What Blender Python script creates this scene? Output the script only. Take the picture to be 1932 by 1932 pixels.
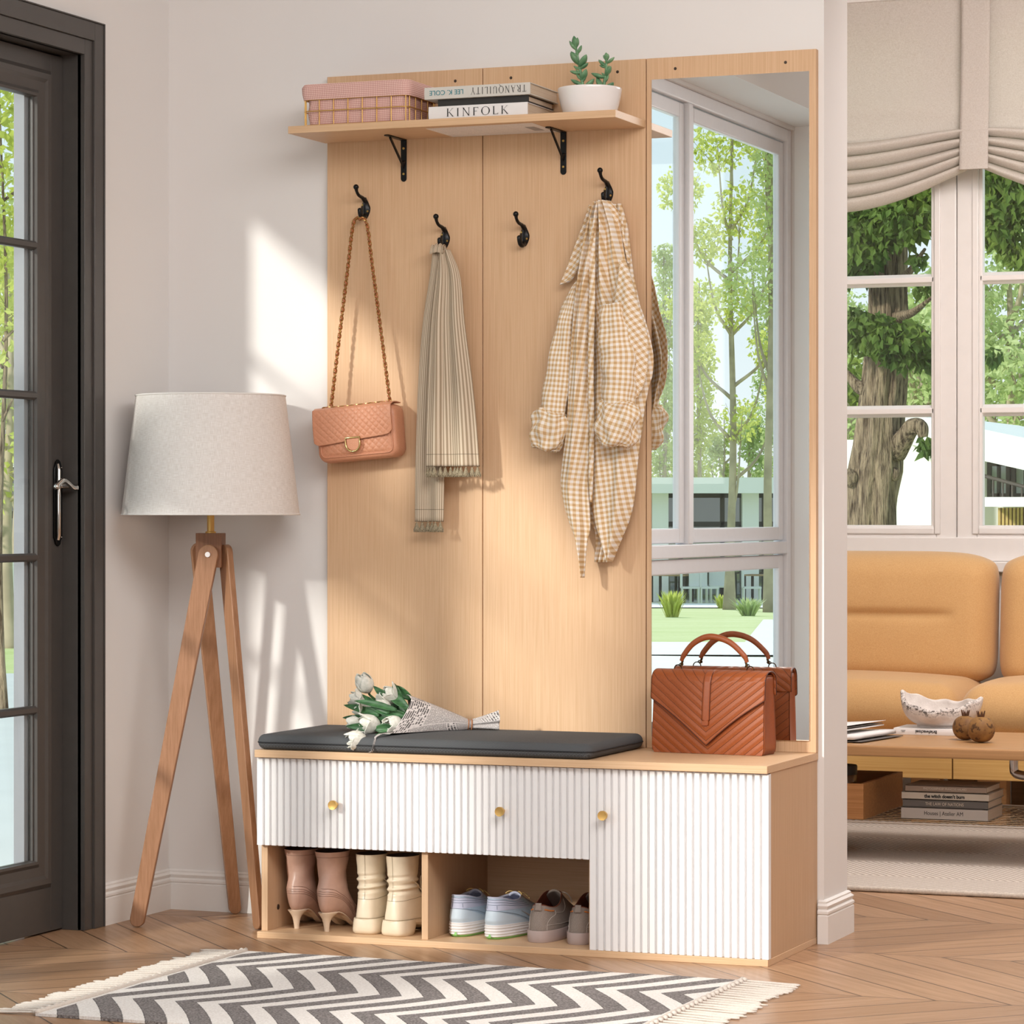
import bpy, bmesh, math, random
from math import sin, cos, pi, radians, sqrt, exp
from mathutils import Vector, Matrix

for _o in list(bpy.data.objects):
    bpy.data.objects.remove(_o)
SC = bpy.context.scene
COL = SC.collection
R = random.Random(7)

# ------------------------------------------------------------------ camera
CAM = Vector((2.478, -6.591, 0.964))
YAW = radians(21.6)
FPX = 5754.0
cam_data = bpy.data.cameras.new('camera')
cam = bpy.data.objects.new('camera', cam_data)
COL.objects.link(cam)
cam.location = CAM
cam.rotation_euler = (pi / 2, 0, YAW)
cam_data.sensor_width = 36.0
cam_data.lens = FPX / 1932 * 36.0
cam_data.clip_start = 0.05
cam_data.clip_end = 500
SC.camera = cam

# ------------------------------------------------------------------ sky, sun, area lights, exposure
SC.view_settings.view_transform = 'Standard'
SC.view_settings.look = 'None'
SC.view_settings.gamma = 1.0
SC.view_settings.use_curve_mapping = False
SC.view_settings.exposure = 0.42

world = bpy.data.worlds.new('sky')
SC.world = world
world.use_nodes = True
wn, wl = world.node_tree.nodes, world.node_tree.links
wn.clear()
w_out = wn.new('ShaderNodeOutputWorld')
w_bg = wn.new('ShaderNodeBackground')
w_tc = wn.new('ShaderNodeTexCoord')
w_sep = wn.new('ShaderNodeSeparateXYZ')
w_ramp = wn.new('ShaderNodeValToRGB')
w_ramp.color_ramp.elements[0].position = 0.0
w_ramp.color_ramp.elements[0].color = (0.80, 0.84, 0.86, 1)
w_ramp.color_ramp.elements[1].position = 0.22
w_ramp.color_ramp.elements[1].color = (0.44, 0.62, 0.70, 1)
w_noise = wn.new('ShaderNodeTexNoise')
w_noise.inputs['Scale'].default_value = 2.2
w_noise.inputs['Detail'].default_value = 5
w_map = wn.new('ShaderNodeMapping')
w_map.inputs['Scale'].default_value = (1, 1, 3)
w_cr = wn.new('ShaderNodeMapRange')
w_cr.inputs[1].default_value = 0.5
w_cr.inputs[2].default_value = 0.72
w_mix = wn.new('ShaderNodeMix')
w_mix.data_type = 'RGBA'
w_mix.inputs[7].default_value = (0.82, 0.84, 0.86, 1)
wl.new(w_tc.outputs['Generated'], w_sep.inputs[0])
wl.new(w_sep.outputs['Z'], w_ramp.inputs[0])
wl.new(w_tc.outputs['Generated'], w_map.inputs[0])
wl.new(w_map.outputs[0], w_noise.inputs['Vector'])
wl.new(w_noise.outputs[0], w_cr.inputs[0])
wl.new(w_cr.outputs[0], w_mix.inputs[0])
wl.new(w_ramp.outputs[0], w_mix.inputs[6])
wl.new(w_mix.outputs[2], w_bg.inputs['Color'])
w_bg.inputs['Strength'].default_value = 1.0
wl.new(w_bg.outputs[0], w_out.inputs[0])

SUN_DIR = Vector((0.50, 1.0, -0.42)).normalized()
sun_l = bpy.data.lights.new('sun', 'SUN')
sun_l.energy = 2.4
sun_l.angle = radians(4.0)
sun_l.color = (1.0, 0.95, 0.88)
sun = bpy.data.objects.new('sun', sun_l)
COL.objects.link(sun)
sun.rotation_euler = SUN_DIR.to_track_quat('-Z', 'Y').to_euler()
sun.location = (-6, -9, 8)


def area(name, loc, target, size, power, color):
    l = bpy.data.lights.new(name, 'AREA')
    l.shape = 'RECTANGLE'
    l.size, l.size_y = size
    l.energy = power
    l.color = color
    o = bpy.data.objects.new(name, l)
    COL.objects.link(o)
    o.location = loc
    o.rotation_euler = (Vector(target) - Vector(loc)).to_track_quat('-Z', 'Y').to_euler()
    return o


area('hall_top_fill', (1.5, -2.4, 2.74), (0.7, -1.2, 0.0), (2.6, 2.2), 114, (1.0, 0.975, 0.96))  # added overhead fill, no ceiling fixture here
area('hall_front_fill', (0.6, -7.9, 1.9), (0.0, 0.0, 1.0), (3.0, 1.6), 32, (1.0, 0.965, 0.955))  # added frontal fill from behind the camera, no window there
area('living_top_fill', (1.15, 1.5, 2.74), (0.3, 2.7, 0.2), (1.5, 1.5), 72, (1.0, 0.94, 0.91))  # added fill to brighten the living room, no lamp there

# ------------------------------------------------------------------ helpers


def A(px, py, Y):
    """the point of the plane y = Y that the photograph shows at px, py"""
    u, v = (px - 966) / FPX, (966 - py) / FPX
    d = Vector((-sin(YAW) + u * cos(YAW), cos(YAW) + u * sin(YAW), v))
    return CAM + d * ((Y - CAM.y) / d.y)


def AZ(px, py, Z):
    u, v = (px - 966) / FPX, (966 - py) / FPX
    d = Vector((-sin(YAW) + u * cos(YAW), cos(YAW) + u * sin(YAW), v))
    return CAM + d * ((Z - CAM.z) / d.z)


def lin(c):
    if isinstance(c, str):
        c = c.lstrip('#')
        c = tuple(int(c[i:i + 2], 16) / 255 for i in (0, 2, 4))
    return tuple((x / 12.92 if x <= 0.04045 else ((x + 0.055) / 1.055) ** 2.4) for x in c[:3]) + (1.0,)


class NT:
    """small wrapper for building a node material"""

    def __init__(s, name, rough=0.5, metal=0.0, spec=0.5):
        s.m = bpy.data.materials.new(name)
        s.m.use_nodes = True
        s.n, s.l = s.m.node_tree.nodes, s.m.node_tree.links
        s.b = s.n['Principled BSDF']
        s.b.inputs['Roughness'].default_value = rough
        s.b.inputs['Metallic'].default_value = metal
        s.b.inputs['Specular IOR Level'].default_value = spec
        s._tc = None

    def tc(s, which='Object'):
        if s._tc is None:
            s._tc = s.n.new('ShaderNodeTexCoord')
        return s._tc.outputs[which]

    def put(s, v, sock):
        if isinstance(v, (int, float)):
            sock.default_value = v
        elif isinstance(v, (tuple, list)):
            sock.default_value = v
        else:
            s.l.new(v, sock)

    def math(s, op, a, b=0.0, c=0.0):
        n = s.n.new('ShaderNodeMath')
        n.operation = op
        s.put(a, n.inputs[0])
        s.put(b, n.inputs[1])
        s.put(c, n.inputs[2])
        return n.outputs[0]

    def sep(s, v):
        n = s.n.new('ShaderNodeSeparateXYZ')
        s.l.new(v, n.inputs[0])
        return n.outputs

    def comb(s, x, y, z=0.0):
        n = s.n.new('ShaderNodeCombineXYZ')
        s.put(x, n.inputs[0]); s.put(y, n.inputs[1]); s.put(z, n.inputs[2])
        return n.outputs[0]

    def scale(s, v, sc, rot=(0, 0, 0)):
        n = s.n.new('ShaderNodeMapping')
        n.inputs['Scale'].default_value = sc
        n.inputs['Rotation'].default_value = rot
        s.l.new(v, n.inputs[0])
        return n.outputs[0]

    def noise(s, v, scale, detail=3, rough=0.5):
        n = s.n.new('ShaderNodeTexNoise')
        n.inputs['Scale'].default_value = scale
        n.inputs['Detail'].default_value = detail
        n.inputs['Roughness'].default_value = rough
        s.l.new(v, n.inputs['Vector'])
        return n.outputs[0]

    def white(s, v):
        n = s.n.new('ShaderNodeTexWhiteNoise')
        n.noise_dimensions = '3D'
        s.l.new(v, n.inputs[0])
        return n.outputs[0]

    def mapr(s, v, a, b, c=0.0, d=1.0, smooth=False):
        n = s.n.new('ShaderNodeMapRange')
        if smooth:
            n.interpolation_type = 'SMOOTHSTEP'
        s.put(v, n.inputs[0])
        for i, q in enumerate((a, b, c, d)):
            n.inputs[i + 1].default_value = q
        return n.outputs[0]

    def mix(s, f, a, b, mode='MIX'):
        n = s.n.new('ShaderNodeMix')
        n.data_type = 'RGBA'
        n.blend_type = mode
        s.put(f, n.inputs[0]); s.put(a, n.inputs[6]); s.put(b, n.inputs[7])
        return n.outputs[2]

    def color(s, v):
        s.put(v, s.b.inputs['Base Color'])
        return s

    def bump(s, h, strength=0.3, dist=0.002):
        n = s.n.new('ShaderNodeBump')
        n.inputs['Strength'].default_value = strength
        n.inputs['Distance'].default_value = dist
        s.l.new(h, n.inputs['Height'])
        s.l.new(n.outputs[0], s.b.inputs['Normal'])
        return s

    def fract_line(s, v, period, width):
        """1 on a thin line once per period"""
        f = s.math('FRACT', s.math('DIVIDE', v, period))
        return s.math('LESS_THAN', f, width)


def plain(name, col, rough=0.5, metal=0.0, spec=0.5, var=0.06, nscale=30, bump=0.0):
    t = NT(name, rough, metal, spec)
    c = lin(col)
    nz = t.noise(t.tc(), nscale, 3)
    dark = tuple(x * (1 - var) for x in c[:3]) + (1,)
    lite = tuple(min(1, x * (1 + var)) for x in c[:3]) + (1,)
    t.color(t.mix(t.mapr(nz, 0.3, 0.7), dark, lite))
    if bump:
        t.bump(t.noise(t.tc(), nscale * 12, 3), bump, 0.0006)
    return t.m


def wood(name, base, dark, axis='Z', fine=1.0, rough=0.45, spec=0.4):
    """fine straight grain running along axis"""
    t = NT(name, rough, 0, spec)
    sc = {'X': (1.6, 110, 110), 'Y': (110, 1.6, 110), 'Z': (110, 110, 1.6)}[axis]
    v = t.scale(t.tc(), tuple(x * fine for x in sc))
    g = t.noise(v, 3.0, 5, 0.65)
    v2 = t.scale(t.tc(), tuple(x * fine * 0.12 for x in sc))
    g2 = t.noise(v2, 2.0, 3)
    c = t.mix(t.mapr(g, 0.35, 0.68), lin(dark), lin(base))
    c = t.mix(t.mapr(g2, 0.35, 0.7, 0, 0.12), c, lin(dark))
    t.color(c)
    t.bump(g, 0.08, 0.0008)
    return t.m


def thin_glass(name, tint=(0.97, 0.985, 0.98), refl=0.035):
    m = bpy.data.materials.new(name)
    m.use_nodes = True
    n, l = m.node_tree.nodes, m.node_tree.links
    n.clear()
    o = n.new('ShaderNodeOutputMaterial')
    mx = n.new('ShaderNodeMixShader')
    mx.inputs[0].default_value = refl
    tr = n.new('ShaderNodeBsdfTransparent')
    tr.inputs[0].default_value = tint + (1,)
    gl = n.new('ShaderNodeBsdfGlossy')
    gl.inputs['Roughness'].default_value = 0.02
    l.new(tr.outputs[0], mx.inputs[1]); l.new(gl.outputs[0], mx.inputs[2]); l.new(mx.outputs[0], o.inputs[0])
    return m


class MB:
    """collects shapes; build() links them as one mesh object"""

    def __init__(s):
        s.v, s.f, s.uv = [], [], []

    def add(s, verts, faces, uvs=None):
        b = len(s.v)
        s.v += [tuple(p) for p in verts]
        for i, f in enumerate(faces):
            s.f.append(tuple(b + k for k in f))
            if uvs is None:
                s.uv.append(None)
            elif uvs and isinstance(uvs[0], list):
                s.uv.append(uvs[i])
            else:
                s.uv.append([uvs[k] for k in f])
        return s

    def box(s, x0, x1, y0, y1, z0, z1):
        x0, x1 = min(x0, x1), max(x0, x1)
        y0, y1 = min(y0, y1), max(y0, y1)
        z0, z1 = min(z0, z1), max(z0, z1)
        v = [(x0, y0, z0), (x1, y0, z0), (x1, y1, z0), (x0, y1, z0), (x0, y0, z1), (x1, y0, z1), (x1, y1, z1), (x0, y1, z1)]
        f = [(0, 3, 2, 1), (4, 5, 6, 7), (0, 1, 5, 4), (1, 2, 6, 5), (2, 3, 7, 6), (3, 0, 4, 7)]
        return s.add(v, f)

    def obox(s, c, ax, ay, az, hx, hy, hz):
        """oriented box: centre, three unit axes, half sizes"""
        c, ax, ay, az = map(Vector, (c, ax, ay, az))
        v = [c + ax * (i * hx) + ay * (j * hy) + az * (k * hz) for k in (-1, 1) for j, i in ((-1, -1), (-1, 1), (1, 1), (1, -1))]
        f = [(0, 3, 2, 1), (4, 5, 6, 7), (0, 1, 5, 4), (1, 2, 6, 5), (2, 3, 7, 6), (3, 0, 4, 7)]
        return s.add(v, f)

    def bar(s, a, b, w, d, up=(0, 0, 1)):
        """a rectangular bar from a to b"""
        a, b = Vector(a), Vector(b)
        z = (b - a).normalized()
        x = Vector(up).cross(z)
        if x.length < 1e-5:
            x = Vector((1, 0, 0)).cross(z)
        x.normalize()
        y = z.cross(x)
        return s.obox((a + b) / 2, x, y, z, w / 2, d / 2, (b - a).length / 2)

    def rings(s, rings, closed=True, cap0=True, cap1=True, uvs=None):
        n = len(rings[0])
        v = [p for r in rings for p in r]
        f = []
        fu = []
        m = n if closed else n - 1
        for i in range(len(rings) - 1):
            for j in range(m):
                a, b = i * n + j, i * n + (j + 1) % n
                f.append((a, b, b + n, a + n))
                if uvs:
                    j2 = j + 1
                    fu.append([uvs(i, j), uvs(i, j2), uvs(i + 1, j2), uvs(i + 1, j)])
        if closed and cap0:
            f.append(tuple(range(n))[::-1]); fu.append([(0, 0)] * n)
        if closed and cap1:
            k = (len(rings) - 1) * n
            f.append(tuple(k + j for j in range(n))); fu.append([(0, 0)] * n)
        return s.add(v, f, fu if uvs else None)

    def tube(s, pts, r, n=8, cap=True, squash=1.0):
        pts = [Vector(p) for p in pts]
        rad = r if isinstance(r, (list, tuple)) else [r] * len(pts)
        rings = []
        ref = None
        for i, p in enumerate(pts):
            t = (pts[min(i + 1, len(pts) - 1)] - pts[max(i - 1, 0)])
            if t.length < 1e-9:
                t = Vector((0, 0, 1))
            t.normalize()
            if ref is None:
                ref = Vector((0, 0, 1)) if abs(t.z) < 0.9 else Vector((1, 0, 0))
            x = ref - t * ref.dot(t)
            if x.length < 1e-6:
                x = Vector((0, 1, 0)) - t * t.y
            x.normalize()
            ref = x
            y = t.cross(x)
            rings.append([p + x * (cos(2 * pi * k / n) * rad[i]) + y * (sin(2 * pi * k / n) * rad[i] * squash) for k in range(n)])
        return s.rings(rings, True, cap, cap)

    def loop(s, pts, r, n=6):
        """closed tube"""
        pts = [Vector(p) for p in pts]
        m = len(pts)
        rings = []
        nrm = Vector((0, 0, 0))
        c = sum(pts, Vector()) / m
        for i in range(m):
            nrm += (pts[i] - c).cross(pts[(i + 1) % m] - c)
        nrm.normalize()
        for i in range(m):
            t = (pts[(i + 1) % m] - pts[i - 1]).normalized()
            x = nrm
            y = t.cross(x).normalized()
            rings.append([pts[i] + x * (cos(2 * pi * k / n) * r) + y * (sin(2 * pi * k / n) * r) for k in range(n)])
        rings.append(rings[0])
        return s.rings(rings, True, False, False)

    def lathe(s, prof, c=(0, 0, 0), n=32, cap0=False, cap1=False):
        c = Vector(c)
        rings = [[c + Vector((r * cos(2 * pi * k / n), r * sin(2 * pi * k / n), z)) for k in range(n)] for r, z in prof]
        return s.rings(rings, True, cap0, cap1)

    def grid(s, fn, nu, nv, uv=None):
        v, t = [], []
        for j in range(nv + 1):
            for i in range(nu + 1):
                u, w = i / nu, j / nv
                v.append(tuple(fn(u, w)))
                t.append(uv(u, w) if uv else (u, w))
        f = []
        for j in range(nv):
            for i in range(nu):
                a = j * (nu + 1) + i
                f.append((a, a + 1, a + nu + 2, a + nu + 1))
        return s.add(v, f, t)

    def sphere(s, c, rx, ry=None, rz=None, n=12, m=8, rot=None):
        ry = rx if ry is None else ry
        rz = rx if rz is None else rz
        c = Vector(c)
        rings = []
        for j in range(m + 1):
            a = -pi / 2 + pi * j / m
            rr = max(cos(a), 0.02)
            row = []
            for k in range(n):
                p = Vector((rx * rr * cos(2 * pi * k / n), ry * rr * sin(2 * pi * k / n), rz * sin(a)))
                if rot:
                    p = rot @ p
                row.append(c + p)
            rings.append(row)
        return s.rings(rings)

    def prism(s, poly, fn, d0, d1):
        """extrude a 2-D outline; fn(a, b, d) gives the 3-D point"""
        n = len(poly)
        v = [fn(a, b, d0) for a, b in poly] + [fn(a, b, d1) for a, b in poly]
        f = [tuple(range(n))[::-1], tuple(range(n, 2 * n))]
        for i in range(n):
            j = (i + 1) % n
            f.append((i, j, n + j, n + i))
        return s.add(v, f)

    def build(s, name, m, parent=None, smooth=None, bev=0.0, seg=2, sub=0, solid=0.0, label=None, offset=0.0, weld=False):
        me = bpy.data.meshes.new(name)
        me.from_pydata(s.v, [], s.f)
        if any(u is not None for u in s.uv):
            lay = me.uv_layers.new(name='UVMap')
            for p, u in zip(me.polygons, s.uv):
                if u is None:
                    continue
                for k, li in enumerate(p.loop_indices):
                    lay.data[li].uv = u[k]
        me.materials.append(m)
        me.validate()
        bm = bmesh.new()
        bm.from_mesh(me)
        if weld:
            bmesh.ops.remove_doubles(bm, verts=bm.verts, dist=1e-5)
        bmesh.ops.recalc_face_normals(bm, faces=bm.faces)
        bm.to_mesh(me)
        bm.free()
        if smooth is not None:
            for p in me.polygons:
                p.use_smooth = True
            if smooth < 180:
                me.set_sharp_from_angle(angle=radians(smooth))
        o = bpy.data.objects.new(name, me)
        COL.objects.link(o)
        if solid:
            md = o.modifiers.new('solid', 'SOLIDIFY'); md.thickness = solid; md.offset = offset
        if bev:
            md = o.modifiers.new('bevel', 'BEVEL'); md.width = bev; md.segments = seg; md.limit_method = 'ANGLE'; md.angle_limit = radians(40)
            md.harden_normals = False
            if smooth is None:
                for p in me.polygons:
                    p.use_smooth = True
                me.set_sharp_from_angle(angle=radians(35))
        if sub:
            md = o.modifiers.new('sub', 'SUBSURF'); md.levels = sub; md.render_levels = sub
        if label:
            o['label'] = label
        return adopt(o, parent)


def adopt(o, parent):
    if parent is not None:
        o.parent = parent
        b = parent
        mats = []
        while b is not None:
            mats.append(Matrix.LocRotScale(b.location, b.rotation_euler, None))
            if b.parent is not None:
                mats.append(b.matrix_parent_inverse.copy())
            b = b.parent
        w = Matrix.Identity(4)
        for q in reversed(mats):
            w = w @ q
        o.matrix_parent_inverse = w.inverted()
    return o


def thing(name, label, cat, loc=(0, 0, 0), group=None):
    o = bpy.data.objects.new(name, None)
    o.empty_display_size = 0.05
    COL.objects.link(o)
    o.location = loc
    tag(o, label, cat, group)
    return o


def tag(o, label, cat, group=None, kind=None):
    o['label'] = label
    o['category'] = cat
    if group:
        o['group'] = group
    if kind:
        o['kind'] = kind
    return o


def struct(o):
    o['kind'] = 'structure'
    return o


def dup(root, loc, rotz, label, group=None):
    r = root.copy(); COL.objects.link(r)
    r.location = loc; r.rotation_euler = (0, 0, rotz)
    r['label'] = label
    if group:
        r['group'] = group
    for ch in list(root.children):
        c = ch.copy(); COL.objects.link(c); c.parent = r
        for g in ch.children:
            d = g.copy(); COL.objects.link(d); d.parent = c
    return r


def lerp(a, b, t):
    return a + (b - a) * t


def interp(xs, ys, x):
    if x <= xs[0]:
        return ys[0]
    for i in range(len(xs) - 1):
        if x <= xs[i + 1]:
            return lerp(ys[i], ys[i + 1], (x - xs[i]) / (xs[i + 1] - xs[i]))
    return ys[-1]


def spline(pts, n):
    """Catmull-Rom through pts"""
    P = [Vector(p) for p in pts]
    P = [P[0] * 2 - P[1]] + P + [P[-1] * 2 - P[-2]]
    out = []
    segs = len(P) - 3
    for k in range(n + 1):
        x = k / n * segs
        i = min(int(x), segs - 1)
        t = x - i
        a, b, c, d = P[i:i + 4]
        out.append(0.5 * ((2 * b) + (c - a) * t + (2 * a - 5 * b + 4 * c - d) * t * t + (3 * b - a - 3 * c + d) * t ** 3))
    return out


def rbox(mb, x0, x1, y0, y1, z0, z1, r, n=8, puff=0.0, m=14, e=None):
    """soft box: rounded slab whose top and bottom puff out"""
    cx, cy, cz = (x0 + x1) / 2, (y0 + y1) / 2, (z0 + z1) / 2
    hx, hy, hz = (x1 - x0) / 2, (y1 - y0) / 2, (z1 - z0) / 2
    rv = min(r, hz) if e is None else e

    def ring(inset, z, pf):
        pts = []
        rr = max(r - inset, 0.001)
        ax, ay = hx - inset, hy - inset
        for q, (sx, sy) in enumerate(((1, 1), (-1, 1), (-1, -1), (1, -1))):
            for k in range(n + 1):
                a = pi / 2 * q + pi / 2 * k / n
                pts.append((cx + sx * (ax - rr) + rr * cos(a), cy + sy * (ay - rr) + rr * sin(a), z))
        return pts
    rings = []
    steps = 6
    for k in range(steps + 1):
        a = -pi / 2 + pi / 2 * k / steps
        rings.append(ring(rv * (1 - cos(a)), z0 + rv + rv * sin(a), 0))
    for k in range(steps + 1):
        a = pi / 2 * k / steps
        rings.append(ring(rv * (1 - cos(a)), z1 - rv + rv * sin(a), 0))
    # close with shrinking rings so the faces can puff
    def shrink(base, z, sgn):
        out = []
        for k in range(1, m):
            t = k / m
            row = []
            for p in base:
                qx, qy = cx + (p[0] - cx) * (1 - t), cy + (p[1] - cy) * (1 - t)
                ux, uy = min(1, abs(qx - cx) / hx), min(1, abs(qy - cy) / hy)
                row.append((qx, qy, z + sgn * puff * ((1 - ux ** 2.4) * (1 - uy ** 2.4)) ** 0.8))
            out.append(row)
        return out
    top = shrink(rings[-1], z1, 1)
    bot = shrink(rings[0], z0, -1)
    allr = bot[::-1] + rings + top
    mb.rings(allr, True, True, True)
    return mb


def xform(mb, mat, start=0):
    for i in range(start, len(mb.v)):
        mb.v[i] = tuple(mat @ Vector(mb.v[i]))
    return mb


def text_mesh(name, body, size, M, m, parent, depth=0.0004, bold=0.0, width=None, label=None):
    """lettering; local x to the right, y up, z out of the face"""
    cu = bpy.data.curves.new(name, 'FONT')
    cu.body = body
    cu.size = size
    cu.extrude = depth
    cu.offset = bold
    cu.align_x = 'CENTER'
    cu.align_y = 'CENTER'
    cu.resolution_u = 4
    to = bpy.data.objects.new('tmp', cu)
    COL.objects.link(to)
    dg = bpy.context.evaluated_depsgraph_get()
    dg.update()
    me = bpy.data.meshes.new_from_object(to.evaluated_get(dg))
    bpy.data.objects.remove(to)
    bpy.data.curves.remove(cu)
    me.name = name
    xs = [v.co.x for v in me.vertices]
    ys = [v.co.y for v in me.vertices]
    S = Matrix.Identity(4)
    if xs:
        mx, my = (max(xs) + min(xs)) / 2, (max(ys) + min(ys)) / 2
        k = width / (max(xs) - min(xs)) if width else 1.0
        S = Matrix.Diagonal((k, 1, 1, 1)) @ Matrix.Translation((-mx, -my, 0))
    me.transform(M @ S)
    me.materials.clear()
    me.materials.append(m)
    o = bpy.data.objects.new(name, me)
    COL.objects.link(o)
    return adopt(o, parent)


def face_front(x, y, z, flip=False):
    """matrix that stands text upright on a face looking towards -y"""
    r = Matrix(((1, 0, 0, 0), (0, 0, -1, 0), (0, 1, 0, 0), (0, 0, 0, 1)))
    if flip:
        r = r @ Matrix.Rotation(pi, 4, 'Z')
    return Matrix.Translation((x, y, z)) @ r


SERIF = {
    'K': (0.86, [('v', 0.16, 0, 1, 1), ('d', 0.20, 0.42, 0.72, 1.0, 0.035), ('d', 0.34, 0.55, 0.78, 0.0, 0.11)], [(0.16, 0), (0.16, 1), (0.72, 1), (0.78, 0)]),
    'I': (0.40, [('v', 0.20, 0, 1, 1)], [(0.20, 0), (0.20, 1)]),
    'N': (0.96, [('v', 0.16, 0, 1, 0), ('d', 0.14, 1.0, 0.82, 0.0, 0.11), ('v', 0.82, 0, 1, 0)], [(0.16, 0), (0.14, 1), (0.82, 1)]),
    'F': (0.72, [('v', 0.16, 0, 1, 1), ('h', 0.16, 0.66, 0.97), ('h', 0.16, 0.52, 0.52)], [(0.16, 0)]),
    'O': (1.02, [('o', 0.51, 0.5, 0.45, 0.51)], []),
    'Q': (1.02, [('o', 0.51, 0.5, 0.45, 0.51), ('d', 0.48, 0.10, 0.92, -0.26, 0.08)], []),
    'L': (0.70, [('v', 0.16, 0, 1, 1), ('h', 0.16, 0.66, 0.03)], [(0.16, 1)]),
    'T': (0.78, [('v', 0.39, 0, 1, 1), ('h', 0.02, 0.76, 0.97)], [(0.39, 0)]),
    'R': (0.84, [('v', 0.16, 0, 1, 1), ('b', 0.16, 0.74, 0.46, 0.25), ('d', 0.40, 0.50, 0.80, 0.0, 0.11)], [(0.16, 0), (0.80, 0)]),
    'A': (0.92, [('d', 0.10, 0.0, 0.47, 1.0, 0.035), ('d', 0.45, 1.0, 0.82, 0.0, 0.11), ('h', 0.24, 0.66, 0.36)], [(0.10, 0), (0.82, 0)]),
    'U': (0.94, [('v', 0.17, 0.3, 1, 1), ('v', 0.78, 0.3, 1, 0), ('u', 0.475, 0.3, 0.305, 0.31)], [(0.17, 1), (0.78, 1)]),
    'Y': (0.84, [('v', 0.42, 0, 0.46, 1), ('d', 0.06, 1.0, 0.42, 0.42, 0.10), ('d', 0.78, 1.0, 0.42, 0.42, 0.035)], [(0.42, 0), (0.06, 1), (0.78, 1)]),
}


def serif_text(name, body, x0, x1, h, M, m, parent):
    """Roman capitals built from thick and thin strokes; spans x0..x1"""
    adv = [SERIF[c][0] for c in body]
    gap = 0.30
    tot = sum(adv) + gap * (len(body) - 1)
    k = (x1 - x0) / tot
    mb = MB()
    fn = lambda a, b, d: (a, b, d)
    cur = 0.0
    dep = 0.0004

    def poly(pts):
        mb.prism([(x0 + (cur + p[0]) * k, (p[1] - 0.5) * h) for p in pts], fn, 0, dep)
    for c in body:
        w, strokes, serifs = SERIF[c]
        for s in strokes:
            if s[0] == 'v':
                t = 0.06 if s[4] else 0.025
                poly([(s[1] - t, s[2]), (s[1] + t, s[2]), (s[1] + t, s[3]), (s[1] - t, s[3])])
            elif s[0] == 'h':
                poly([(s[1], s[3] - 0.022), (s[2], s[3] - 0.022), (s[2] + 0.0, s[3] + 0.022), (s[1], s[3] + 0.022)])
                if s[3] > 0.9 or s[3] < 0.1:
                    e = -0.16 if s[3] > 0.9 else 0.16
                    poly([(s[2] - 0.06, s[3]), (s[2], s[3]), (s[2] + 0.01, s[3] + e), (s[2] - 0.01, s[3] + e)][::1])
                    if s[1] < 0.1:
                        poly([(s[1] + 0.06, s[3]), (s[1] + 0.01, s[3] + e), (s[1] - 0.01, s[3] + e), (s[1], s[3])])
            elif s[0] == 'd':
                t = s[5]
                poly([(s[1] - t / 2, s[2]), (s[1] + t / 2, s[2]), (s[3] + t / 2, s[4]), (s[3] - t / 2, s[4])])
            elif s[0] in 'oub':
                n = 28
                if s[0] == 'o':
                    cx, cy, rx, ry = s[1:]; a0, a1 = 0, 2 * pi
                elif s[0] == 'u':
                    cx, cy, rx, ry = s[1:]; a0, a1 = pi, 2 * pi
                else:
                    cx, cy, rx, ry = s[1:]; a0, a1 = -pi / 2, pi / 2
                for q in range(n):
                    a, b = a0 + (a1 - a0) * q / n, a0 + (a1 - a0) * (q + 1) / n
                    ta = 0.02 + 0.045 * abs(cos(a)) ** 1.5
                    tb = 0.02 + 0.045 * abs(cos(b)) ** 1.5
                    poly([(cx + (rx + ta) * cos(a), cy + (ry + 0.02) * sin(a)), (cx + (rx + tb) * cos(b), cy + (ry + 0.02) * sin(b)),
                          (cx + (rx - tb) * cos(b), cy + (ry - 0.02) * sin(b)), (cx + (rx - ta) * cos(a), cy + (ry - 0.02) * sin(a))])
        for sx, sy in serifs:
            e = 0.03 if sy == 0 else -0.03
            poly([(sx - 0.15, sy), (sx + 0.15, sy), (sx + 0.05, sy + e), (sx - 0.05, sy + e)])
        cur += w + gap
    for i in range(len(mb.v)):
        mb.v[i] = tuple(M @ Vector(mb.v[i]))
    return mb.build(name, m, parent)
# ------------------------------------------------------------------ the hall and the living room


def wall_mat(name, col):
    t = NT(name, 0.75, 0, 0.25)
    c = lin(col)
    nz = t.noise(t.tc(), 1.5, 2)
    t.color(t.mix(t.mapr(nz, 0.3, 0.7), tuple(x * 0.985 for x in c[:3]) + (1,), c))
    t.bump(t.noise(t.tc(), 500, 2), 0.05, 0.0004)
    return t.m


M_WALL = wall_mat('wall_paint', '#e8e5e3')
M_CEIL = wall_mat('ceiling_paint', '#ecebe9')
M_TRIM = plain('white_gloss_trim', '#ece9e6', 0.4, var=0.01)
M_WINFRAME = plain('white_window_frame', '#ebe6e3', 0.35, var=0.01)
M_UPVC = plain('grey_white_window_frame', '#f0f0f4', 0.35, var=0.01)
M_DOOR = plain('charcoal_door_paint', '#4a4643', 0.38, var=0.04, bump=0.03)
M_EXT = plain('white_render', '#eef0f2', 0.7, var=0.02)
M_GLASS = thin_glass('window_glass')


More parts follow.
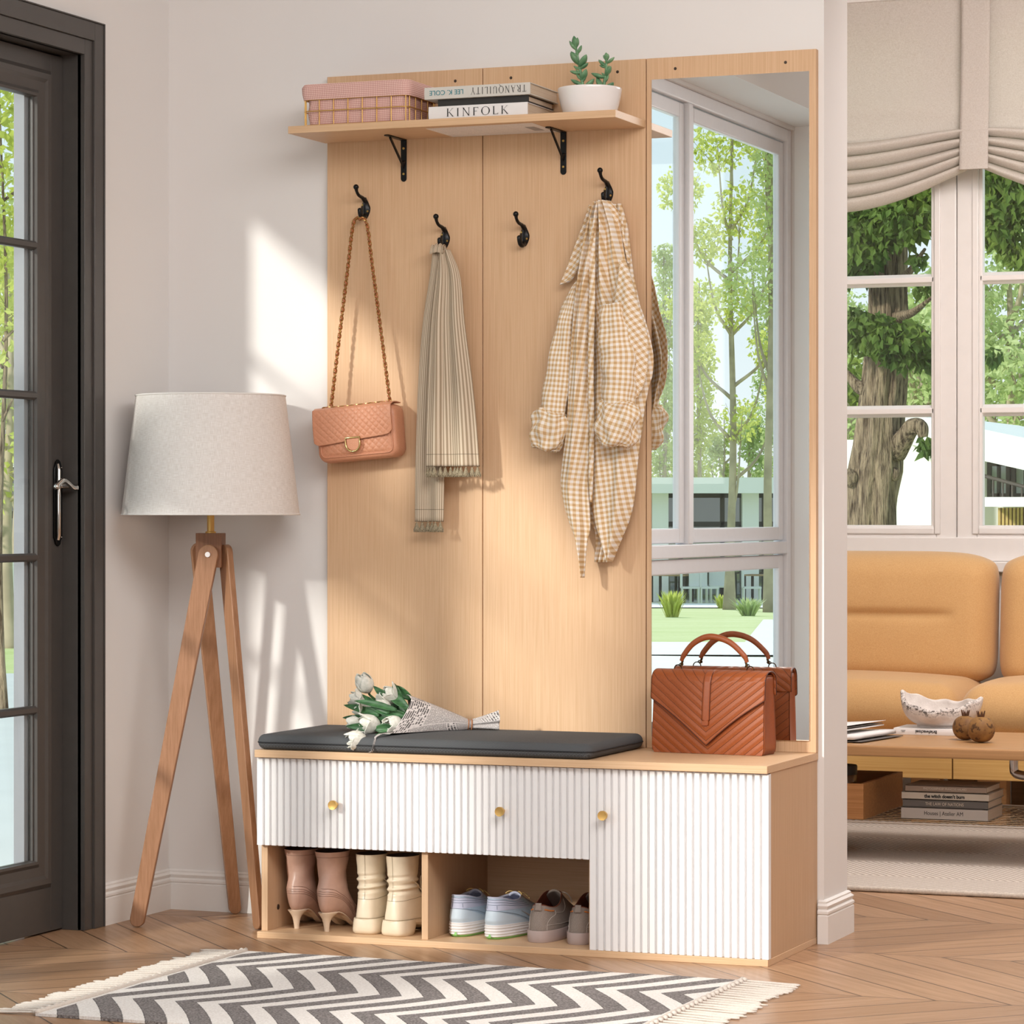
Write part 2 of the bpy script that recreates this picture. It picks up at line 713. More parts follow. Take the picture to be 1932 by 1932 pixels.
def floor_mat():
    t = NT('oak_chevron_floor', 0.33, 0, 0.5)
    s = t.sep(t.tc())
    x, y = s[0], s[1]
    yy = t.math('ADD', y, 0.69)
    tri = t.math('PINGPONG', yy, 0.58)
    band = t.math('FLOOR', t.math('DIVIDE', yy, 0.58))
    inv = t.math('SUBTRACT', t.math('ADD', x, tri), 0.888)
    q = t.math('DIVIDE', inv, 0.1505)
    pid = t.math('FLOOR', q)
    fr = t.math('FRACT', q)
    along = t.math('SUBTRACT', x, tri)
    rnd = t.white(t.comb(pid, band, 0.5))
    grain_v = t.comb(t.math('MULTIPLY', inv, 38.0), t.math('ADD', t.math('MULTIPLY', along, 2.6), t.math('MULTIPLY', rnd, 31.0)), band)
    g = t.noise(grain_v, 1.0, 5, 0.62)
    big = t.noise(t.comb(t.math('MULTIPLY', inv, 5.0), t.math('ADD', t.math('MULTIPLY', along, 1.0), t.math('MULTIPLY', rnd, 9.0)), band), 1.0, 3)
    c = t.mix(rnd, lin('#a37d5e'), lin('#b99272'))
    c = t.mix(t.mapr(g, 0.38, 0.72, 0, 0.62), c, lin('#93704f'))
    c = t.mix(t.mapr(big, 0.5, 0.75, 0, 0.30), c, lin('#9c7657'))
    seam = t.math('ADD', t.math('LESS_THAN', fr, 0.040), t.math('LESS_THAN', t.math('FRACT', t.math('DIVIDE', yy, 0.58)), 0.006))
    seam = t.math('MINIMUM', seam, 1.0)
    c = t.mix(t.math('MULTIPLY', seam, 0.88), c, lin('#3f2a1a'))
    t.color(c)
    t.put(t.mapr(g, 0.3, 0.7, 0.30, 0.42), t.b.inputs['Roughness'])
    t.bump(t.math('SUBTRACT', t.math('MULTIPLY', g, 0.25), seam), 0.25, 0.0015)
    return t.m


M_FLOOR = floor_mat()

fl = MB()
fl.box(-1.12, 4.2, -8.2, 3.6, -0.08, 0.0)
struct(fl.build('floor', M_FLOOR))

# back wall of the hall; its right end is the edge of the opening to the living room
struct(MB().box(-1.12, 0.618, 0.0, 0.195, 0, 2.8).build('wall_back', M_WALL))
wl_ = MB()
XI, XO = -1.03, -1.12
wl_.box(XO, XI, -0.40, 0.0, 0, 2.8)
wl_.box(XO, XI, -2.68, -0.40, 2.03, 2.8)
wl_.box(XO, XI, -3.05, -2.68, 0, 2.8)
wl_.box(XO, XI, -8.2, -5.445, 0, 2.8)
wl_.box(XO, XI, -5.445, -3.05, 2.52, 2.8)
wl_.box(XO, XI, -5.445, -3.05, -0.05, 0.05)
struct(wl_.build('wall_left', M_WALL))
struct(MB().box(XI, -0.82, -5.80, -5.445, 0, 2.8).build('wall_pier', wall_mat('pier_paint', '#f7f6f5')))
struct(MB().box(XI, -0.82, -5.445, -3.05, 2.535, 2.8).build('ceiling_bulkhead', M_CEIL))
struct(MB().box(-1.12, 4.2, -8.2, 0.0, 2.8, 2.88).build('ceiling', M_CEIL))
struct(MB().box(-1.12, 4.2, 0.0, 3.6, 2.8, 2.88).build('ceiling_living', M_CEIL))

struct(MB().box(-1.12, 4.3, -8.3, -8.2, 0, 2.8).build('wall_front', M_WALL))
struct(MB().box(4.2, 4.3, -8.2, 3.6, 0, 2.8).build('wall_right', M_WALL))
# living room window wall
ww = MB()
WX0, WX1, WZ0, WZ1, WY = -0.64, 0.90, 0.85, 2.62, 3.4
ww.box(-1.12, WX0, WY, 3.6, 0, 2.8)
ww.box(WX1, 4.2, WY, 3.6, 0, 2.8)
ww.box(WX0, WX1, WY, 3.6, 0, WZ0)
ww.box(WX0, WX1, WY, 3.6, WZ1, 2.8)
struct(ww.build('wall_window', M_WALL))
struct(MB().box(-1.12, -1.03, 0.195, 3.4, 0, 2.8).build('wall_living', M_WALL))


def sweep(path, prof, closed=False):
    """sweep a (depth, height) profile along floor points; depth grows to the right of travel"""
    P = [Vector((p[0], p[1])) for p in path]
    rings = []
    for i, p in enumerate(P):
        d0 = (P[i] - P[i - 1]).normalized() if i > 0 else None
        d1 = (P[i + 1] - P[i]).normalized() if i < len(P) - 1 else None
        n0 = Vector((d0.y, -d0.x)) if d0 else None
        n1 = Vector((d1.y, -d1.x)) if d1 else None
        if n0 is None:
            nn = n1
        elif n1 is None:
            nn = n0
        else:
            nn = (n0 + n1)
            nn = nn / max(nn.dot(n0), 0.2)
        rings.append([(p.x + nn.x * d, p.y + nn.y * d, z) for d, z in prof])
    return MB().rings(rings, True, True, True)


BB = [(0, 0), (0.013, 0), (0.013, 0.062), (0.011, 0.0635), (0.011, 0.066), (0.0135, 0.0675), (0.0135, 0.0725), (0.009, 0.077), (0.0115, 0.081),
      (0.0125, 0.085), (0.007, 0.090), (0.0075, 0.0935), (0.003, 0.097), (0, 0.097)]
struct(sweep([(-1.03, 0.0), (-0.605, 0.0)], BB).build('baseboard_back', M_TRIM, smooth=30))
struct(sweep([(-1.03, -0.346), (-1.03, 0.0)], BB).build('baseboard_left', M_TRIM, smooth=30))
struct(sweep([(0.6065, 0.0), (0.618, 0.0), (0.618, 0.195), (0.40, 0.195)], BB).build('baseboard_end', M_TRIM, smooth=30))

# ---- door_1: charcoal French door in the left wall
door = bpy.data.objects.new('door_1', None)
COL.objects.link(door)
struct(door)
door.location = (-1.08, -1.5, 0)
DY0, DY1, DZ = -0.4265, -2.65, 2.017
c = MB()


def casing(mb, d0, d1, x0, x1):
    """a U of trim round the door opening between offsets d0..d1 from its edge"""
    mb.box(x0, x1, DY0 + d0, DY0 + d1, 0, DZ + d1)
    mb.box(x0, x1, DY1 - d1, DY1 - d0, 0, DZ + d1)
    mb.box(x0, x1, DY1 - d0, DY0 + d0, DZ + d0, DZ + d1)


casing(c, -0.0, 0.036, XI - 0.01, XI + 0.010)
casing(c, 0.036, 0.078, XI - 0.01, XI + 0.016)
casing(c, 0.078, 0.0815, XI - 0.01, XI + 0.019)
c.build('casing', M_DOOR, door, bev=0.0015)
j = MB()
j.box(-1.10, XI, DY0, DY0 + 0.03, 0, DZ + 0.03)
j.box(-1.10, XI, DY1 - 0.03, DY1, 0, DZ + 0.03)
j.box(-1.10, XI, DY1, DY0, DZ, DZ + 0.03)
j.build('jamb', M_DOOR, door, bev=0.001)
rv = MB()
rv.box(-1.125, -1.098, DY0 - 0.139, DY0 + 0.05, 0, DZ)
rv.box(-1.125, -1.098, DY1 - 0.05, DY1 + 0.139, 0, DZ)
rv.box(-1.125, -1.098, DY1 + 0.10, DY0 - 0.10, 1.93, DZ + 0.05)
rv.build('outer_reveal', plain('shade_grey_reveal', '#8f9196', 0.6, var=0.02), door)  # white reveal; its shade is put into the grey base colour


def leaf(ya, yb):
    """one glazed leaf from ya (right edge) to yb"""
    x0, x1 = -1.096, -1.078
    st = 0.053
    m1 = 0.066
    f = MB()
    f.box(x0, x1, ya, ya - st, 0.004, 2.013)
    f.box(x0, x1, yb, yb + st, 0.004, 2.013)
    f.box(x0, x1, yb + st, ya - st, 0.004, 0.105)
    f.box(x0, x1, yb + st, ya - st, 1.965, 2.013)
    # moulding steps in towards the glass
    ga, gb = ya - st - m1, yb + st + m1
    g0, g1 = 0.172, 1.908
    prof = [(0, 0.0), (0.010, 0.007), (0.022, 0.006), (0.030, 0.0015), (0.050, -0.002), (0.058, 0.003), (0.064, 0.002), (0.066, -0.006)]
    for k in range(len(prof) - 1):
        (a, ha), (b, hb) = prof[k], prof[k + 1]
        oa = [(x1 + ha, ya - st - a, 0.105 + a), (x1 + ha, yb + st + a, 0.105 + a), (x1 + ha, yb + st + a, 1.974 - a), (x1 + ha, ya - st - a, 1.974 - a)]
        ob = [(x1 + hb, ya - st - b, 0.105 + b), (x1 + hb, yb + st + b, 0.105 + b), (x1 + hb, yb + st + b, 1.974 - b), (x1 + hb, ya - st - b, 1.974 - b)]
        f.add(oa + ob, [(i, (i + 1) % 4, 4 + (i + 1) % 4, 4 + i) for i in range(4)])
    f.box(x0, x1 - 0.006, ga + 0.02, ga - 0.004, g0 - 0.02, g1 + 0.02)
    f.box(x0, x1 - 0.006, gb + 0.004, gb - 0.02, g0 - 0.02, g1 + 0.02)
    f.box(x0, x1 - 0.006, gb, ga, g0 - 0.03, g0)
    f.box(x0, x1 - 0.006, gb, ga, g1, g1 + 0.04)
    o = f.build('door_leaf', M_DOOR, door, bev=0.0012)
    for z in (1.570, 1.2285, 0.8606, 0.5140):
        mu = MB().prism([(-0.010, -0.0095), (0.001, -0.0095), (0.006, -0.005), (0.006, 0.005), (0.001, 0.0095), (-0.010, 0.0095)],
                        lambda a, b, d: (x1 - 0.004 + a, d, z + b), gb - 0.003, ga + 0.012)
        mu.build('muntin', M_DOOR, door)
    MB().box(-1.090, -1.086, gb, ga, g0, g1).build('glass_pane', M_GLASS, door)
    return o


leaf(-0.4275, -1.58)
leaf(-1.582, -2.649)
M_BLACKMETAL = plain('black_metal', '#1c1c1d', 0.32, 0.6, var=0.08)
M_CHROME = plain('polished_nickel', '#d6d3cf', 0.12, 1.0, var=0.03)
hy = -0.4555
pl = [(-0.013, -0.085), (-0.017, -0.080), (-0.017, 0.078), (-0.013, 0.086), (-0.009, 0.094), (0, 0.100), (0.009, 0.094), (0.013, 0.086), (0.017, 0.078), (0.017, -0.080), (0.013, -0.085), (0.009, -0.095), (0, -0.100), (-0.009, -0.095)]
handle = MB().prism(pl, lambda a, b, d: (-1.078 + d, hy + a, 0.985 + b), 0, 0.006).build('door_handle', plain('black_handle_plate', '#171717', 0.25, 0.5), door, bev=0.001)
hb = MB()
hb.tube([(-1.068, hy - 0.010, 0.900), (-1.066, hy - 0.010, 0.910), (-1.066, hy - 0.010, 1.060), (-1.070, hy - 0.007, 1.074)], [0.004, 0.0052, 0.0052, 0.003], 10)
hb.tube([(-1.072, hy, 1.024), (-1.040, hy, 1.024)], [0.008, 0.006], 12)
hb.tube(spline([(-1.036, hy + 0.018, 1.020), (-1.038, hy + 0.006, 1.021), (-1.036, hy - 0.020, 1.031), (-1.034, hy - 0.045, 1.036), (-1.036, hy - 0.068, 1.024), (-1.037, hy - 0.074, 1.017)], 16),
        [0.0075] * 4 + [0.0062] * 9 + [0.0075, 0.008, 0.0078, 0.006], 10)
for z in (0.906, 1.066):
    hb.sphere((-1.071, hy + 0.011, z), 0.0018, n=8, m=6)
hb.build('lever', M_CHROME, handle, smooth=60)

# ---- window_1: tall white window in the left wall, seen in the mirror
w1 = bpy.data.objects.new('window_1', None)
COL.objects.link(w1)
struct(w1)
w1.location = (-1.06, -4.2, 0)


def win_frame(x0, x1, ya, yb, z0, z1, t):
    m = MB()
    m.box(x0, x1, ya, ya - t, z0, z1)
    m.box(x0, x1, yb, yb + t, z0, z1)
    m.box(x0, x1, yb + t, ya - t, z0, z0 + t)
    m.box(x0, x1, yb + t, ya - t, z1 - t, z1)
    return m


m = win_frame(-1.10, -1.045, -3.05, -5.445, 0.05, 2.52, 0.05)
m.box(-1.10, -1.045, -5.395, -3.10, 0.795, 0.845)
m.box(-1.10, -1.045, -4.17, -4.12, 0.845, 2.47)
m.build('window_frame', M_UPVC, w1, bev=0.004)
for ya, yb, z0, z1 in ((-3.10, -4.12, 0.845, 2.47), (-4.17, -5.395, 0.845, 2.47), (-3.10, -5.395, 0.10, 0.795)):
    win_frame(-1.09, -1.062, ya - 0.004, yb + 0.004, z0 + 0.004, z1 - 0.004, 0.055).build('sash', M_UPVC, w1, bev=0.005)
    MB().box(-1.078, -1.074, yb + 0.05, ya - 0.05, z0 + 0.05, z1 - 0.05).build('glass_pane', M_GLASS, w1)

# ---- window_2: living room casement pair with glazing bars
w2 = bpy.data.objects.new('window_2', None)
COL.objects.link(w2)
struct(w2)
w2.location = (0.12, 3.45, 0.85)


def fr(m, x0, x1, z0, z1, t, y0, y1):
    m.box(x0, x0 + t, y0, y1, z0, z1)
    m.box(x1 - t, x1, y0, y1, z0, z1)
    m.box(x0 + t, x1 - t, y0, y1, z0, z0 + t)
    m.box(x0 + t, x1 - t, y0, y1, z1 - t, z1)
    return m


XM = 0.1185
m = fr(MB(), WX0 - 0.07, WX1 + 0.07, WZ0 - 0.05, WZ1 + 0.09, 0.08, 3.375, 3.46)
m.box(WX0 - 0.09, WX1 + 0.09, 3.34, 3.42, WZ0 - 0.085, WZ0 - 0.05)
m.box(WX0 - 0.09, WX1 + 0.09, 3.345, 3.42, WZ1 + 0.075, WZ1 + 0.10)
m.build('window_frame', M_WINFRAME, w2, bev=0.004)
for x0, x1 in ((WX0 + 0.01, XM - 0.0012), (XM + 0.0012, WX1 - 0.01)):
    m = fr(MB(), x0, x1, WZ0, WZ1, 0.068, 3.385, 3.43)
    a = 0.052
    fr(m, x0 + a, x1 - a, WZ0 + a - 0.012, WZ1 - a, 0.022, 3.378, 3.425)
    fr(m, x0 + a + 0.02, x1 - a - 0.02, WZ0 + a + 0.004, WZ1 - a - 0.02, 0.014, 3.388, 3.425)
    m.build('sash', M_WINFRAME, w2, bev=0.004)
    for z in (1.3015, 1.740, 2.18):
        MB().prism([(-0.021, 0.02), (-0.021, 0.004), (-0.013, -0.004), (-0.009, -0.012), (0.009, -0.012), (0.013, -0.004), (0.021, 0.004), (0.021, 0.02)],
                   lambda p, q, d: (d, 3.40 + q, z + p * 0.95), x0 + a + 0.025, x1 - a - 0.025).build('muntin', M_WINFRAME, w2, bev=0.002)
    MB().box(x0 + a + 0.02, x1 - a - 0.02, 3.408, 3.412, WZ0 + 0.05, WZ1 - 0.05).build('glass_pane', M_GLASS, w2)
# ------------------------------------------------------------------ hall tree: bench, panels, mirror, shelf, hooks
M_OAK_V = wood('oak_veneer_upright', '#debb97', '#d0a983', 'Z', 1.0, 0.5, 0.35)
M_OAK_H = wood('oak_veneer_level', '#debb97', '#d1ab84', 'X', 1.0, 0.42, 0.4)
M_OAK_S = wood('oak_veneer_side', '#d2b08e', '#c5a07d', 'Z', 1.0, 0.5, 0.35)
M_FLUTE = plain('white_fluted_lacquer', '#f0eeee', 0.38, var=0.008)
M_GOLD = plain('brushed_brass', '#d9b06a', 0.42, 0.9, var=0.03)
M_BRASS_SCREW = plain('brass_screw', '#c9a763', 0.3, 1.0, var=0.05)
M_DARKHOLE = plain('dark_bolt_head', '#3b2b20', 0.5, var=0.1)
M_MIRROR = NT('mirror_silver', 0.0, 1.0).color((0.93, 0.95, 0.95, 1)).m

ht = thing('hall_tree', 'oak hall tree with mirror, coat hooks, shelf and white fluted bench', 'hall tree', (0, -0.2, 0))
LX, RX = -0.600, 0.604

# bench
MB().box(LX - 0.002, RX + 0.001, -0.394, -0.0, 0.4095, 0.4265).build('bench_top', M_OAK_H, ht, bev=0.001)
MB().box(LX, RX, -0.385, -0.0, 0.0, 0.0145).build('bottom_board', M_OAK_H, ht, bev=0.0008)
for x in (LX + 0.001, RX - 0.0165):
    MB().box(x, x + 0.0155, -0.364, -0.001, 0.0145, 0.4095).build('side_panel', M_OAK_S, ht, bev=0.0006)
for x in (-0.2035, 0.1925):
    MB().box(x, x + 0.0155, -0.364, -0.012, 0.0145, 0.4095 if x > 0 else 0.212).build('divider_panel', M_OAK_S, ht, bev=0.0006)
MB().box(LX + 0.0165, RX - 0.0165, -0.012, -0.003, 0.0145, 0.4095).build('back_board', M_OAK_H, ht)
MB().box(LX + 0.0165, 0.1925, -0.360, -0.012, 0.2125, 0.2225).build('inner_board', M_OAK_H, ht)
# cam fitting seen inside the left compartment
MB().lathe([(0.001, 0.0009), (0.006, 0.0009), (0.0065, 0)], n=16, cap0=True).build('cam_bolt', M_DARKHOLE, None, smooth=40)
cb = COL.objects['cam_bolt']
cb.rotation_euler = (0, pi / 2, 0); cb.location = (LX + 0.0166, -0.31, 0.062)
adopt(cb, ht)


def fluted(x0, x1, z0, z1, yb, name):
    """a board whose front is cut with flat upright ribs"""
    n = round((x1 - x0) / 0.01665)
    p = (x1 - x0) / n
    yf, yg = yb - 0.018, yb - 0.0110
    line = [(x0, yg)]
    for i in range(n):
        a = x0 + i * p
        line += [(a + 0.0026, yg), (a + 0.0032, yf), (a + p - 0.0028, yf), (a + p - 0.0022, yg)]
    line += [(x1, yg)]
    line[0] = (x0, yf); line[1] = (x0 + 0.003, yf)
    line[-1] = (x1, yf); line[-2] = (x1 - 0.0022, yf)
    poly = line + [(x1, yb), (x0, yb)]
    mb = MB()
    # quads strip so the caps stay clean
    k = len(line)
    v = []
    for z in (z0, z1):
        v += [(x, y, z) for x, y in line] + [(x, yb, z) for x, y in line]
    f = []
    for i in range(k - 1):
        f.append((i, i + 1, 2 * k + i + 1, 2 * k + i))
        f.append((k + i, 3 * k + i, 3 * k + i + 1, k + i + 1))
        f.append((i, k + i, k + i + 1, i + 1))
        f.append((2 * k + i, 2 * k + i + 1, 3 * k + i + 1, 3 * k + i))
    f.append((0, 2 * k, 3 * k, k))
    f.append((k - 1, 2 * k - 1, 4 * k - 1, 3 * k - 1))
    mb.add(v, f)
    return mb.build(name, M_FLUTE, ht)


def knob(x, z, parent):
    mb = MB()
    mb.lathe([(0.0045, 0.0), (0.0048, 0.010), (0.0085, 0.0125), (0.0102, 0.016), (0.0107, 0.0225), (0.0101, 0.0245), (0.0092, 0.0242), (0.0001, 0.0240)], n=28)
    T = Matrix.Translation((x, -0.3825, z)) @ Matrix.Rotation(pi / 2, 4, 'X')
    xform(mb, T)
    mb.build('knob', M_GOLD, parent, smooth=35)


d = fluted(LX - 0.001, -0.2022, 0.2105, 0.4075, -0.3645, 'drawer')
knob(-0.4029, 0.309, d)
d = fluted(-0.2008, 0.1990, 0.2105, 0.4075, -0.3645, 'drawer')
knob(-0.0011, 0.309, d)
d = fluted(0.2010, RX + 0.0005, 0.0150, 0.4075, -0.3645, 'cabinet_door')
knob(0.2378, 0.309, d)

# upright panels
PT = -0.018
for x0, x1, holes in ((-0.5965, -0.1990, (-0.53, -0.2669)), (-0.1970, 0.2032, (-0.1271, 0.135)), (0.2052, 0.6052, (0.2741, 0.534))):
    p = MB().box(x0, x1, PT, -0.0005, 0.4268, 1.997).build('back_panel', M_OAK_V, ht, bev=0.0008)
    for hx in holes:
        mb = MB().lathe([(0.0001, 0.0008), (0.0032, 0.0008), (0.0036, 0.0)], n=14)
        xform(mb, Matrix.Translation((hx, PT, 1.9705)) @ Matrix.Rotation(pi / 2, 4, 'X'))
        mb.build('bolt', M_DARKHOLE, p, smooth=40)
MB().box(0.219, 0.590, PT - 0.004, PT, 0.4535, 1.9477).build('mirror', M_MIRROR, ht)

# shelf with a printed sheet stuck underneath
sh = MB().box(-0.602, 0.2022, -0.220, PT, 1.8395, 1.8565).build('shelf', M_OAK_H, ht, bev=0.0008)
t = NT('printed_sheet', 0.7)
s = t.sep(t.tc())
ln = t.math('MAXIMUM', t.fract_line(s[0], 0.042, 0.02), t.fract_line(s[1], 0.055, 0.02))
words = t.math('MULTIPLY', t.math('LESS_THAN', t.math('FRACT', t.math('DIVIDE', s[0], 0.007)), 0.3),
               t.math('GREATER_THAN', t.noise(t.scale(t.tc(), (90, 220, 1)), 1.0, 1), 0.52))
t.color(t.mix(t.math('MULTIPLY', t.math('MAXIMUM', ln, t.math('MULTIPLY', words, 0.55)), 0.35), lin('#efe9e6'), lin('#8b8786')))
M_SHEET = t.m
c4 = [AZ(803, 243, 1.8391), AZ(1004, 232, 1.8391), AZ(1054, 249, 1.8391), AZ(855, 258.5, 1.8391)]
for p in c4:
    p.y = min(max(p.y, -0.215), -0.021)
mb = MB()
mb.add(c4 + [p + Vector((0, 0, 0.0003)) for p in c4], [(0, 1, 2, 3), (7, 6, 5, 4), (0, 4, 5, 1), (1, 5, 6, 2), (2, 6, 7, 3), (3, 7, 4, 0)])
pl_ = mb.build('paper_sheet', M_SHEET, sh, label='white printed sheet under the shelf')
a, b, cc = c4[1], c4[2], c4[0]
q = [lerp(lerp(c4[0], c4[1], u), lerp(c4[3], c4[2], u), w) - Vector((0, 0, 0.0003)) for u, w in ((0.84, 0.35), (0.93, 0.35), (0.93, 0.75), (0.84, 0.75))]
MB().add(q + [p + Vector((0, 0, 0.0003)) for p in q], [(0, 1, 2, 3), (7, 6, 5, 4), (0, 4, 5, 1), (1, 5, 6, 2), (2, 6, 7, 3), (3, 7, 4, 0)]).build(
    'printed_patch', plain('grey_print', '#aaa5a3', 0.7), sh)


def screw_at(x, z, y, parent, r=0.0032):
    mb = MB().lathe([(0.0001, 0.0016), (r * 0.75, 0.0014), (r, 0.0)], n=12)
    mb.box(-r * 0.6, r * 0.6, -0.0003, 0.0003, 0.0012, 0.0017)
    xform(mb, Matrix.Translation((x, y, z)) @ Matrix.Rotation(pi / 2, 4, 'X'))
    mb.build('screw', M_BRASS_SCREW, parent, smooth=30)


for bx in (-0.3975, 0.0034):
    mb = MB()
    w = 0.0072
    n = 8
    poly = [(-w, 1.839), (w, 1.839), (w, 1.7475)] + [(w * cos(-pi * k / n), 1.7475 + w * sin(-pi * k / n)) for k in range(1, n)] + [(-w, 1.7475)]
    mb.prism(poly, lambda a, b, d: (bx + a, PT - d, b), 0, 0.0026)
    hp = [(-w, PT), (w, PT), (w, -0.116)] + [(w * cos(-pi * k / n), -0.116 + w * sin(-pi * k / n)) for k in range(1, n)] + [(-w, -0.116)]
    mb.prism(hp, lambda a, b, d: (bx + a, b, 1.8393 - d), 0, 0.0026)
    mb.bar((bx, -0.100, 1.8365), (bx, -0.0225, 1.776), 0.0065, 0.0035, (1, 0, 0))
    mb.add([(bx - w, PT - 0.0026, 1.790), (bx + w, PT - 0.0026, 1.790), (bx, PT - 0.0026, 1.769), (bx - 0.003, PT - 0.012, 1.786), (bx + 0.003, PT - 0.012, 1.786), (bx, PT - 0.007, 1.772)],
           [(0, 3, 5, 2), (1, 2, 5, 4), (0, 1, 4, 3), (3, 4, 5)])
    br = mb.build('shelf_bracket', M_BLACKMETAL, ht, bev=0.0006)
    screw_at(bx, 1.8185, PT - 0.0026, br)
    screw_at(bx, 1.7585, PT - 0.0026, br)


def coat_hook(x, z):
    """z is the bottom of the hook"""
    mb = MB()
    # leaf-shaped back plate with two raised ridges
    rows = []
    n = 16
    for k in range(n + 1):
        t = k / n
        hw = 0.0125 * (sin(pi * (0.06 + 0.90 * t)) ** 0.75) * (1.0 if t < 0.5 else 1 - 0.45 * (t - 0.5) / 0.5)
        row = []
        for q in range(9):
            u = -1 + q / 4
            row.append((x + 0.002 + hw * u, PT - 0.0005 - 0.0058 * (1 - u * u) - 0.0016 * (1 if abs(abs(u) - 0.25) < 0.13 else 0), z + 0.002 + 0.050 * t))
        rows.append(row)
    b0 = []
    for r in (rows[0], rows[-1]):
        pass
    back = [[(p[0], PT, p[2]) for p in r] for r in rows]
    full = [r + b[::-1] for r, b in zip(rows, back)]
    mb.rings(full, True, True, True)
    up = spline([(x + 0.002, PT - 0.004, z + 0.044), (x + 0.001, PT - 0.016, z + 0.050), (x, PT - 0.034, z + 0.054), (x, PT - 0.046, z + 0.062), (x, PT - 0.050, z + 0.072)], 18)
    rad = [interp((0, 0.3, 0.75, 0.9, 1), (0.006, 0.0042, 0.0036, 0.0045, 0.0062), k / 18) for k in range(19)]
    mb.tube(up, rad, 12)
    mb.sphere(up[-1], 0.0066, n=14, m=10)
    lo = spline([(x + 0.002, PT - 0.002, z + 0.010), (x + 0.0015, PT - 0.014, z + 0.003), (x + 0.001, PT - 0.025, z + 0.006), (x, PT - 0.030, z + 0.016), (x, PT - 0.0295, z + 0.020)], 14)
    rad = [interp((0, 0.5, 0.85, 1), (0.0062, 0.0052, 0.0044, 0.0050), k / 14) for k in range(15)]
    mb.tube(lo, rad, 12)
    mb.sphere(lo[-1], 0.0052, n=12, m=8)
    o = mb.build('coat_hook', M_BLACKMETAL, ht, smooth=50)
    screw_at(x - 0.0035, z + 0.034, PT - 0.0058, o, 0.0028)
    screw_at(x + 0.0085, z + 0.019, PT - 0.0040, o, 0.0028)


HOOKS = ((-0.4985, 1.655), (-0.2947, 1.5785), (-0.0952, 1.577), (0.1107, 1.669))
for hx, hz in HOOKS:
    coat_hook(hx, hz)
# ------------------------------------------------------------------ things on the shelf
SZ = 1.8567


def gingham(name, c0, cm, c1, period, rough=0.85, bump=0.15):
    """woven check from the cloth's own UV, in metres"""
    t = NT(name, rough, 0, 0.2)
    s = t.sep(t.tc('UV'))
    a = t.math('LESS_THAN', t.math('FRACT', t.math('DIVIDE', s[0], period)), 0.5)
    b = t.math('LESS_THAN', t.math('FRACT', t.math('DIVIDE', s[1], period)), 0.5)
    k = t.math('MULTIPLY', t.math('ADD', a, b), 0.5)
    c = t.mix(t.math('MULTIPLY', k, 2.0), lin(c0), lin(cm))
    c = t.mix(t.math('GREATER_THAN', k, 0.75), c, lin(c1))
    w = t.noise(t.scale(t.tc('UV'), (2600, 2600, 1)), 1.0, 2)
    c = t.mix(t.mapr(w, 0.35, 0.65, 0, 0.10), c, lin('#ffffff'))
    t.color(c)
    t.bump(w, bump, 0.0006)
    return t.m


M_PINK = gingham('pink_check_cloth', '#ecd3cc', '#d8a090', '#b88a8a', 0.0042)
M_BOOKPAGE = NT('page_edges', 0.8)
_s = M_BOOKPAGE.sep(M_BOOKPAGE.tc())
_l = M_BOOKPAGE.noise(M_BOOKPAGE.scale(M_BOOKPAGE.tc(), (3, 3, 1800)), 1.0, 2)
M_BOOKPAGE.color(M_BOOKPAGE.mix(M_BOOKPAGE.mapr(_l, 0.4, 0.6), lin('#cdb79f'), lin('#dac8b3')))
M_BOOKPAGE = M_BOOKPAGE.m
M_INK = plain('black_ink', '#171615', 0.6, var=0.02)

# basket: gold wire frame with a check liner folded over its rim
bk = thing('storage_basket', 'gold wire basket lined with pink check cloth on the shelf', 'basket', (-0.44, -0.12, SZ))
bx0, bx1, by0, by1 = -0.566, -0.312, -0.200, -0.040
zt = 1.9515


def liner_ring(off, z, n=10, wob=0.0, cr=0.018):
    pts = []
    x0, x1, y0, y1 = bx0 - off, bx1 + off, by0 - off, by1 + off
    for sx, sy, cx, cy, q in ((1, 1, x1 - cr, y1 - cr, 0), (-1, 1, x0 + cr, y1 - cr, 1), (-1, -1, x0 + cr, y0 + cr, 2), (1, -1, x1 - cr, y0 + cr, 3)):
        for k in range(5):
            a = pi / 2 * q + pi / 2 * k / 4
            pts.append(Vector((cx + cr * cos(a), cy + cr * sin(a), z)))
    # subdivide the straight runs
    out = []
    for i, p in enumerate(pts):
        qn = pts[(i + 1) % len(pts)]
        m = 14 if (qn - p).length > 0.05 else 1
        for k in range(m):
            out.append(p.lerp(qn, k / m))
    if wob:
        c = Vector(((x0 + x1) / 2, (y0 + y1) / 2, z))
        for i, p in enumerate(out):
            o_ = wob * (sin(i * 0.9 + z * 90) + 0.6 * sin(i * 1.7 + z * 140))
            d = (p - c); d.z = 0; d.normalize()
            out[i] = p + d * o_
    return out


def liner_uv(rings):
    cum = []
    for r in rings[:1]:
        s = 0; cum = [0]
        for i in range(len(r)):
            s += (r[(i + 1) % len(r)] - r[i]).length
            cum.append(s)
    return lambda i, j: (cum[j], rings[i][0].z * 1.0 + (0.3 * i if False else 0))


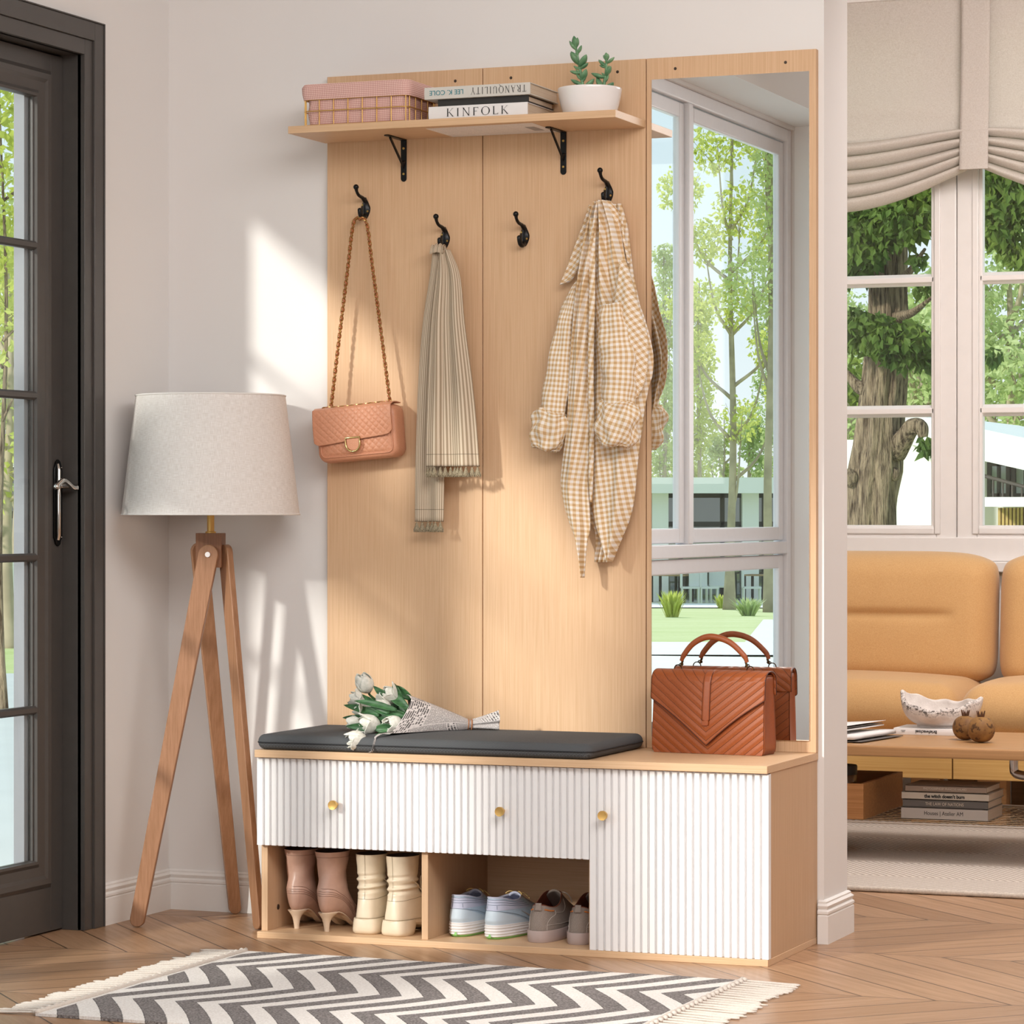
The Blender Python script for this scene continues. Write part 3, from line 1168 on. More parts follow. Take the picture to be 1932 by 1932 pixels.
mb = MB()
rg = [liner_ring(-0.004, SZ + 0.001), liner_ring(-0.002, SZ + 0.012, wob=0.0012), liner_ring(-0.001, SZ + 0.030, wob=0.0020), liner_ring(-0.001, SZ + 0.052, wob=0.0018), liner_ring(0.0, 1.926, wob=0.001)]
mb.rings(rg, True, True, False, liner_uv(rg))
inner = [liner_ring(0.0, zt - 0.002), liner_ring(-0.006, zt - 0.03), liner_ring(-0.010, SZ + 0.01)]
mb.rings(inner, True, False, True, liner_uv(inner))
lin_o = mb.build('liner', M_PINK, bk, smooth=60)
mb = MB()
fo = [liner_ring(0.003, 1.9175), liner_ring(0.0085, 1.9165, wob=0.0007), liner_ring(0.0105, 1.930, wob=0.0009), liner_ring(0.0105, 1.945, wob=0.0008), liner_ring(0.007, zt + 0.001, wob=0.0006), liner_ring(0.001, zt, wob=0.0004)]
mb.rings(fo, True, False, False, liner_uv(fo))
mb.build('liner_cuff', M_PINK, bk, smooth=60)
wf = MB()
rw = 0.0014
for k in range(8):
    x = lerp(bx0, bx1, k / 7)
    for y in (by0 - 0.0035, by1 + 0.0035):
        wf.tube([(x, y, SZ + 0.0015), (x, y, 1.918)], rw, 7)
for k in range(5):
    y = lerp(by0 + 0.01, by1 - 0.01, k / 4)
    for x in (bx0 - 0.0035, bx1 + 0.0035):
        wf.tube([(x, y, SZ + 0.0015), (x, y, 1.918)], rw, 7)
for z, o_ in ((SZ + 0.0015, 0.0035), (1.8905, 0.0065), (1.917, 0.0035)):
    wf.loop(liner_ring(o_, z), rw, 7)
for k in range(8):
    x = lerp(bx0, bx1, k / 7)
    wf.tube([(x, by0 - 0.0035, SZ + 0.0015), (x, by1 + 0.0035, SZ + 0.0015)], rw, 6)
wf.build('wire_frame', M_GOLD, bk, smooth=60)


def book(name, label, x0, x1, y0, y1, z0, z1, cover, group=None, board=0.0022, lip=0.003, round_=0.0, loc=None):
    """lying book, spine towards -y"""
    t = thing(name, label, 'book', loc or ((x0 + x1) / 2, (y0 + y1) / 2, z0), group)
    c = MB()
    c.box(x0, x1, y0, y1, z0, z0 + board)
    c.box(x0, x1, y0, y1, z1 - board, z1)
    n = 8
    prof = [(y0 - round_ * sin(pi * k / n), lerp(z0, z1, k / n)) for k in range(n + 1)]
    poly = prof + [(y0 + 0.003, z1), (y0 + 0.003, z0)]
    c.prism([(p[0], p[1]) for p in poly], lambda a, b, d: (d, a, b), x0, x1)
    c.build('cover', cover, t, bev=0.0005)
    MB().box(x0 + lip, x1 - lip, y0 + 0.003, y1 - lip, z0 + board, z1 - board).build('pages', M_BOOKPAGE, t)
    return t


M_WHITEBOOK = plain('white_book_cloth', '#edeae9', 0.6, var=0.015)
M_GREYBOOK = plain('pale_grey_book_cloth', '#d2cfc8', 0.6, var=0.015)
M_BLACKBOOK = plain('black_book_cloth', '#2c2a29', 0.55, var=0.04)
M_TEAL = plain('teal_ink', '#2f8490', 0.6, var=0.02)
GB = 'books stacked on the shelf'
zb = SZ + 0.0002
t1 = book('book', 'thick white book lettered KINFOLK, lowest in the shelf stack', -0.2568, -0.0146, -0.200, -0.035, zb, zb + 0.0298, M_WHITEBOOK, GB, round_=0.0015)
serif_text('title', 'KINFOLK', -0.212, -0.061, 0.0185, face_front(0, -0.2017, zb + 0.0146), M_INK, t1)
t2 = book('book', 'slim black book between the white and the grey book', -0.234, -0.0126, -0.199, -0.040, zb + 0.030, zb + 0.0452, M_BLACKBOOK, GB, round_=0.001)
t3 = book('book', 'pale grey book lettered TRANQUILITY upside down, top of the shelf stack', -0.2632, -0.0049, -0.209, -0.030, zb + 0.0454, zb + 0.0725, M_GREYBOOK, GB, round_=0.0015)
M3 = face_front(-0.134, -0.2108, zb + 0.0592, True)
serif_text('title', 'TRANQUILITY', -0.120, 0.014, 0.0155, M3, M_INK, t3)
text_mesh('author_name', 'LEE K. COLE', 0.0155, M3 @ Matrix.Translation((0.0745, 0, 0)), M_TEAL, t3, width=0.083)

# white bowl with two jade stems
pot = thing('potted_succulent', 'round white pot with two jade plant stems on the shelf end', 'potted plant', (0.104, -0.118, SZ))
pc = (0.105, -0.120, SZ)
M_CERAMIC = plain('white_glazed_ceramic', '#efebea', 0.12, var=0.006, spec=0.6)
MB().lathe([(0.0001, 0.0), (0.052, 0.0), (0.0575, 0.002), (0.0605, 0.007), (0.0655, 0.024), (0.0700, 0.044), (0.0722, 0.058), (0.0728, 0.0615), (0.0720, 0.0635), (0.0705, 0.0635), (0.0698, 0.060), (0.067, 0.044)], pc, 56).build(
    'pot', M_CERAMIC, pot, smooth=50)
MB().lathe([(0.0001, 0.054), (0.030, 0.0545), (0.0665, 0.053)], pc, 40).build('soil', plain('potting_soil', '#4b3a2d', 0.95, var=0.3, nscale=300, bump=0.5), pot, smooth=60)
t = NT('jade_leaf', 0.38, 0, 0.45)
nz = t.noise(t.tc(), 60, 3)
t.color(t.mix(t.mapr(nz, 0.3, 0.7), lin('#4d7c57'), lin('#7fa67c')))
M_JADE = t.m


def jade(base, pts, leaves):
    """pts: stem as (dx, dz) in metres, leaves: (t along stem, direction angle in x-z, y lean, length)"""
    mb = MB()
    st = spline([Vector(base) + Vector((dx, dy, dz)) for dx, dy, dz in pts], 24)
    mb.tube(st, [lerp(0.0042, 0.0026, k / 24) for k in range(25)], 9)
    for tt, ang, lean, L in leaves:
        p = st[min(24, int(tt * 24))]
        d = Vector((cos(ang) * cos(lean), sin(lean), sin(ang) * cos(lean)))
        upv = Vector((0, 0, 1))
        side = d.cross(upv)
        if side.length < 0.1:
            side = Vector((0, 1, 0))
        side.normalize()
        nrm = side.cross(d).normalized()
        rings = []
        for k in range(9):
            u = k / 8
            c = p + d * (L * u) + nrm * (0.16 * L * u * u)
            w = L * (0.09 + 0.25 * sin(pi * min(1, 0.12 + u * 0.9)) ** 1.1 * (0.55 + 0.6 * u)) * (1 if u < 0.99 else 0.3)
            th = w * 0.55
            rings.append([c + side * (w * cos(2 * pi * q / 10)) + nrm * (th * sin(2 * pi * q / 10)) for q in range(10)])
        mb.rings(rings)
    return mb.build('plant', M_JADE, pot, smooth=70)


rj = random.Random(3)
lv = []
for tt, a, L in ((1.0, 100, 0.021), (1.0, 70, 0.018), (0.97, 135, 0.020), (0.86, 155, 0.015), (0.88, 50, 0.017), (0.84, 85, 0.011), (0.68, 130, 0.026), (0.66, 110, 0.014), (0.66, 55, 0.016), (0.64, 42, 0.026),
                 (0.62, 165, 0.015), (0.62, 20, 0.019), (0.50, 175, 0.022), (0.52, 150, 0.012), (0.38, 140, 0.016), (0.40, 50, 0.022), (0.32, 165, 0.024), (0.34, 60, 0.018), (0.20, 30, 0.028), (0.18, 175, 0.013),
                 (0.10, 150, 0.020), (0.05, 175, 0.022), (0.08, 10, 0.020), (0.03, 5, 0.032)):
    lv.append((tt, radians(a), rj.uniform(-0.55, 0.25), L * 1.28))
jade((0.0885, -0.118, SZ + 0.050), [(0, 0, 0), (-0.001, 0, 0.02), (-0.006, 0, 0.05), (-0.012, 0.0, 0.08), (-0.017, -0.002, 0.108)], lv)
lv = []
for tt, a, L in ((1.0, 90, 0.014), (1.0, 60, 0.013), (1.0, 130, 0.012), (0.95, 100, 0.010), (0.92, 25, 0.018), (0.84, 150, 0.020), (0.80, 168, 0.014), (0.66, 60, 0.015), (0.58, 45, 0.020), (0.55, 150, 0.010), (0.50, 172, 0.026),
                 (0.36, 55, 0.016), (0.16, 130, 0.028), (0.10, 20, 0.028), (0.04, 10, 0.022)):
    lv.append((tt, radians(a), rj.uniform(-0.55, 0.25), L * 1.28))
jade((0.138, -0.120, SZ + 0.050), [(0, 0, 0), (0.002, 0, 0.025), (0.006, 0, 0.05), (0.007, 0, 0.075)], lv)
# ------------------------------------------------------------------ things on the hooks
# quilted shoulder bag on a woven chain
bagx, bagz = -0.4905, 1.148
bag = thing('shoulder_bag', 'blush quilted flap bag hanging by a woven chain from the left hook', 'handbag', (-0.49, -0.055, 1.08))
t = NT('blush_leather', 0.42, 0, 0.45)
nz = t.noise(t.tc(), 900, 3)
t.color(t.mix(t.mapr(nz, 0.35, 0.65), lin('#c58564'), lin('#d49878')))
t.bump(nz, 0.12, 0.0005)
M_BLUSH = t.m
TB = Matrix.Translation((bagx, -0.056, bagz)) @ Matrix.Rotation(radians(-4.6), 4, 'Y')
W2, H2, D2 = 0.103, 0.062, 0.030


def quilt(x, z, s=0.0165, amp=0.0022):
    a = abs((((x + z) / s) % 1.0) - 0.5) * 2
    b = abs((((x - z) / s) % 1.0) - 0.5) * 2
    return -amp * (max(a, b) ** 5)


def bag_front(u, w, hw, z0, z1, base, bulge, inset=0.0):
    x = lerp(-hw, hw, u)
    z = lerp(z0, z1, w)
    e = (1 - abs(2 * u - 1) ** 6) * (1 - abs(2 * w - 1) ** 6)
    y = -(base + bulge * e) - quilt(x, z) * e
    return x, y, z


mb = MB()


def srr(hw, hh, r, n=10):
    pts = []
    for q, (sx, sz) in enumerate(((1, 1), (-1, 1), (-1, -1), (1, -1))):
        for k in range(n + 1):
            a = pi / 2 * q + pi / 2 * k / n
            pts.append((sx * (hw - r) + r * cos(a), sz * (hh - r) + r * sin(a)))
    return pts


# body: rounded rectangle outline lofted through the thickness
ringsb = []
for y, ins in ((D2, 0.012), (D2 - 0.003, 0.004), (D2 - 0.010, 0.0), (0, -0.001), (-D2 + 0.012, 0.0), (-D2 + 0.005, 0.002), (-D2 + 0.001, 0.006), (-D2, 0.010)):
    ringsb.append([(x * (1 + 0.0 * z), y, z) for x, z in srr(W2 - ins, H2 - ins, 0.022)])
mb.rings(ringsb, True, True, True)
xform(mb, TB)
body = mb.build('body', M_BLUSH, bag, smooth=45)
mb = MB()


def front_fn(u, w):
    x = lerp(-W2 + 0.013, W2 - 0.013, u)
    z = lerp(-H2 + 0.014, 0.020, w)
    e = (1 - abs(2 * u - 1) ** 8) * (1 - abs(2 * w - 1) ** 8)
    return x, -D2 - 0.0045 * e - quilt(x, z) * e + 0.001, z


mb.grid(front_fn, 90, 36)
xform(mb, TB)
mb.build('front_panel', M_BLUSH, bag, smooth=180)
mb = MB()
mb.loop([(x, -D2 - 0.0012, z) for x, z in srr(W2 - 0.011, H2 - 0.011, 0.014)], 0.0016, 8)
xform(mb, TB)
mb.build('piping', M_BLUSH, bag, smooth=180)


# flap: from the back of the top over the front with a gently curved lower edge
def flap_fn(u, w):
    x = lerp(-W2 - 0.002, W2 - 0.006, u)
    edge = -0.010 - 0.0145 * (1 - u) ** 1.5 - 0.004 * abs(2 * u - 1) ** 6 * -1.0
    if u > 0.93:
        edge += 0.010 * ((u - 0.93) / 0.07) ** 2
    if u < 0.07:
        edge += 0.006 * ((0.07 - u) / 0.07) ** 2
    # w: 0 back edge, 0.25 front of the top, 1 lower edge
    if w < 0.25:
        a = w / 0.25 * pi / 2 * 1.0
        y = lerp(D2 * 0.7, -D2 - 0.003, w / 0.25)
        z = H2 + 0.002 + 0.002 * sin(pi * w / 0.25)
        if w > 0.18:
            z -= 0.004 * ((w - 0.18) / 0.07) ** 2
    else:
        q = (w - 0.25) / 0.75
        z = lerp(H2 - 0.002, edge, q)
        e = (1 - abs(2 * u - 1) ** 10) * (1 - q ** 10)
        y = -D2 - 0.0062 - 0.004 * sin(pi * min(q * 0.9, 1)) - quilt(x, z) * e
    return x, y, z


mb.__init__()
mb.grid(flap_fn, 100, 60)
xform(mb, TB)
fl_o = mb.build('flap', M_BLUSH, bag, smooth=180, solid=0.0022, offset=1)
# clasp: gilt D ring with a leather centre
mb = MB()
dpts = [(-0.017, 0.014), (0.017, 0.014)] + [(0.0185 * cos(a), 0.004 + 0.0185 * sin(a) * 1.0) for a in [-pi * k / 14 for k in range(0, 15)]]
dpts = [(-0.0182, 0.014), (0.0182, 0.014)] + [(0.0182 * cos(-pi * k / 16), -0.001 + 0.0175 * sin(-pi * k / 16)) for k in range(17)]
ring = [(x - 0.0045, -D2 - 0.0125, z - 0.0235) for x, z in dpts]
mb.loop(ring, 0.0023, 8)
xform(mb, TB)
clasp = mb.build('clasp', plain('pale_gilt_metal', '#c9b47e', 0.22, 1.0, var=0.05), bag, smooth=60)
mb = MB()
n = len(dpts)
mb.prism([(x * 0.88 - 0.0045, z * 0.88 - 0.0235) for x, z in dpts], lambda a, b, d: (a, -D2 - d, b), 0.003, 0.0115)
xform(mb, TB)
mb.build('clasp_pad', M_BLUSH, clasp, bev=0.001)

# chain: over the hook, both ends into the top of the bag, and a run of it along the top
pL, pR = TB @ Vector((-0.071, -0.006, H2 + 0.004)), TB @ Vector((0.082, -0.006, H2 + 0.004))
top = Vector((-0.4985, -0.0465, 1.6545))
path = spline([pL, pL.lerp(top, 0.35) + Vector((-0.006, 0, 0.0)), pL.lerp(top, 0.7) + Vector((-0.010, 0, 0.01)), top + Vector((-0.017, 0, -0.012)), top + Vector((0, 0, 0.0)), top + Vector((0.018, 0, -0.014)),
               pR.lerp(top, 0.72) + Vector((0.010, 0, 0.012)), pR.lerp(top, 0.35) + Vector((0.006, 0, 0)), pR], 520)
run = spline([TB @ Vector(p) for p in ((-0.086, -0.018, H2 + 0.0045), (-0.04, -0.020, H2 + 0.003), (0.0, -0.020, H2 + 0.003), (0.04, -0.019, H2 + 0.004), (0.078, -0.014, H2 + 0.005))], 90)


def chain(path, n_links, rl):
    links, lace = MB(), MB()
    L = [0.0]
    for i in range(1, len(path)):
        L.append(L[-1] + (path[i] - path[i - 1]).length)

    def at(d):
        d = max(0, min(d, L[-1] - 1e-6))
        lo, hi = 0, len(L) - 1
        while hi - lo > 1:
            m_ = (lo + hi) // 2
            if L[m_] <= d:
                lo = m_
            else:
                hi = m_
        f = (d - L[lo]) / max(L[hi] - L[lo], 1e-9)
        return path[lo].lerp(path[hi], f), (path[hi] - path[lo]).normalized()
    for k in range(n_links):
        p, tg = at((k + 0.5) / n_links * L[-1])
        sd = tg.cross(Vector((0, 1, 0))).normalized()
        nr = sd.cross(tg)
        ln = L[-1] / n_links * 0.66
        ax = (sd * cos(0.8) + nr * sin(0.8)) if k % 2 else (sd * cos(0.8) - nr * sin(0.8))
        links.loop([p + tg * (ln * cos(2 * pi * q / 10)) + ax * (rl * sin(2 * pi * q / 10)) for q in range(10)], rl * 0.30, 5)
    m_ = n_links * 4
    pts = []
    for k in range(m_ + 1):
        p, tg = at(k / m_ * L[-1])
        sd = tg.cross(Vector((0, 1, 0))).normalized()
        nr = sd.cross(tg)
        a = pi * k / 2
        pts.append(p + sd * (rl * 0.55 * cos(a)) + nr * (rl * 0.55 * sin(a)))
    lace.tube(pts, rl * 0.62, 6)
    return links, lace


M_GILT = plain('antique_gilt', '#b08d55', 0.3, 1.0, var=0.15, nscale=200)
M_LACE = plain('brown_leather_lace', '#a4623a', 0.5, var=0.12, nscale=150)
l1, l2 = chain(path, 88, 0.0042)
st = l1.build('chain_strap', M_GILT, bag, smooth=60)
l2.build('leather_lace', M_LACE, st, smooth=60)
l1, l2 = chain(run, 14, 0.0042)
st = l1.build('chain_strap', M_GILT, bag, smooth=60)
l2.build('leather_lace', M_BLUSH, st, smooth=60)


# ---- cloth patches described by their left and right edges
def patch(mb, rows, fold, nu=40, nv=60, uvrot=0.0, y0=-0.05, uvc=None, bulge=0.02, vscale=1.0):
    """rows: (z, xl, xr, y) from top to bottom; fold(u, v) adds depth towards the room"""
    zs = [r[0] for r in rows]
    S = spline([Vector((i, 0, 0)) for i in range(len(rows))], 10)
    Lc = spline([Vector((r[1], r[3], r[0])) for r in rows], nv)
    Rc = spline([Vector((r[2], r[3], r[0])) for r in rows], nv)

    arc = [0.0]
    for k in range(nv):
        arc.append(arc[-1] + ((Lc[k + 1] + Rc[k + 1]) / 2 - (Lc[k] + Rc[k]) / 2).length)

    def fn(u, v):
        k = int(round(v * nv))
        a, b = Lc[k], Rc[k]
        p = a.lerp(b, u)
        return (p.x, p.y - bulge * sin(pi * u) ** 0.7 - fold(u, v), p.z)

    def uv(u, v):
        k = int(round(v * nv))
        w = (Rc[k] - Lc[k]).length
        uu, vv = (u - 0.5) * w, -arc[k] * vscale
        c_, s_ = cos(uvrot), sin(uvrot)
        return (uu * c_ - vv * s_ + 3.0, uu * s_ + vv * c_ + 5.0)
    mb.grid(fn, nu, nv, uv)
    return mb


# ---- scarf: striped, two ends hanging in front of each other
t = NT('olive_striped_wool', 0.9, 0, 0.15)
s = t.sep(t.tc('UV'))
st_ = t.math('PINGPONG', s[0], 0.00425)
k_ = t.mapr(st_, 0.0012, 0.0030, 0, 1, True)
c_ = t.mix(k_, lin('#a4917a'), lin('#d8c8b2'))
w_ = t.noise(t.scale(t.tc('UV'), (900, 2200, 1)), 1.0, 2)
band1 = t.math('MULTIPLY', t.math('GREATER_THAN', s[1], 0.0), t.math('LESS_THAN', s[1], 0.0012))
band2 = t.math('MULTIPLY', t.math('GREATER_THAN', s[1], 0.0275), t.math('LESS_THAN', s[1], 0.0287))
c_ = t.mix(t.math('MULTIPLY', t.math('ADD', band1, band2), 0.75), c_, lin('#4a4133'))
t.color(t.mix(t.mapr(w_, 0.3, 0.7, 0, 0.12), c_, lin('#6f6149')))
t.bump(w_, 0.2, 0.0008)
M_SCARF = t.m
sc = thing('scarf', 'olive and cream striped scarf with tasselled ends draped over a hook', 'scarf', (-0.29, -0.05, 0.91))
Ys = -0.075


def srows(pts, Y):
    out = []
    for (lx, ly), (rx, ry), yy in pts:
        a, b = A(lx, ly, Y), A(rx, ry, Y)
        out.append(((a.z + b.z) / 2, a.x, b.x, yy))
    return out


def scarf_end(name, rows, fold, yoff, n_t, tz, parent):
    mb = MB()
    zs_end = rows[-1][0]
    nv = 70
    Lc = spline([Vector((r[1], r[3], r[0])) for r in rows], nv)
    Rc = spline([Vector((r[2], r[3], r[0])) for r in rows], nv)
    wid = (Rc[-1] - Lc[-1]).length * 1.0

    def fn(u, v):
        k = int(round(v * nv))
        p = Lc[k].lerp(Rc[k], u)
        return (p.x, p.y - fold(u, v), p.z)

    def uv(u, v):
        k = int(round(v * nv))
        return (u * 0.145, (Lc[k].z - zs_end) + 0.0)
    mb.grid(fn, 56, nv, uv)
    o = mb.build(name, M_SCARF, parent, smooth=180, solid=0.0025, offset=-1)
    for q in range(n_t):
        u = (q + 0.5) / n_t
        p = Vector(fn(u, 1.0))
        tm = MB()
        rq = R.uniform(0.9, 1.15)
        tm.lathe([(0.0008, 0.001), (0.0014, -0.003), (0.0034, -0.005), (0.0030, -0.0075), (0.0052 * rq, -0.013), (0.0066 * rq, -0.0205), (0.0001, -0.0215)], p, 9)
        for h in range(10):
            a = 2 * pi * h / 10 + rq
            tm.tube([p + Vector((0.002 * cos(a), 0.002 * sin(a), -0.008)), p + Vector((0.0068 * rq * cos(a), 0.0066 * rq * sin(a), -0.019)), p + Vector((0.0074 * rq * cos(a + 0.3), 0.007 * sin(a), -0.0245))], 0.0011, 4)
        tm.build('tassel', M_TASSEL, o, smooth=50)
    return o


t = NT('grey_brown_tassel', 0.95, 0, 0.1)
t.color(t.mix(t.mapr(t.noise(t.tc(), 700, 2), 0.35, 0.65), lin('#6f6553'), lin('#b3a68c')))
M_TASSEL = t.m

back = srows([((812, 476), (838, 478), -0.052), ((806, 520), (846, 520), -0.050), ((793, 610), (846, 610), -0.052), ((785, 720), (844, 720), -0.054), ((781, 850), (838, 850), -0.056), ((780, 985), (836, 983), -0.058)], -0.065)
front = srows([((822, 470), (842, 472), -0.066), ((817, 520), (862, 522), -0.070), ((810, 610), (873, 610), -0.078), ((806, 720), (889, 720), -0.084), ((804, 800), (898, 800), -0.088), ((803, 882), (904, 878), -0.090)], -0.085)
scarf_end('long_end', back, lambda u, v: 0.006 * sin(u * 9.0 + 0.5) * (0.5 + 0.5 * v) + 0.004 * sin(u * 4 - v * 2), 0, 6, 0, sc)
scarf_end('short_end', front, lambda u, v: (0.004 + 0.006 * v) * cos((u - 0.30) * 13.0 + 0.7 * v) + (0.010 * exp(-((u - 0.36 + 0.05 * v) / 0.06) ** 2) * -1.0 * min(1, v * 2)), 0, 12, 0, sc)
# the gathered loop over the hook
lp = MB()


def loop_fn(u, v):
    a = lerp(pi * 0.02, pi * 0.98, v)
    w = lerp(0.017, 0.015, sin(a))
    x0_ = -0.2915
    yc, zc = -0.060, 1.566
    rr = 0.0115 + 0.0016 * cos(u * 19)
    return (x0_ + lerp(-w, w, u), yc - rr * cos(a) * 1.0, zc + rr * 1.75 * sin(a) - 0.004 * abs(2 * u - 1))


lp.grid(loop_fn, 30, 16, lambda u, v: (u * 0.145, 0.6 + v * 0.04))
lp.build('gathered_loop', M_SCARF, sc, smooth=180, solid=0.003, offset=0)

# ---- shirt
M_GING = gingham('tan_gingham_cotton', '#f1e9e2', '#e2caa8', '#caa26d', 0.0118, bump=0.1)
shirt = thing('shirt', 'tan and white gingham shirt with rolled cuffs hanging from the right hook', 'shirt', (0.12, -0.06, 0.82))


def prow(pts, Y):
    """pts: (y px, left px, right px, depth) -> rows"""
    out = []
    for py, lx, rx, yy in pts:
        a, b = A(lx, py, Y), A(rx, py, Y)
        out.append((a.z, a.x, b.x, yy))
    return out


def cpx(x):
    return 940 + x / 2.385


def cpy(y):
    return 310 + y / 2.385


def crow(pts, Y):
    return prow([(cpy(y), cpx(l), cpx(r), d) for y, l, r, d in pts], Y)


def cloth(name, rows, fold, rot=0.0, bulge=0.02, nu=44, nv=70, parent=None, th=0.0014):
    mb = MB()
    patch(mb, rows, fold, nu, nv, rot, bulge=bulge)
    return mb.build(name, M_GING, parent or shirt, smooth=180, solid=th, offset=0)


# back of the shirt, close to the panel
cloth('back_panel', crow([(180, 420, 545, -0.030), (300, 370, 575, -0.030), (500, 345, 600, -0.030), (800, 320, 655, -0.030), (1100, 330, 650, -0.030), (1500, 330, 590, -0.032), (1640, 425, 555, -0.034), (1790, 428, 500, -0.036)], -0.045),
      lambda u, v: 0.004 * sin(u * 22), bulge=0.006)
# collar flaps at the shoulders
cloth('collar', crow([(185, 408, 440, -0.050), (260, 388, 425, -0.052), (360, 352, 400, -0.052), (450, 318, 368, -0.050), (520, 285, 330, -0.046), (541, 276, 279, -0.045)], -0.05), lambda u, v: 0.004 * sin(u * 7 + v * 3), rot=0.45, bulge=0.003)
cloth('collar', crow([(165, 488, 505, -0.060), (220, 500, 552, -0.062), (270, 515, 571, -0.062), (330, 540, 574, -0.058), (390, 560, 584, -0.052), (446, 578, 589, -0.048)], -0.055), lambda u, v: 0.006 * sin(u * 6 + v * 4), rot=-0.35, bulge=0.004)
# front panels
cloth('front_panel', crow([(168, 428, 470, -0.064), (230, 412, 468, -0.066), (300, 395, 470, -0.066), (420, 372, 452, -0.068), (600, 348, 420, -0.072), (800, 330, 412, -0.076), (1000, 318, 410, -0.078), (1180, 305, 409, -0.078), (1350, 284, 408, -0.078),
                           (1450, 278, 406, -0.078), (1560, 298, 412, -0.078), (1640, 322, 412, -0.076), (1700, 345, 398, -0.074), (1790, 368, 388, -0.072), (1860, 378, 382, -0.07)], -0.08),
      lambda u, v: (0.0085 + 0.003 * sin(v * 9)) * sin(u * (12 - 5 * v) + v * 5 + 0.8) * (1 - 0.35 * v) + 0.005 * sin(u * 23 + v * 7) * (1 - v), rot=0.10, bulge=0.018, nu=60, nv=110)
cloth('front_panel', crow([(165, 452, 492, -0.058), (230, 446, 520, -0.062), (300, 440, 545, -0.064), (430, 428, 566, -0.064), (560, 418, 600, -0.064), (700, 414, 650, -0.062), (850, 411, 684, -0.060), (950, 410, 681, -0.060), (1010, 410, 664, -0.060),
                           (1180, 410, 634, -0.060), (1350, 410, 616, -0.060), (1500, 412, 602, -0.060), (1600, 424, 580, -0.060), (1700, 458, 540, -0.060), (1790, 492, 502, -0.058)], -0.07),
      lambda u, v: 0.0095 * sin(u * (16 - 5 * v) + v * 4 + 2.2) * (1 - 0.3 * v) + 0.005 * sin(u * 27 - v * 6) * (1 - v), rot=-0.16, bulge=0.024, nu=70, nv=110)
cloth('placket', crow([(240, 408, 440, -0.084), (400, 408, 436, -0.088), (700, 408, 434, -0.092), (1000, 410, 434, -0.094), (1220, 410, 432, -0.092), (1400, 408, 428, -0.088), (1520, 407, 416, -0.084)], -0.09),
      lambda u, v: 0.003 * sin(v * 17), rot=0.2, bulge=0.004, nu=14, nv=80)


def tube_sleeve(name, spine, radii, Y, rot=0.0, wr=0.003, seed=1, parent=None, flat=0.72, fr=9.0):
    """spine: (px crop x, y, depth, half-width px)"""
    rr = random.Random(seed)
    pts = []
    for x, y, d in spine:
        p = A(cpx(x), cpy(y), Y)
        pts.append(Vector((p.x, d, p.z)))
    P = spline(pts, 48)
    n = 36
    mb = MB()
    rings = []
    arc = [0.0]
    for k in range(48):
        arc.append(arc[-1] + (P[k + 1] - P[k]).length)
    for k, p in enumerate(P):
        tg = (P[min(k + 1, 48)] - P[max(k - 1, 0)]).normalized()
        sd = Vector((0, -1, 0)).cross(tg).normalized()
        nr = tg.cross(sd)
        r = interp([i / (len(radii) - 1) for i in range(len(radii))], radii, k / 48)
        row = []
        for q in range(n):
            a = 2 * pi * q / n
            w = wr * (sin(3 * a + k * 0.11 + seed) + 0.7 * sin(5 * a - k * 0.17 + seed * 2) + 0.8 * sin(k * fr / 16 + 2 * a))
            row.append(p + sd * ((r + w) * cos(a)) + nr * ((r * flat + w) * sin(a)))
        rings.append(row)

    def uv(i, j):
        r = 0.034
        uu, vv = j / n * 2 * pi * r, -arc[i]
        c_, s_ = cos(rot), sin(rot)
        return (uu * c_ - vv * s_ + 2, uu * s_ + vv * c_ + 4)
    mb.rings(rings, True, False, False, uv)
    return mb.build(name, M_GING, parent or shirt, smooth=180, solid=0.0014, offset=0)


s1 = tube_sleeve('sleeve', [(352, 520, -0.056), (326, 610, -0.060), (300, 720, -0.062), (280, 880, -0.066), (258, 1040, -0.070), (238, 1180, -0.073)], [0.003, 0.0150, 0.0215, 0.0275, 0.0300, 0.0300], -0.07, 0.06, 0.0016, 3)
s2 = tube_sleeve('sleeve', [(506, 630, -0.104), (520, 740, -0.106), (538, 880, -0.108), (540, 1000, -0.110), (536, 1150, -0.113)], [0.0250, 0.034, 0.0400, 0.0380, 0.0370], -0.11, -0.05, 0.0022, 5)
# shoulder swell over the right sleeve
cloth('shoulder', crow([(430, 552, 572, -0.094), (520, 535, 600, -0.096), (640, 520, 628, -0.096), (760, 512, 662, -0.094), (880, 520, 668, -0.092), (980, 545, 655, -0.090), (1050, 590, 625, -0.088)], -0.10),
      lambda u, v: 0.004 * sin(u * 8 + v * 6), rot=-0.55, bulge=0.020)


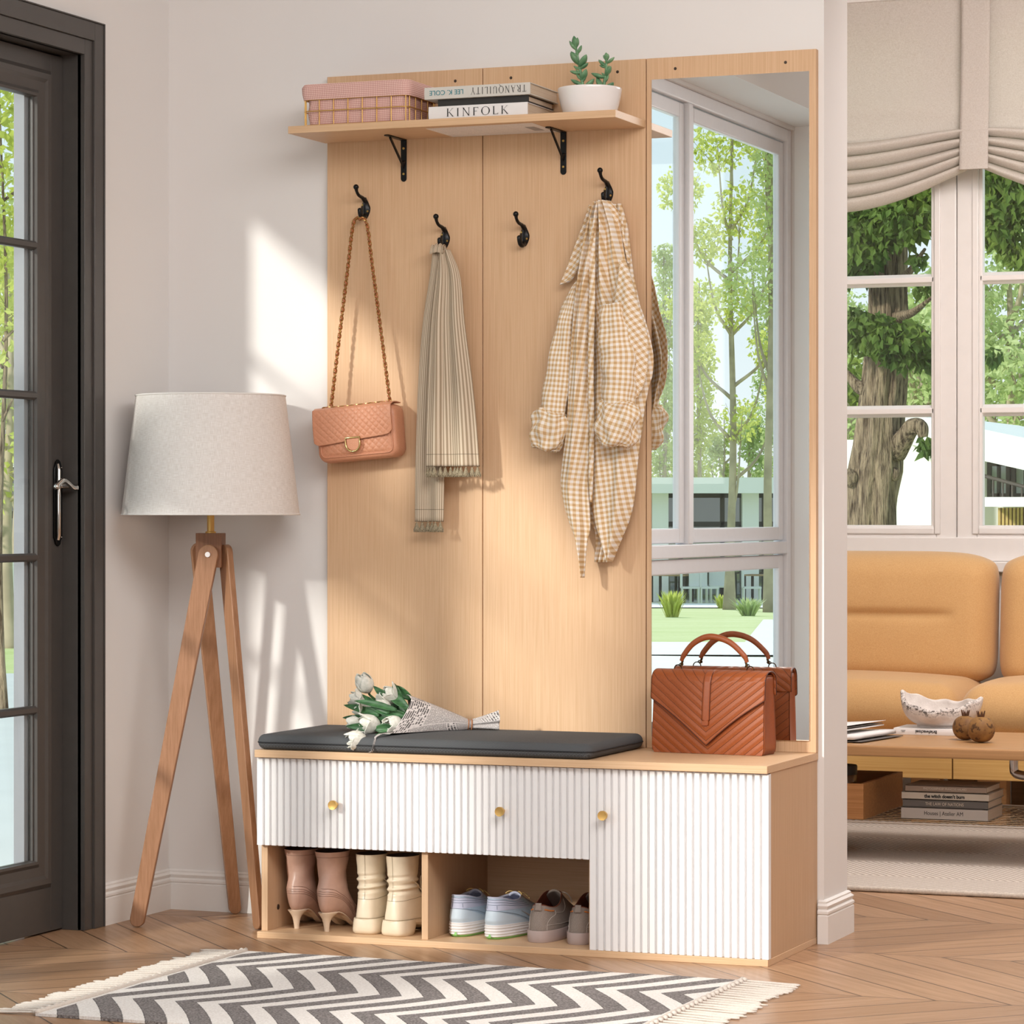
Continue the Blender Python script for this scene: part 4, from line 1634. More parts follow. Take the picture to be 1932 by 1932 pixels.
def cuff(cx, cy, d, Y, hw, hh, rot, parent, seed, tilt):
    c0 = A(cpx(cx), cpy(cy), Y)
    mb = MB()
    n, m_ = 48, 26
    rr = random.Random(seed)
    rings = []
    for i in range(m_ + 1):
        t_ = i / m_
        # profile of a rolled cuff: starts inside at the top, rolls out, comes down and tucks in below
        a = lerp(-0.15 * pi, 1.15 * pi, t_)
        zz = hh * cos(a * 0.92)
        rad = hw * (0.62 + 0.38 * max(0, sin(a)) ** 0.6)
        row = []
        for q in range(n):
            b = 2 * pi * q / n
            w = 0.0034 * (sin(4 * b + i * 0.5 + seed) + 0.8 * sin(7 * b - i * 0.35) + 0.6 * sin(2 * b + i * 0.8))
            x = (rad + w) * cos(b)
            y = (rad * 0.68 + w) * sin(b)
            row.append(Vector((c0.x, d, c0.z)) + Matrix.Rotation(tilt, 3, 'Y') @ Vector((x, y, zz + 0.003 * sin(3 * b + seed))))
        rings.append(row)
    mb.rings(rings, True, False, False, lambda i, j: (j / n * 2 * pi * hw * 0.9 * cos(rot) - i / m_ * hh * 3 * sin(rot), i / m_ * hh * 3 * cos(rot) + j / n * 2 * pi * hw * 0.9 * sin(rot)))
    return mb.build('cuff', M_GING, parent, smooth=180, solid=0.0016, offset=0)


cuff(226, 1196, -0.074, -0.075, 0.0415, 0.045, 0.12, s1, 2, 0.22)
cuff(536, 1168, -0.114, -0.115, 0.0485, 0.050, -0.30, s2, 4, 0.12)
# ------------------------------------------------------------------ things on the bench
BZ = 0.4265
t = NT('charcoal_herringbone', 0.85, 0, 0.25)
s = t.sep(t.tc())
z_ = t.math('PINGPONG', s[0], 0.004)
h_ = t.math('FRACT', t.math('DIVIDE', t.math('ADD', t.math('ADD', s[1], t.math('MULTIPLY', s[2], 1.0)), z_), 0.0036))
n_ = t.noise(t.tc(), 900, 2)
t.color(t.mix(t.math('MULTIPLY', t.math('LESS_THAN', h_, 0.5), 0.6), lin('#4b4c4e'), lin('#6b6e71')))
t.bump(t.math('ADD', t.math('LESS_THAN', h_, 0.5), n_), 0.25, 0.0008)
M_CHAR = t.m
cu = thing('seat_cushion', 'long charcoal grey bench cushion with piped edge', 'cushion', (-0.2, -0.2, BZ))
CX0, CX1, CY0, CY1 = -0.603, 0.206, -0.389, -0.028
mb = MB()
rbox(mb, CX0, CX1, CY0, CY1, BZ + 0.0005, BZ + 0.0345, 0.022, 8, 0.007, 16, e=0.0160)
# keep the underside flat on the bench
for i, p in enumerate(mb.v):
    if p[2] < BZ + 0.0006:
        mb.v[i] = (p[0], p[1], BZ + 0.0006)
mb.build('pad', M_CHAR, cu, smooth=180)
ring = []
r_ = 0.022
for q, (sx, sy) in enumerate(((1, 1), (-1, 1), (-1, -1), (1, -1))):
    for k in range(9):
        a = pi / 2 * q + pi / 2 * k / 8
        ring.append(((CX0 + CX1) / 2 + sx * ((CX1 - CX0) / 2 - r_) + r_ * cos(a), (CY0 + CY1) / 2 + sy * ((CY1 - CY0) / 2 - r_) + r_ * sin(a), BZ + 0.0165))
MB().loop(ring, 0.0017, 6).build('piping', plain('charcoal_piping', '#26272a', 0.8), cu, smooth=180)
CT = BZ + 0.0410

# ---- white tulips wrapped in newspaper, lying on the cushion
bq = thing('tulip_bouquet', 'bunch of white tulips wrapped in newspaper lying on the grey cushion', 'bouquet', (-0.3, -0.22, CT))
t = NT('newspaper', 0.8, 0, 0.2)
s = t.sep(t.tc('UV'))
line = t.math('LESS_THAN', t.math('FRACT', t.math('DIVIDE', s[0], 0.0026)), 0.52)
wn_ = t.noise(t.comb(t.math('MULTIPLY', t.math('FLOOR', t.math('DIVIDE', s[0], 0.0026)), 7.3), t.math('MULTIPLY', s[1], 520.0), 0.0), 1.0, 1)
words = t.math('MULTIPLY', line, t.math('GREATER_THAN', wn_, 0.40))
blk = t.white(t.comb(t.math('FLOOR', t.math('DIVIDE', s[0], 0.028)), t.math('FLOOR', t.math('DIVIDE', s[1], 0.040)), 0.2))
line2 = t.math('LESS_THAN', t.math('FRACT', t.math('DIVIDE', s[0], 0.0075)), 0.62)
wn2 = t.noise(t.comb(t.math('MULTIPLY', t.math('FLOOR', t.math('DIVIDE', s[0], 0.0075)), 5.1), t.math('MULTIPLY', s[1], 330.0), 1.0), 1.0, 1)
heads = t.math('MULTIPLY', line2, t.math('GREATER_THAN', wn2, 0.47))
ink = t.mix(t.math('GREATER_THAN', blk, 0.66), t.math('MULTIPLY', words, 0.75), t.math('MULTIPLY', heads, 0.85))
gut = t.math('LESS_THAN', t.math('FRACT', t.math('DIVIDE', s[1], 0.040)), 0.05)
ink = t.mix(gut, ink, (0, 0, 0, 1))
t.color(t.mix(ink, lin('#d8d1ce'), lin('#2a2727')))
M_NEWS = t.m
M_TULIP = NT('white_tulip_petal', 0.55, 0, 0.3)
_n = M_TULIP.noise(M_TULIP.tc(), 160, 3)
M_TULIP.color(M_TULIP.mix(M_TULIP.mapr(_n, 0.35, 0.7), lin('#dcdcd0'), lin('#f4f2ea')))
M_TULIP = M_TULIP.m
t = NT('tulip_leaf', 0.45, 0, 0.4)
nz = t.noise(t.scale(t.tc(), (40, 200, 200)), 1.0, 3)
t.color(t.mix(t.mapr(nz, 0.3, 0.7), lin('#23482a'), lin('#4b7a4a')))
M_TLEAF = t.m
tie = A(886, 1372, -0.165)
tie.z = max(tie.z, CT + 0.012)
tail = A(940, 1362, -0.135)
tail.z = max(tail.z, CT + 0.018)
mouth = A(768, 1361, -0.238)
axis = (mouth - tie)
Lx = axis.length
axd = axis.normalized()
upv = (Vector((0, 0, 1)) - axd * axd.z).normalized()
sdv = axd.cross(upv).normalized()


TIPP = A(690, 1422, -0.412)


def cone_fn(u, v):
    """u round the cone, v along: 0 tail end, 0.28 tie, 1 mouth"""
    a = 2 * pi * u * 1.03 + 0.3
    if v < 0.28:
        q = v / 0.28
        c = tail.lerp(tie, q)
        r = lerp(0.023, 0.0095, q ** 0.8)
        r += (0.0032 * sin(5 * a + 1) + 0.002 * sin(9 * a)) * (1 - q * 0.7)
        ex = 0
    else:
        q = (v - 0.28) / 0.72
        c = tie.lerp(mouth, q)
        r = lerp(0.0095, 0.060, q ** 0.85)
        r += 0.0025 * sin(3 * a + 2 * q) * q
        low = max(0.0, cos(a - 4.05)) ** 5
        hi = max(0.0, cos(a - 1.55)) ** 3
        ex = q ** 4 * (0.014 * hi - 0.010)
    p = c + axd * ex + upv * (r * sin(a)) + sdv * (r * cos(a))
    if v >= 0.28:
        low = max(0.0, cos(a - 4.05)) ** 5
        pass
    low = max(0.0, cos(a - 3.72)) ** 1.3
    if v >= 0.28:
        p = p.lerp(TIPP, 0.97 * low * ((v - 0.28) / 0.72) ** 2.4)
    e_ = CY0 + 0.016
    if p.y > e_:
        p.z = max(p.z, CT + 0.0012)
    elif p.y > CY0:
        p.z = max(p.z, CT - 0.004 - 0.016 + sqrt(max(0, 0.016 ** 2 - (e_ - p.y) ** 2)) + 0.003)
    else:
        p.z = max(p.z, BZ + 0.003)
        p.y = min(p.y, CY0 - 0.003)
    return p


mb = MB()
mb.grid(cone_fn, 84, 64, lambda u, v: (v * 0.30 + u * 0.09, u * 0.30))
mb.build('newspaper_wrap', M_NEWS, bq, smooth=180, solid=0.0004, offset=0)
ringp = []
for dz in (-0.004, 0.004):
    pts = []
    for k in range(20):
        a = 2 * pi * k / 20
        pts.append(tie + axd * dz + upv * (0.0118 * sin(a)) + sdv * (0.0118 * cos(a)))
    ringp.append(pts)
mb = MB()
for p in ringp:
    mb.loop(p, 0.0017, 6)
mb.build('twine', plain('brown_twine', '#a5714d', 0.9, var=0.15, nscale=400), bq, smooth=180)


def tulip(c, d, size, open_, seed):
    """c: centre of the bloom, d: direction it points; petals wrap a cup whose mouth widens with open_"""
    d = d.normalized()
    rr = random.Random(seed)
    x = d.cross(Vector((0, 0, 1)))
    if x.length < 0.1:
        x = Vector((1, 0, 0))
    x.normalize()
    y = x.cross(d).normalized()
    L = size * 1.12
    base = c - d * L * 0.5
    mb = MB()
    for layer, n, rs, ls in ((0, 3, 0.80, 0.92), (1, 3, 0.93, 1.0), (2, 3, 1.06, 0.96)):
        for k in range(n):
            a0 = 2 * pi * (k + 0.5 * layer) / n + rr.uniform(-0.25, 0.25) + seed
            op = open_ * rr.uniform(0.5, 1.5) * (0.6 + 0.4 * layer)
            ll = L * ls * rr.uniform(0.90, 1.08)
            ph = rr.uniform(0, 6)
            peel = rr.uniform(0, 1) ** 3 * open_ * 1.3 if layer == 2 else 0

            def fn(u, v):
                s_ = 2 * u - 1
                span = 1.15 * sin(pi * min(0.97, 0.20 + 0.72 * v)) ** 0.65
                ph2 = a0 + s_ * span
                r = size * 0.44 * rs * interp((0, 0.12, 0.3, 0.55, 0.8, 1.0), (0.12, 0.55, 0.90, 1.0, lerp(0.80, 1.05, op), lerp(0.40, 1.10, op)), v)
                r += size * peel * max(0, v - 0.35) ** 1.4 * 1.6
                r += size * 0.020 * sin(11 * v + 6 * s_ + ph) * v
                z = ll * (v - 0.10 * s_ * s_ * v) + size * 0.045 * sin(13 * s_ + ph) * max(0, v - 0.8) * 5 * 0.6 - peel * size * 0.35 * max(0, v - 0.5) ** 2 * 4
                return base + d * z + (x * cos(ph2) + y * sin(ph2)) * r
            mb.grid(fn, 12, 12)
    o = mb.build('tulip_bloom', M_TULIP, bq, smooth=180, solid=0.0009, offset=0)
    stem = MB()
    e1 = mouth + (base - mouth) * 0.12
    e2 = tie.lerp(mouth, 0.5)
    stem.tube(spline([base + d * 0.004, base - d * 0.012, e1, e2], 14), 0.0028, 7)
    stem.build('stem', M_TLEAF, o, smooth=180)


BL = ((688, 1290, -0.205, 0.043, 0.32, (-0.35, -0.25, 0.75)), (738, 1312, -0.232, 0.044, 0.55, (-0.5, -0.55, 0.55)), (722, 1334, -0.262, 0.038, 0.45, (-0.7, -0.6, 0.25)), (674, 1318, -0.225, 0.032, 0.4, (-0.9, -0.2, 0.3)),
      (686, 1338, -0.262, 0.042, 0.5, (-0.9, -0.5, 0.15)), (697, 1366, -0.315, 0.046, 0.58, (-0.8, -0.7, 0.0)), (743, 1367, -0.305, 0.042, 0.6, (-0.6, -0.8, 0.0)), (672, 1396, -0.372, 0.045, 0.6, (-0.8, -0.7, -0.12)),
      (668, 1364, -0.290, 0.030, 0.4, (-1.0, -0.3, 0.0)))
for i, (px, py, Y, sz, op, d) in enumerate(BL):
    tulip(A(px, py, Y), Vector(d), sz, op, i + 1)


def leaf_blade(p0, p1, w, bend, seed):
    p0, p1 = Vector(p0), Vector(p1)
    d = (p1 - p0)
    L = d.length
    d.normalize()
    view = (CAM - p0).normalized()
    sd = d.cross(view).normalized()
    rr = random.Random(seed)
    tw = rr.uniform(-0.5, 0.5)
    nr = sd.cross(d).normalized()
    sd = (sd * cos(tw) + nr * sin(tw)).normalized()
    nr = sd.cross(d).normalized()

    def fn(u, v):
        s_ = 2 * u - 1
        ww = w * (sin(pi * (0.12 + 0.88 * v)) ** 0.8 if v < 1 else 0.0)
        return p0 + d * (L * v) + sd * (ww * s_) + nr * (bend * sin(pi * v) + 0.35 * ww * s_ * s_)
    mb = MB()
    mb.grid(fn, 6, 14)
    mb.build('leaf', M_TLEAF, bq, smooth=180, solid=0.0008, offset=0)


LV = (((760, 1325, -0.235), (742, 1288, -0.23), 0.010), ((748, 1340, -0.30), (668, 1322, -0.30), 0.008), ((735, 1345, -0.30), (683, 1310, -0.28), 0.009), ((715, 1350, -0.30), (648, 1330, -0.26), 0.008), ((735, 1352, -0.25), (668, 1308, -0.215), 0.011), ((752, 1335, -0.235), (704, 1294, -0.235), 0.010), ((776, 1318, -0.225), (745, 1293, -0.225), 0.011), ((745, 1365, -0.29), (684, 1334, -0.285), 0.012),
      ((768, 1352, -0.28), (706, 1341, -0.30), 0.010), ((705, 1355, -0.27), (646, 1354, -0.27), 0.007), ((720, 1372, -0.31), (652, 1370, -0.315), 0.009), ((708, 1336, -0.235), (655, 1325, -0.225), 0.008),
      ((742, 1372, -0.31), (704, 1376, -0.32), 0.010), ((770, 1338, -0.25), (722, 1300, -0.22), 0.012), ((765, 1348, -0.24), (716, 1322, -0.22), 0.014), ((760, 1360, -0.26), (700, 1350, -0.25), 0.014), ((752, 1372, -0.29), (700, 1366, -0.28), 0.013))
for i, (a, b, w) in enumerate(LV):
    leaf_blade(A(*a), A(*b), w, 0.006, i)

# ---- brown leather top-handle bag in front of the mirror
hbag = thing('handbag', 'cognac leather top-handle bag with chevron stitching on the bench', 'handbag', (0.388, -0.105, BZ))
t = NT('cognac_leather', 0.45, 0, 0.4)
nz = t.noise(t.tc(), 700, 3)
s = t.sep(t.tc('UV'))
ax_ = t.math('ABSOLUTE', s[0])
vv = t.math('SUBTRACT', s[1], t.math('MULTIPLY', ax_, 0.78))
fr_ = t.math('FRACT', t.math('DIVIDE', vv, 0.0195))
d_ = t.math('ABSOLUTE', t.math('SUBTRACT', fr_, 0.5))
groove = t.mapr(d_, 0.0, 0.055, 1, 0, True)
on = t.math('GREATER_THAN', s[1], -5.0)
groove = t.math('MULTIPLY', groove, on)
soft = t.mapr(d_, 0.0, 0.5, 0, 1, True)
base = t.mix(t.mapr(nz, 0.35, 0.65), lin('#90491f'), lin('#a35529'))
t.color(t.mix(t.math('MULTIPLY', groove, 0.85), base, lin('#40190f')))
t.bump(t.math('ADD', t.math('ADD', t.math('MULTIPLY', t.math('MULTIPLY', soft, on), 1.0), t.math('MULTIPLY', groove, -0.6)), t.math('MULTIPLY', nz, 0.10)), 0.45, 0.0022)
M_COG = t.m
M_COGP = plain('cognac_leather_plain', '#9b4f26', 0.42, var=0.06, nscale=200, bump=0.1)
M_COGE = plain('dark_leather_edge', '#4a2014', 0.5, var=0.1)
M_BRONZE = plain('dark_bronze', '#5d452c', 0.3, 1.0, var=0.15)
HW, HD, HH = 0.1335, 0.036, 0.176
TH = Matrix.Translation((0.392, -0.100, BZ + 0.0006)) @ Matrix.Rotation(radians(-5.0), 4, 'Z')
TIP = 0.020


def bside(z):
    """half width and half depth at height z"""
    k = z / HH
    return HW * (1.0 - 0.02 * k) - (0.004 * (1 - min(1, z / 0.01)) if z < 0.01 else 0), HD * (1.0 - 0.30 * k ** 1.6)


mb = MB()
zs = [0.0, 0.002, 0.006, 0.015, 0.04, 0.07, 0.10, 0.13, 0.155, 0.168, HH]
nside = 24
rings = []
uvr = []
for z in zs:
    hw, hd = bside(z)
    row, ur = [], []
    for k in range(nside + 1):
        u = -1 + 2 * k / nside
        row.append((hw * u, -hd - 0.004 * (1 - u * u) * sin(pi * min(1, z / HH)), z)); ur.append((hw * u, z))
    for k in range(1, 8):
        a = k / 8
        row.append((hw + 0.003 * sin(pi * a) * -2.2 * sin(pi * z / HH), lerp(-hd, hd, a), z)); ur.append((0.0, -10.0))
    for k in range(nside + 1):
        u = 1 - 2 * k / nside
        row.append((hw * u, hd + 0.003 * (1 - u * u) * sin(pi * min(1, z / HH)), z)); ur.append((hw * u, z))
    for k in range(1, 8):
        a = k / 8
        row.append((-hw - 0.003 * sin(pi * a) * -2.2 * sin(pi * z / HH), lerp(hd, -hd, a), z)); ur.append((0.0, -10.0))
    rings.append(row); uvr.append(ur)
n = len(rings[0])
mb.rings(rings, True, True, True, lambda i, j: uvr[i][j % n])
xform(mb, TH)
mb.build('body', M_COG, hbag, smooth=45, bev=0.0)
# side gussets are plain leather
for sx in (-1, 1):
    mb = MB()

    def gus(u, v):
        z = lerp(0.004, HH - 0.004, v)
        hw, hd = bside(z)
        return (sx * (hw + 0.0016 - 0.006 * sin(pi * u) * sin(pi * v)), lerp(-hd, hd, u) * 0.985, z)
    mb.grid(gus, 10, 14)
    xform(mb, TH)
    mb.build('gusset', M_COGP, hbag, smooth=180, solid=0.001, offset=0)


def flap_low(u):
    """height of the flap's lower edge across the front"""
    s_ = abs(2 * u - 1)
    return lerp(TIP, 0.122, s_ ** 1.0) + 0.006 * sin(pi * s_)


def flapb(u, w):
    x = lerp(-HW - 0.003, HW + 0.003, u)
    low = flap_low(u)
    topz = HH + 0.004
    hd0 = HD * 0.72
    # w 0: back edge, 0.18 top back, 0.42 front of the roll, 1 tip
    if w < 0.18:
        q = w / 0.18
        y = hd0 + 0.0055
        z = lerp(HH - 0.045, HH - 0.012, q)
    elif w < 0.42:
        a = (w - 0.18) / 0.24 * pi
        y = (hd0 + 0.0055) * cos(a) - 0.0
        z = HH - 0.012 + 0.020 * sin(a)
    else:
        q = (w - 0.42) / 0.58
        z = lerp(HH - 0.012, low, q)
        hw, hd = bside(z)
        y = -max(hd, hd0) - 0.0065 - 0.0045 * (1 - (2 * u - 1) ** 2) * sin(pi * min(1, z / HH))
    return (x, y, z)


def flapuv(u, w):
    x, y, z = flapb(u, w)
    if w < 0.42:
        q = (0.42 - w)
        return (x, HH - 0.012 + q * 0.20)
    return (x, z)


mb = MB()
mb.grid(flapb, 60, 70, flapuv)
xform(mb, TH)
mb.build('flap', M_COG, hbag, smooth=180, solid=0.003, offset=0)
# dark painted edge of the flap
pts = [flapb(k / 40, 1.0) for k in range(41)]
mb = MB()
mb.tube([TH @ (Vector(p) + Vector((0, -0.0005, -0.0006))) for p in pts], 0.0013, 6)
for u in (0.0, 1.0):
    mb.tube([TH @ Vector(flapb(u, k / 40)) for k in range(0, 41)], 0.0015, 6)
mb.build('flap_edge', M_COGE, hbag, smooth=180)
# centre strap with a tab
mb = MB()


def strap(u, w):
    p = flapb(0.5 + (u - 0.5) * 0.062, lerp(0.30, 0.80, w))
    return (p[0], p[1] - 0.0032, p[2] + 0.002 * 0)


mb.grid(strap, 4, 30)
xform(mb, TH)
so = mb.build('front_strap', M_COGP, hbag, smooth=180, solid=0.0022, offset=0)
mb = MB()
for u in (0.0, 1.0):
    mb.tube([TH @ (Vector(strap(u, k / 30)) + Vector((0, 0.0004, 0))) for k in range(31)], 0.0011, 5)
mb.build('strap_edge', M_COGE, so, smooth=180)
e = Vector(strap(0.5, 1.0))
mb = MB().prism([(-0.0075, 0.004), (0.0075, 0.004), (0.0075, -0.003), (0.0055, -0.0062), (-0.0055, -0.0062), (-0.0075, -0.003)], lambda a, b, d: (e.x + a, e.y - d, e.z + b), -0.001, 0.003)
xform(mb, TH)
mb.build('tab', M_COGP, so, bev=0.0006)
# top handle on bronze rings
hx = 0.0815
for sx in (-1, 1):
    mb = MB()
    c0 = Vector((sx * (hx + 0.006), 0.002, HH + 0.0095))
    mb.loop([c0 + Vector((0.0088 * cos(2 * pi * k / 16), 0.0, 0.0088 * sin(2 * pi * k / 16))) for k in range(16)], 0.0013, 6)
    c1 = c0 + Vector((-sx * 0.0075, 0, 0.0095))
    mb.loop([c1 + Vector((0.0045 * cos(2 * pi * k / 12), 0.0045 * sin(2 * pi * k / 12), 0.003 * sin(2 * pi * k / 12))) for k in range(12)], 0.0013, 6)
    mb.tube([c1 + Vector((0, 0, -0.003)), c1 + Vector((-sx * 0.004, 0, 0.009))], 0.0028, 8)
    xform(mb, TH)
    mb.build('handle_ring', M_BRONZE, hbag, smooth=60)
hp = [Vector((-hx + 0.002, 0.002, HH + 0.027)), Vector((-hx + 0.010, 0.001, HH + 0.042)), Vector((-0.050, 0, HH + 0.066)), Vector((-0.020, -0.001, HH + 0.081)), Vector((0.010, -0.001, HH + 0.081)), Vector((0.042, 0, HH + 0.069)),
      Vector((hx - 0.010, 0.001, HH + 0.043)), Vector((hx - 0.002, 0.002, HH + 0.027))]
P = spline(hp, 44)
mb = MB()
rad = [interp((0, 0.06, 0.12, 0.5, 0.88, 0.94, 1), (0.0045, 0.0050, 0.0062, 0.0072, 0.0062, 0.0050, 0.0045), k / 44) for k in range(45)]
mb.tube([TH @ p for p in P], rad, 12, True, 0.8)
mb.build('handle', M_COGP, hbag, smooth=60)
# ------------------------------------------------------------------ shoes in the open compartments
FZ = 0.0147


class Last:
    """a shoe surface: rings between heel and toe at rising heights"""

    def __init__(s, levels, lift=lambda x: 0.0, top=0.0, e=0.8, ball=0.16, rimz=None):
        s.L, s.lift, s.top, s.e, s.ball, s.rimz = levels, lift, top, e, ball, rimz

    def lev(s, h):
        hs = [l[0] for l in s.L]
        return [interp(hs, [l[k] for l in s.L], h) for k in range(1, 4)]

    def pt(s, th, h, off=0.0, wr=0.0):
        b, f, W = s.lev(h)
        q = (1 - cos(th)) / 2
        e = interp([l[0] for l in s.L], [l[4] if len(l) > 4 else s.e for l in s.L], h)
        sn = sin(th)
        lat = (W + off) * (abs(sn) ** e) * (1 if sn >= 0 else -1) * (1 + s.ball * (q - 0.5) * max(0, 1 - h / 0.06))
        x = b - off + (f - b + 2 * off) * q
        H = s.L[-1][0]
        k = min(1, h / H)
        z = s.lift(x) * (1 - k) + s.top * k + h
        if s.rimz:
            z += s.rimz(q) * k ** 2
        x += wr
        return Vector((x, lat * (1 + wr * 0), z))

    def skin(s, mb, hs, n=48, off=0.0, wrinkle=None, cap0=True, cap1=False):
        rings = []
        for h in hs:
            row = []
            for k in range(n):
                th = 2 * pi * k / n - pi
                o = off + (wrinkle(th, h) if wrinkle else 0)
                row.append(s.pt(th, h, o))
            rings.append(row)
        mb.rings(rings, True, cap0, cap1)
        return rings

    def patch(s, mb, t0, t1, h0, h1, off, nu=20, nv=8):
        """overlay between angles t0..t1; h0, h1 are functions of u"""
        mb.grid(lambda u, v: s.pt(lerp(t0, t1, u), lerp(h0(u), h1(u), v), off), nu, nv)

    def seam(s, mb, pts, off=0.0006, r=0.0005, n=24):
        P = spline([Vector((t, h, 0)) for t, h in pts], n)
        mb.tube([s.pt(p.x, p.y, off) for p in P], r, 5)


def place(root, px, py, rot, label=None, back=0.0):
    p = AZ(px, py, FZ)
    root.location = (p.x, p.y + back, FZ)
    root.rotation_euler = (0, 0, pi / 2 + radians(rot))
    if label:
        root['label'] = label


def hrange(a, b, n):
    return [lerp(a, b, k / n) for k in range(n + 1)]


M_INSIDE = plain('dark_shoe_lining', '#4a3a30', 0.8, var=0.1)

# --- blush stiletto ankle boots
M_NUDE = plain('blush_boot_leather', '#c29c8a', 0.36, var=0.05, nscale=60, bump=0.06)
M_NUDEHEEL = plain('cream_heel', '#e6cfb6', 0.35, var=0.03)
M_SEAM = plain('boot_seam', '#7d5b4c', 0.7)


def sstep(a, b, x):
    t_ = max(0, min(1, (x - a) / (b - a)))
    return t_ * t_ * (3 - 2 * t_)


HB = thing('heeled_boot', '', 'boot', (0, 0, 0), 'blush heeled boots')
lst = Last([(0, 0.004, 0.198, 0.024), (0.006, -0.001, 0.206, 0.0295), (0.016, -0.004, 0.200, 0.0325), (0.030, -0.0050, 0.165, 0.0335), (0.044, -0.004, 0.125, 0.0325), (0.060, 0.002, 0.098, 0.0305), (0.078, 0.007, 0.088, 0.0295),
            (0.100, 0.008, 0.088, 0.0305), (0.125, 0.003, 0.092, 0.0335), (0.146, -0.003, 0.098, 0.0365)],
           lambda x: lerp(0.047, 0.003, sstep(0.035, 0.135, x)), 0.047, 1.0, 0.10)
mb = MB()
lst.skin(mb, [0, 0.003, 0.006, 0.011, 0.016, 0.023, 0.030, 0.037, 0.044, 0.052, 0.060, 0.069, 0.078, 0.089, 0.100, 0.112, 0.125, 0.136, 0.146], 48, 0, lambda th, h: 0.0012 * sin(3 * th + h * 110) * (1 if h > 0.05 else 0) * (0 if h > 0.13 else 1))
mb.build('upper', M_NUDE, HB, smooth=180)
mb = MB()
rings = [[lst.pt(2 * pi * k / 40, h, o) for k in range(40)] for h, o in ((0.146, 0.0), (0.1465, -0.001), (0.140, -0.0025), (0.100, -0.004), (0.06, -0.006))]
mb.rings(rings, True, False, True)
mb.build('lining', M_INSIDE, HB, smooth=60)
mb = MB()
rings = [[lst.pt(2 * pi * k / 40, 0.0, o) + Vector((0, 0, dz)) for k in range(40)] for o, dz in ((-0.002, 0.0002), (0.0015, 0.0003), (0.0015, -0.002), (-0.001, -0.003), (-0.012, -0.003))]
mb.rings(rings, True, True, True)
mb.build('sole', M_NUDEHEEL, HB, smooth=50)
mb = MB()
hr = []
for z, cx, rx, ry in ((0.0455, 0.026, 0.026, 0.0225), (0.043, 0.0245, 0.0235, 0.0205), (0.037, 0.0205, 0.0165, 0.0150), (0.030, 0.0185, 0.0110, 0.0105), (0.020, 0.0180, 0.0080, 0.0078), (0.008, 0.0185, 0.0062, 0.0062), (0.0012, 0.0190, 0.0056, 0.0058), (0.0, 0.0190, 0.0054, 0.0056)):
    hr.append([Vector((cx + rx * cos(2 * pi * k / 24), ry * sin(2 * pi * k / 24), z)) for k in range(24)])
mb.rings(hr)
mb.build('heel', M_NUDEHEEL, HB, smooth=60)
mb = MB()
for h in (0.058, 0.051, 0.046, 0.041):
    lst.seam(mb, [(-1.5, h - 0.030), (-0.9, h - 0.006), (-0.45, h), (0, h), (0.45, h), (0.9, h - 0.006), (1.5, h - 0.030)], 0.0005, 0.00035, 40)
lst.seam(mb, [(-3.0, 0.133), (-2, 0.133), (-1, 0.133), (0, 0.133), (1, 0.133), (2, 0.133), (3, 0.133)], 0.0005, 0.00035, 60)
for a, b in (((-1.62, 0.022), (-1.70, 0.027)), ((-1.70, 0.027), (-1.78, 0.022)), ((-1.78, 0.022), (-1.70, 0.017)), ((-1.70, 0.017), (-1.62, 0.022))):
    lst.seam(mb, [a, b], 0.0008, 0.0005, 4)
mb.build('stitching', M_SEAM, HB, smooth=60)
for _c in HB.children:
    _c.data.transform(Matrix.Diagonal((1.0, 1.0, 0.935, 1)))
place(HB, 561, 1752, 6, 'blush stiletto ankle boot nearest the left side of the bench', -0.018)
p = AZ(616, 1757.5, FZ)
dup(HB, (p.x, p.y - 0.018, FZ), pi / 2 + radians(-1), 'blush stiletto ankle boot between its pair and the cream boots')

# --- cream square-heeled boots
M_CREAM = plain('cream_boot_leather', '#dccbb2', 0.33, var=0.03, nscale=50, bump=0.05)
M_CSEAM = plain('cream_seam', '#86775f', 0.7)
SB = thing('slouch_boot', '', 'boot', (0, 0, 0), 'cream square heeled boots')
lst = Last([(0.0, 0.000, 0.225, 0.0335, 0.42), (0.012, 0.001, 0.226, 0.0335, 0.45), (0.030, 0.003, 0.215, 0.0330, 0.55), (0.045, 0.005, 0.180, 0.0325, 0.65), (0.060, 0.008, 0.125, 0.031, 0.8), (0.075, 0.010, 0.098, 0.0295, 0.9), (0.100, 0.010, 0.090, 0.0295, 0.9),
            (0.130, 0.009, 0.092, 0.0315, 0.9), (0.160, 0.006, 0.094, 0.0345, 0.95)], lambda x: 0.027 * (1 - sstep(0.07, 0.13, x)) + 0.008, 0.024, 0.8, 0.08)


def slouch(th, h):
    if h < 0.055 or h > 0.118:
        return 0
    k = sin(pi * (h - 0.055) / 0.063)
    return k * (0.0026 * sin((h - 0.055) * 330 + 0.9 * sin(th * 1.0)) + 0.0010 * sin(h * 510 + 2 * th))


mb = MB()
lst.skin(mb, hrange(0, 0.055, 10) + hrange(0.0575, 0.118, 30) + hrange(0.122, 0.160, 8), 56, 0, slouch)
mb.build('upper', M_CREAM, SB, smooth=180)
mb = MB()
rings = [[lst.pt(2 * pi * k / 40, h, o) for k in range(40)] for h, o in ((0.160, 0.0), (0.1605, -0.001), (0.152, -0.0025), (0.10, -0.004), (0.07, -0.006))]
mb.rings(rings, True, False, True)
mb.build('lining', M_INSIDE, SB, smooth=60)
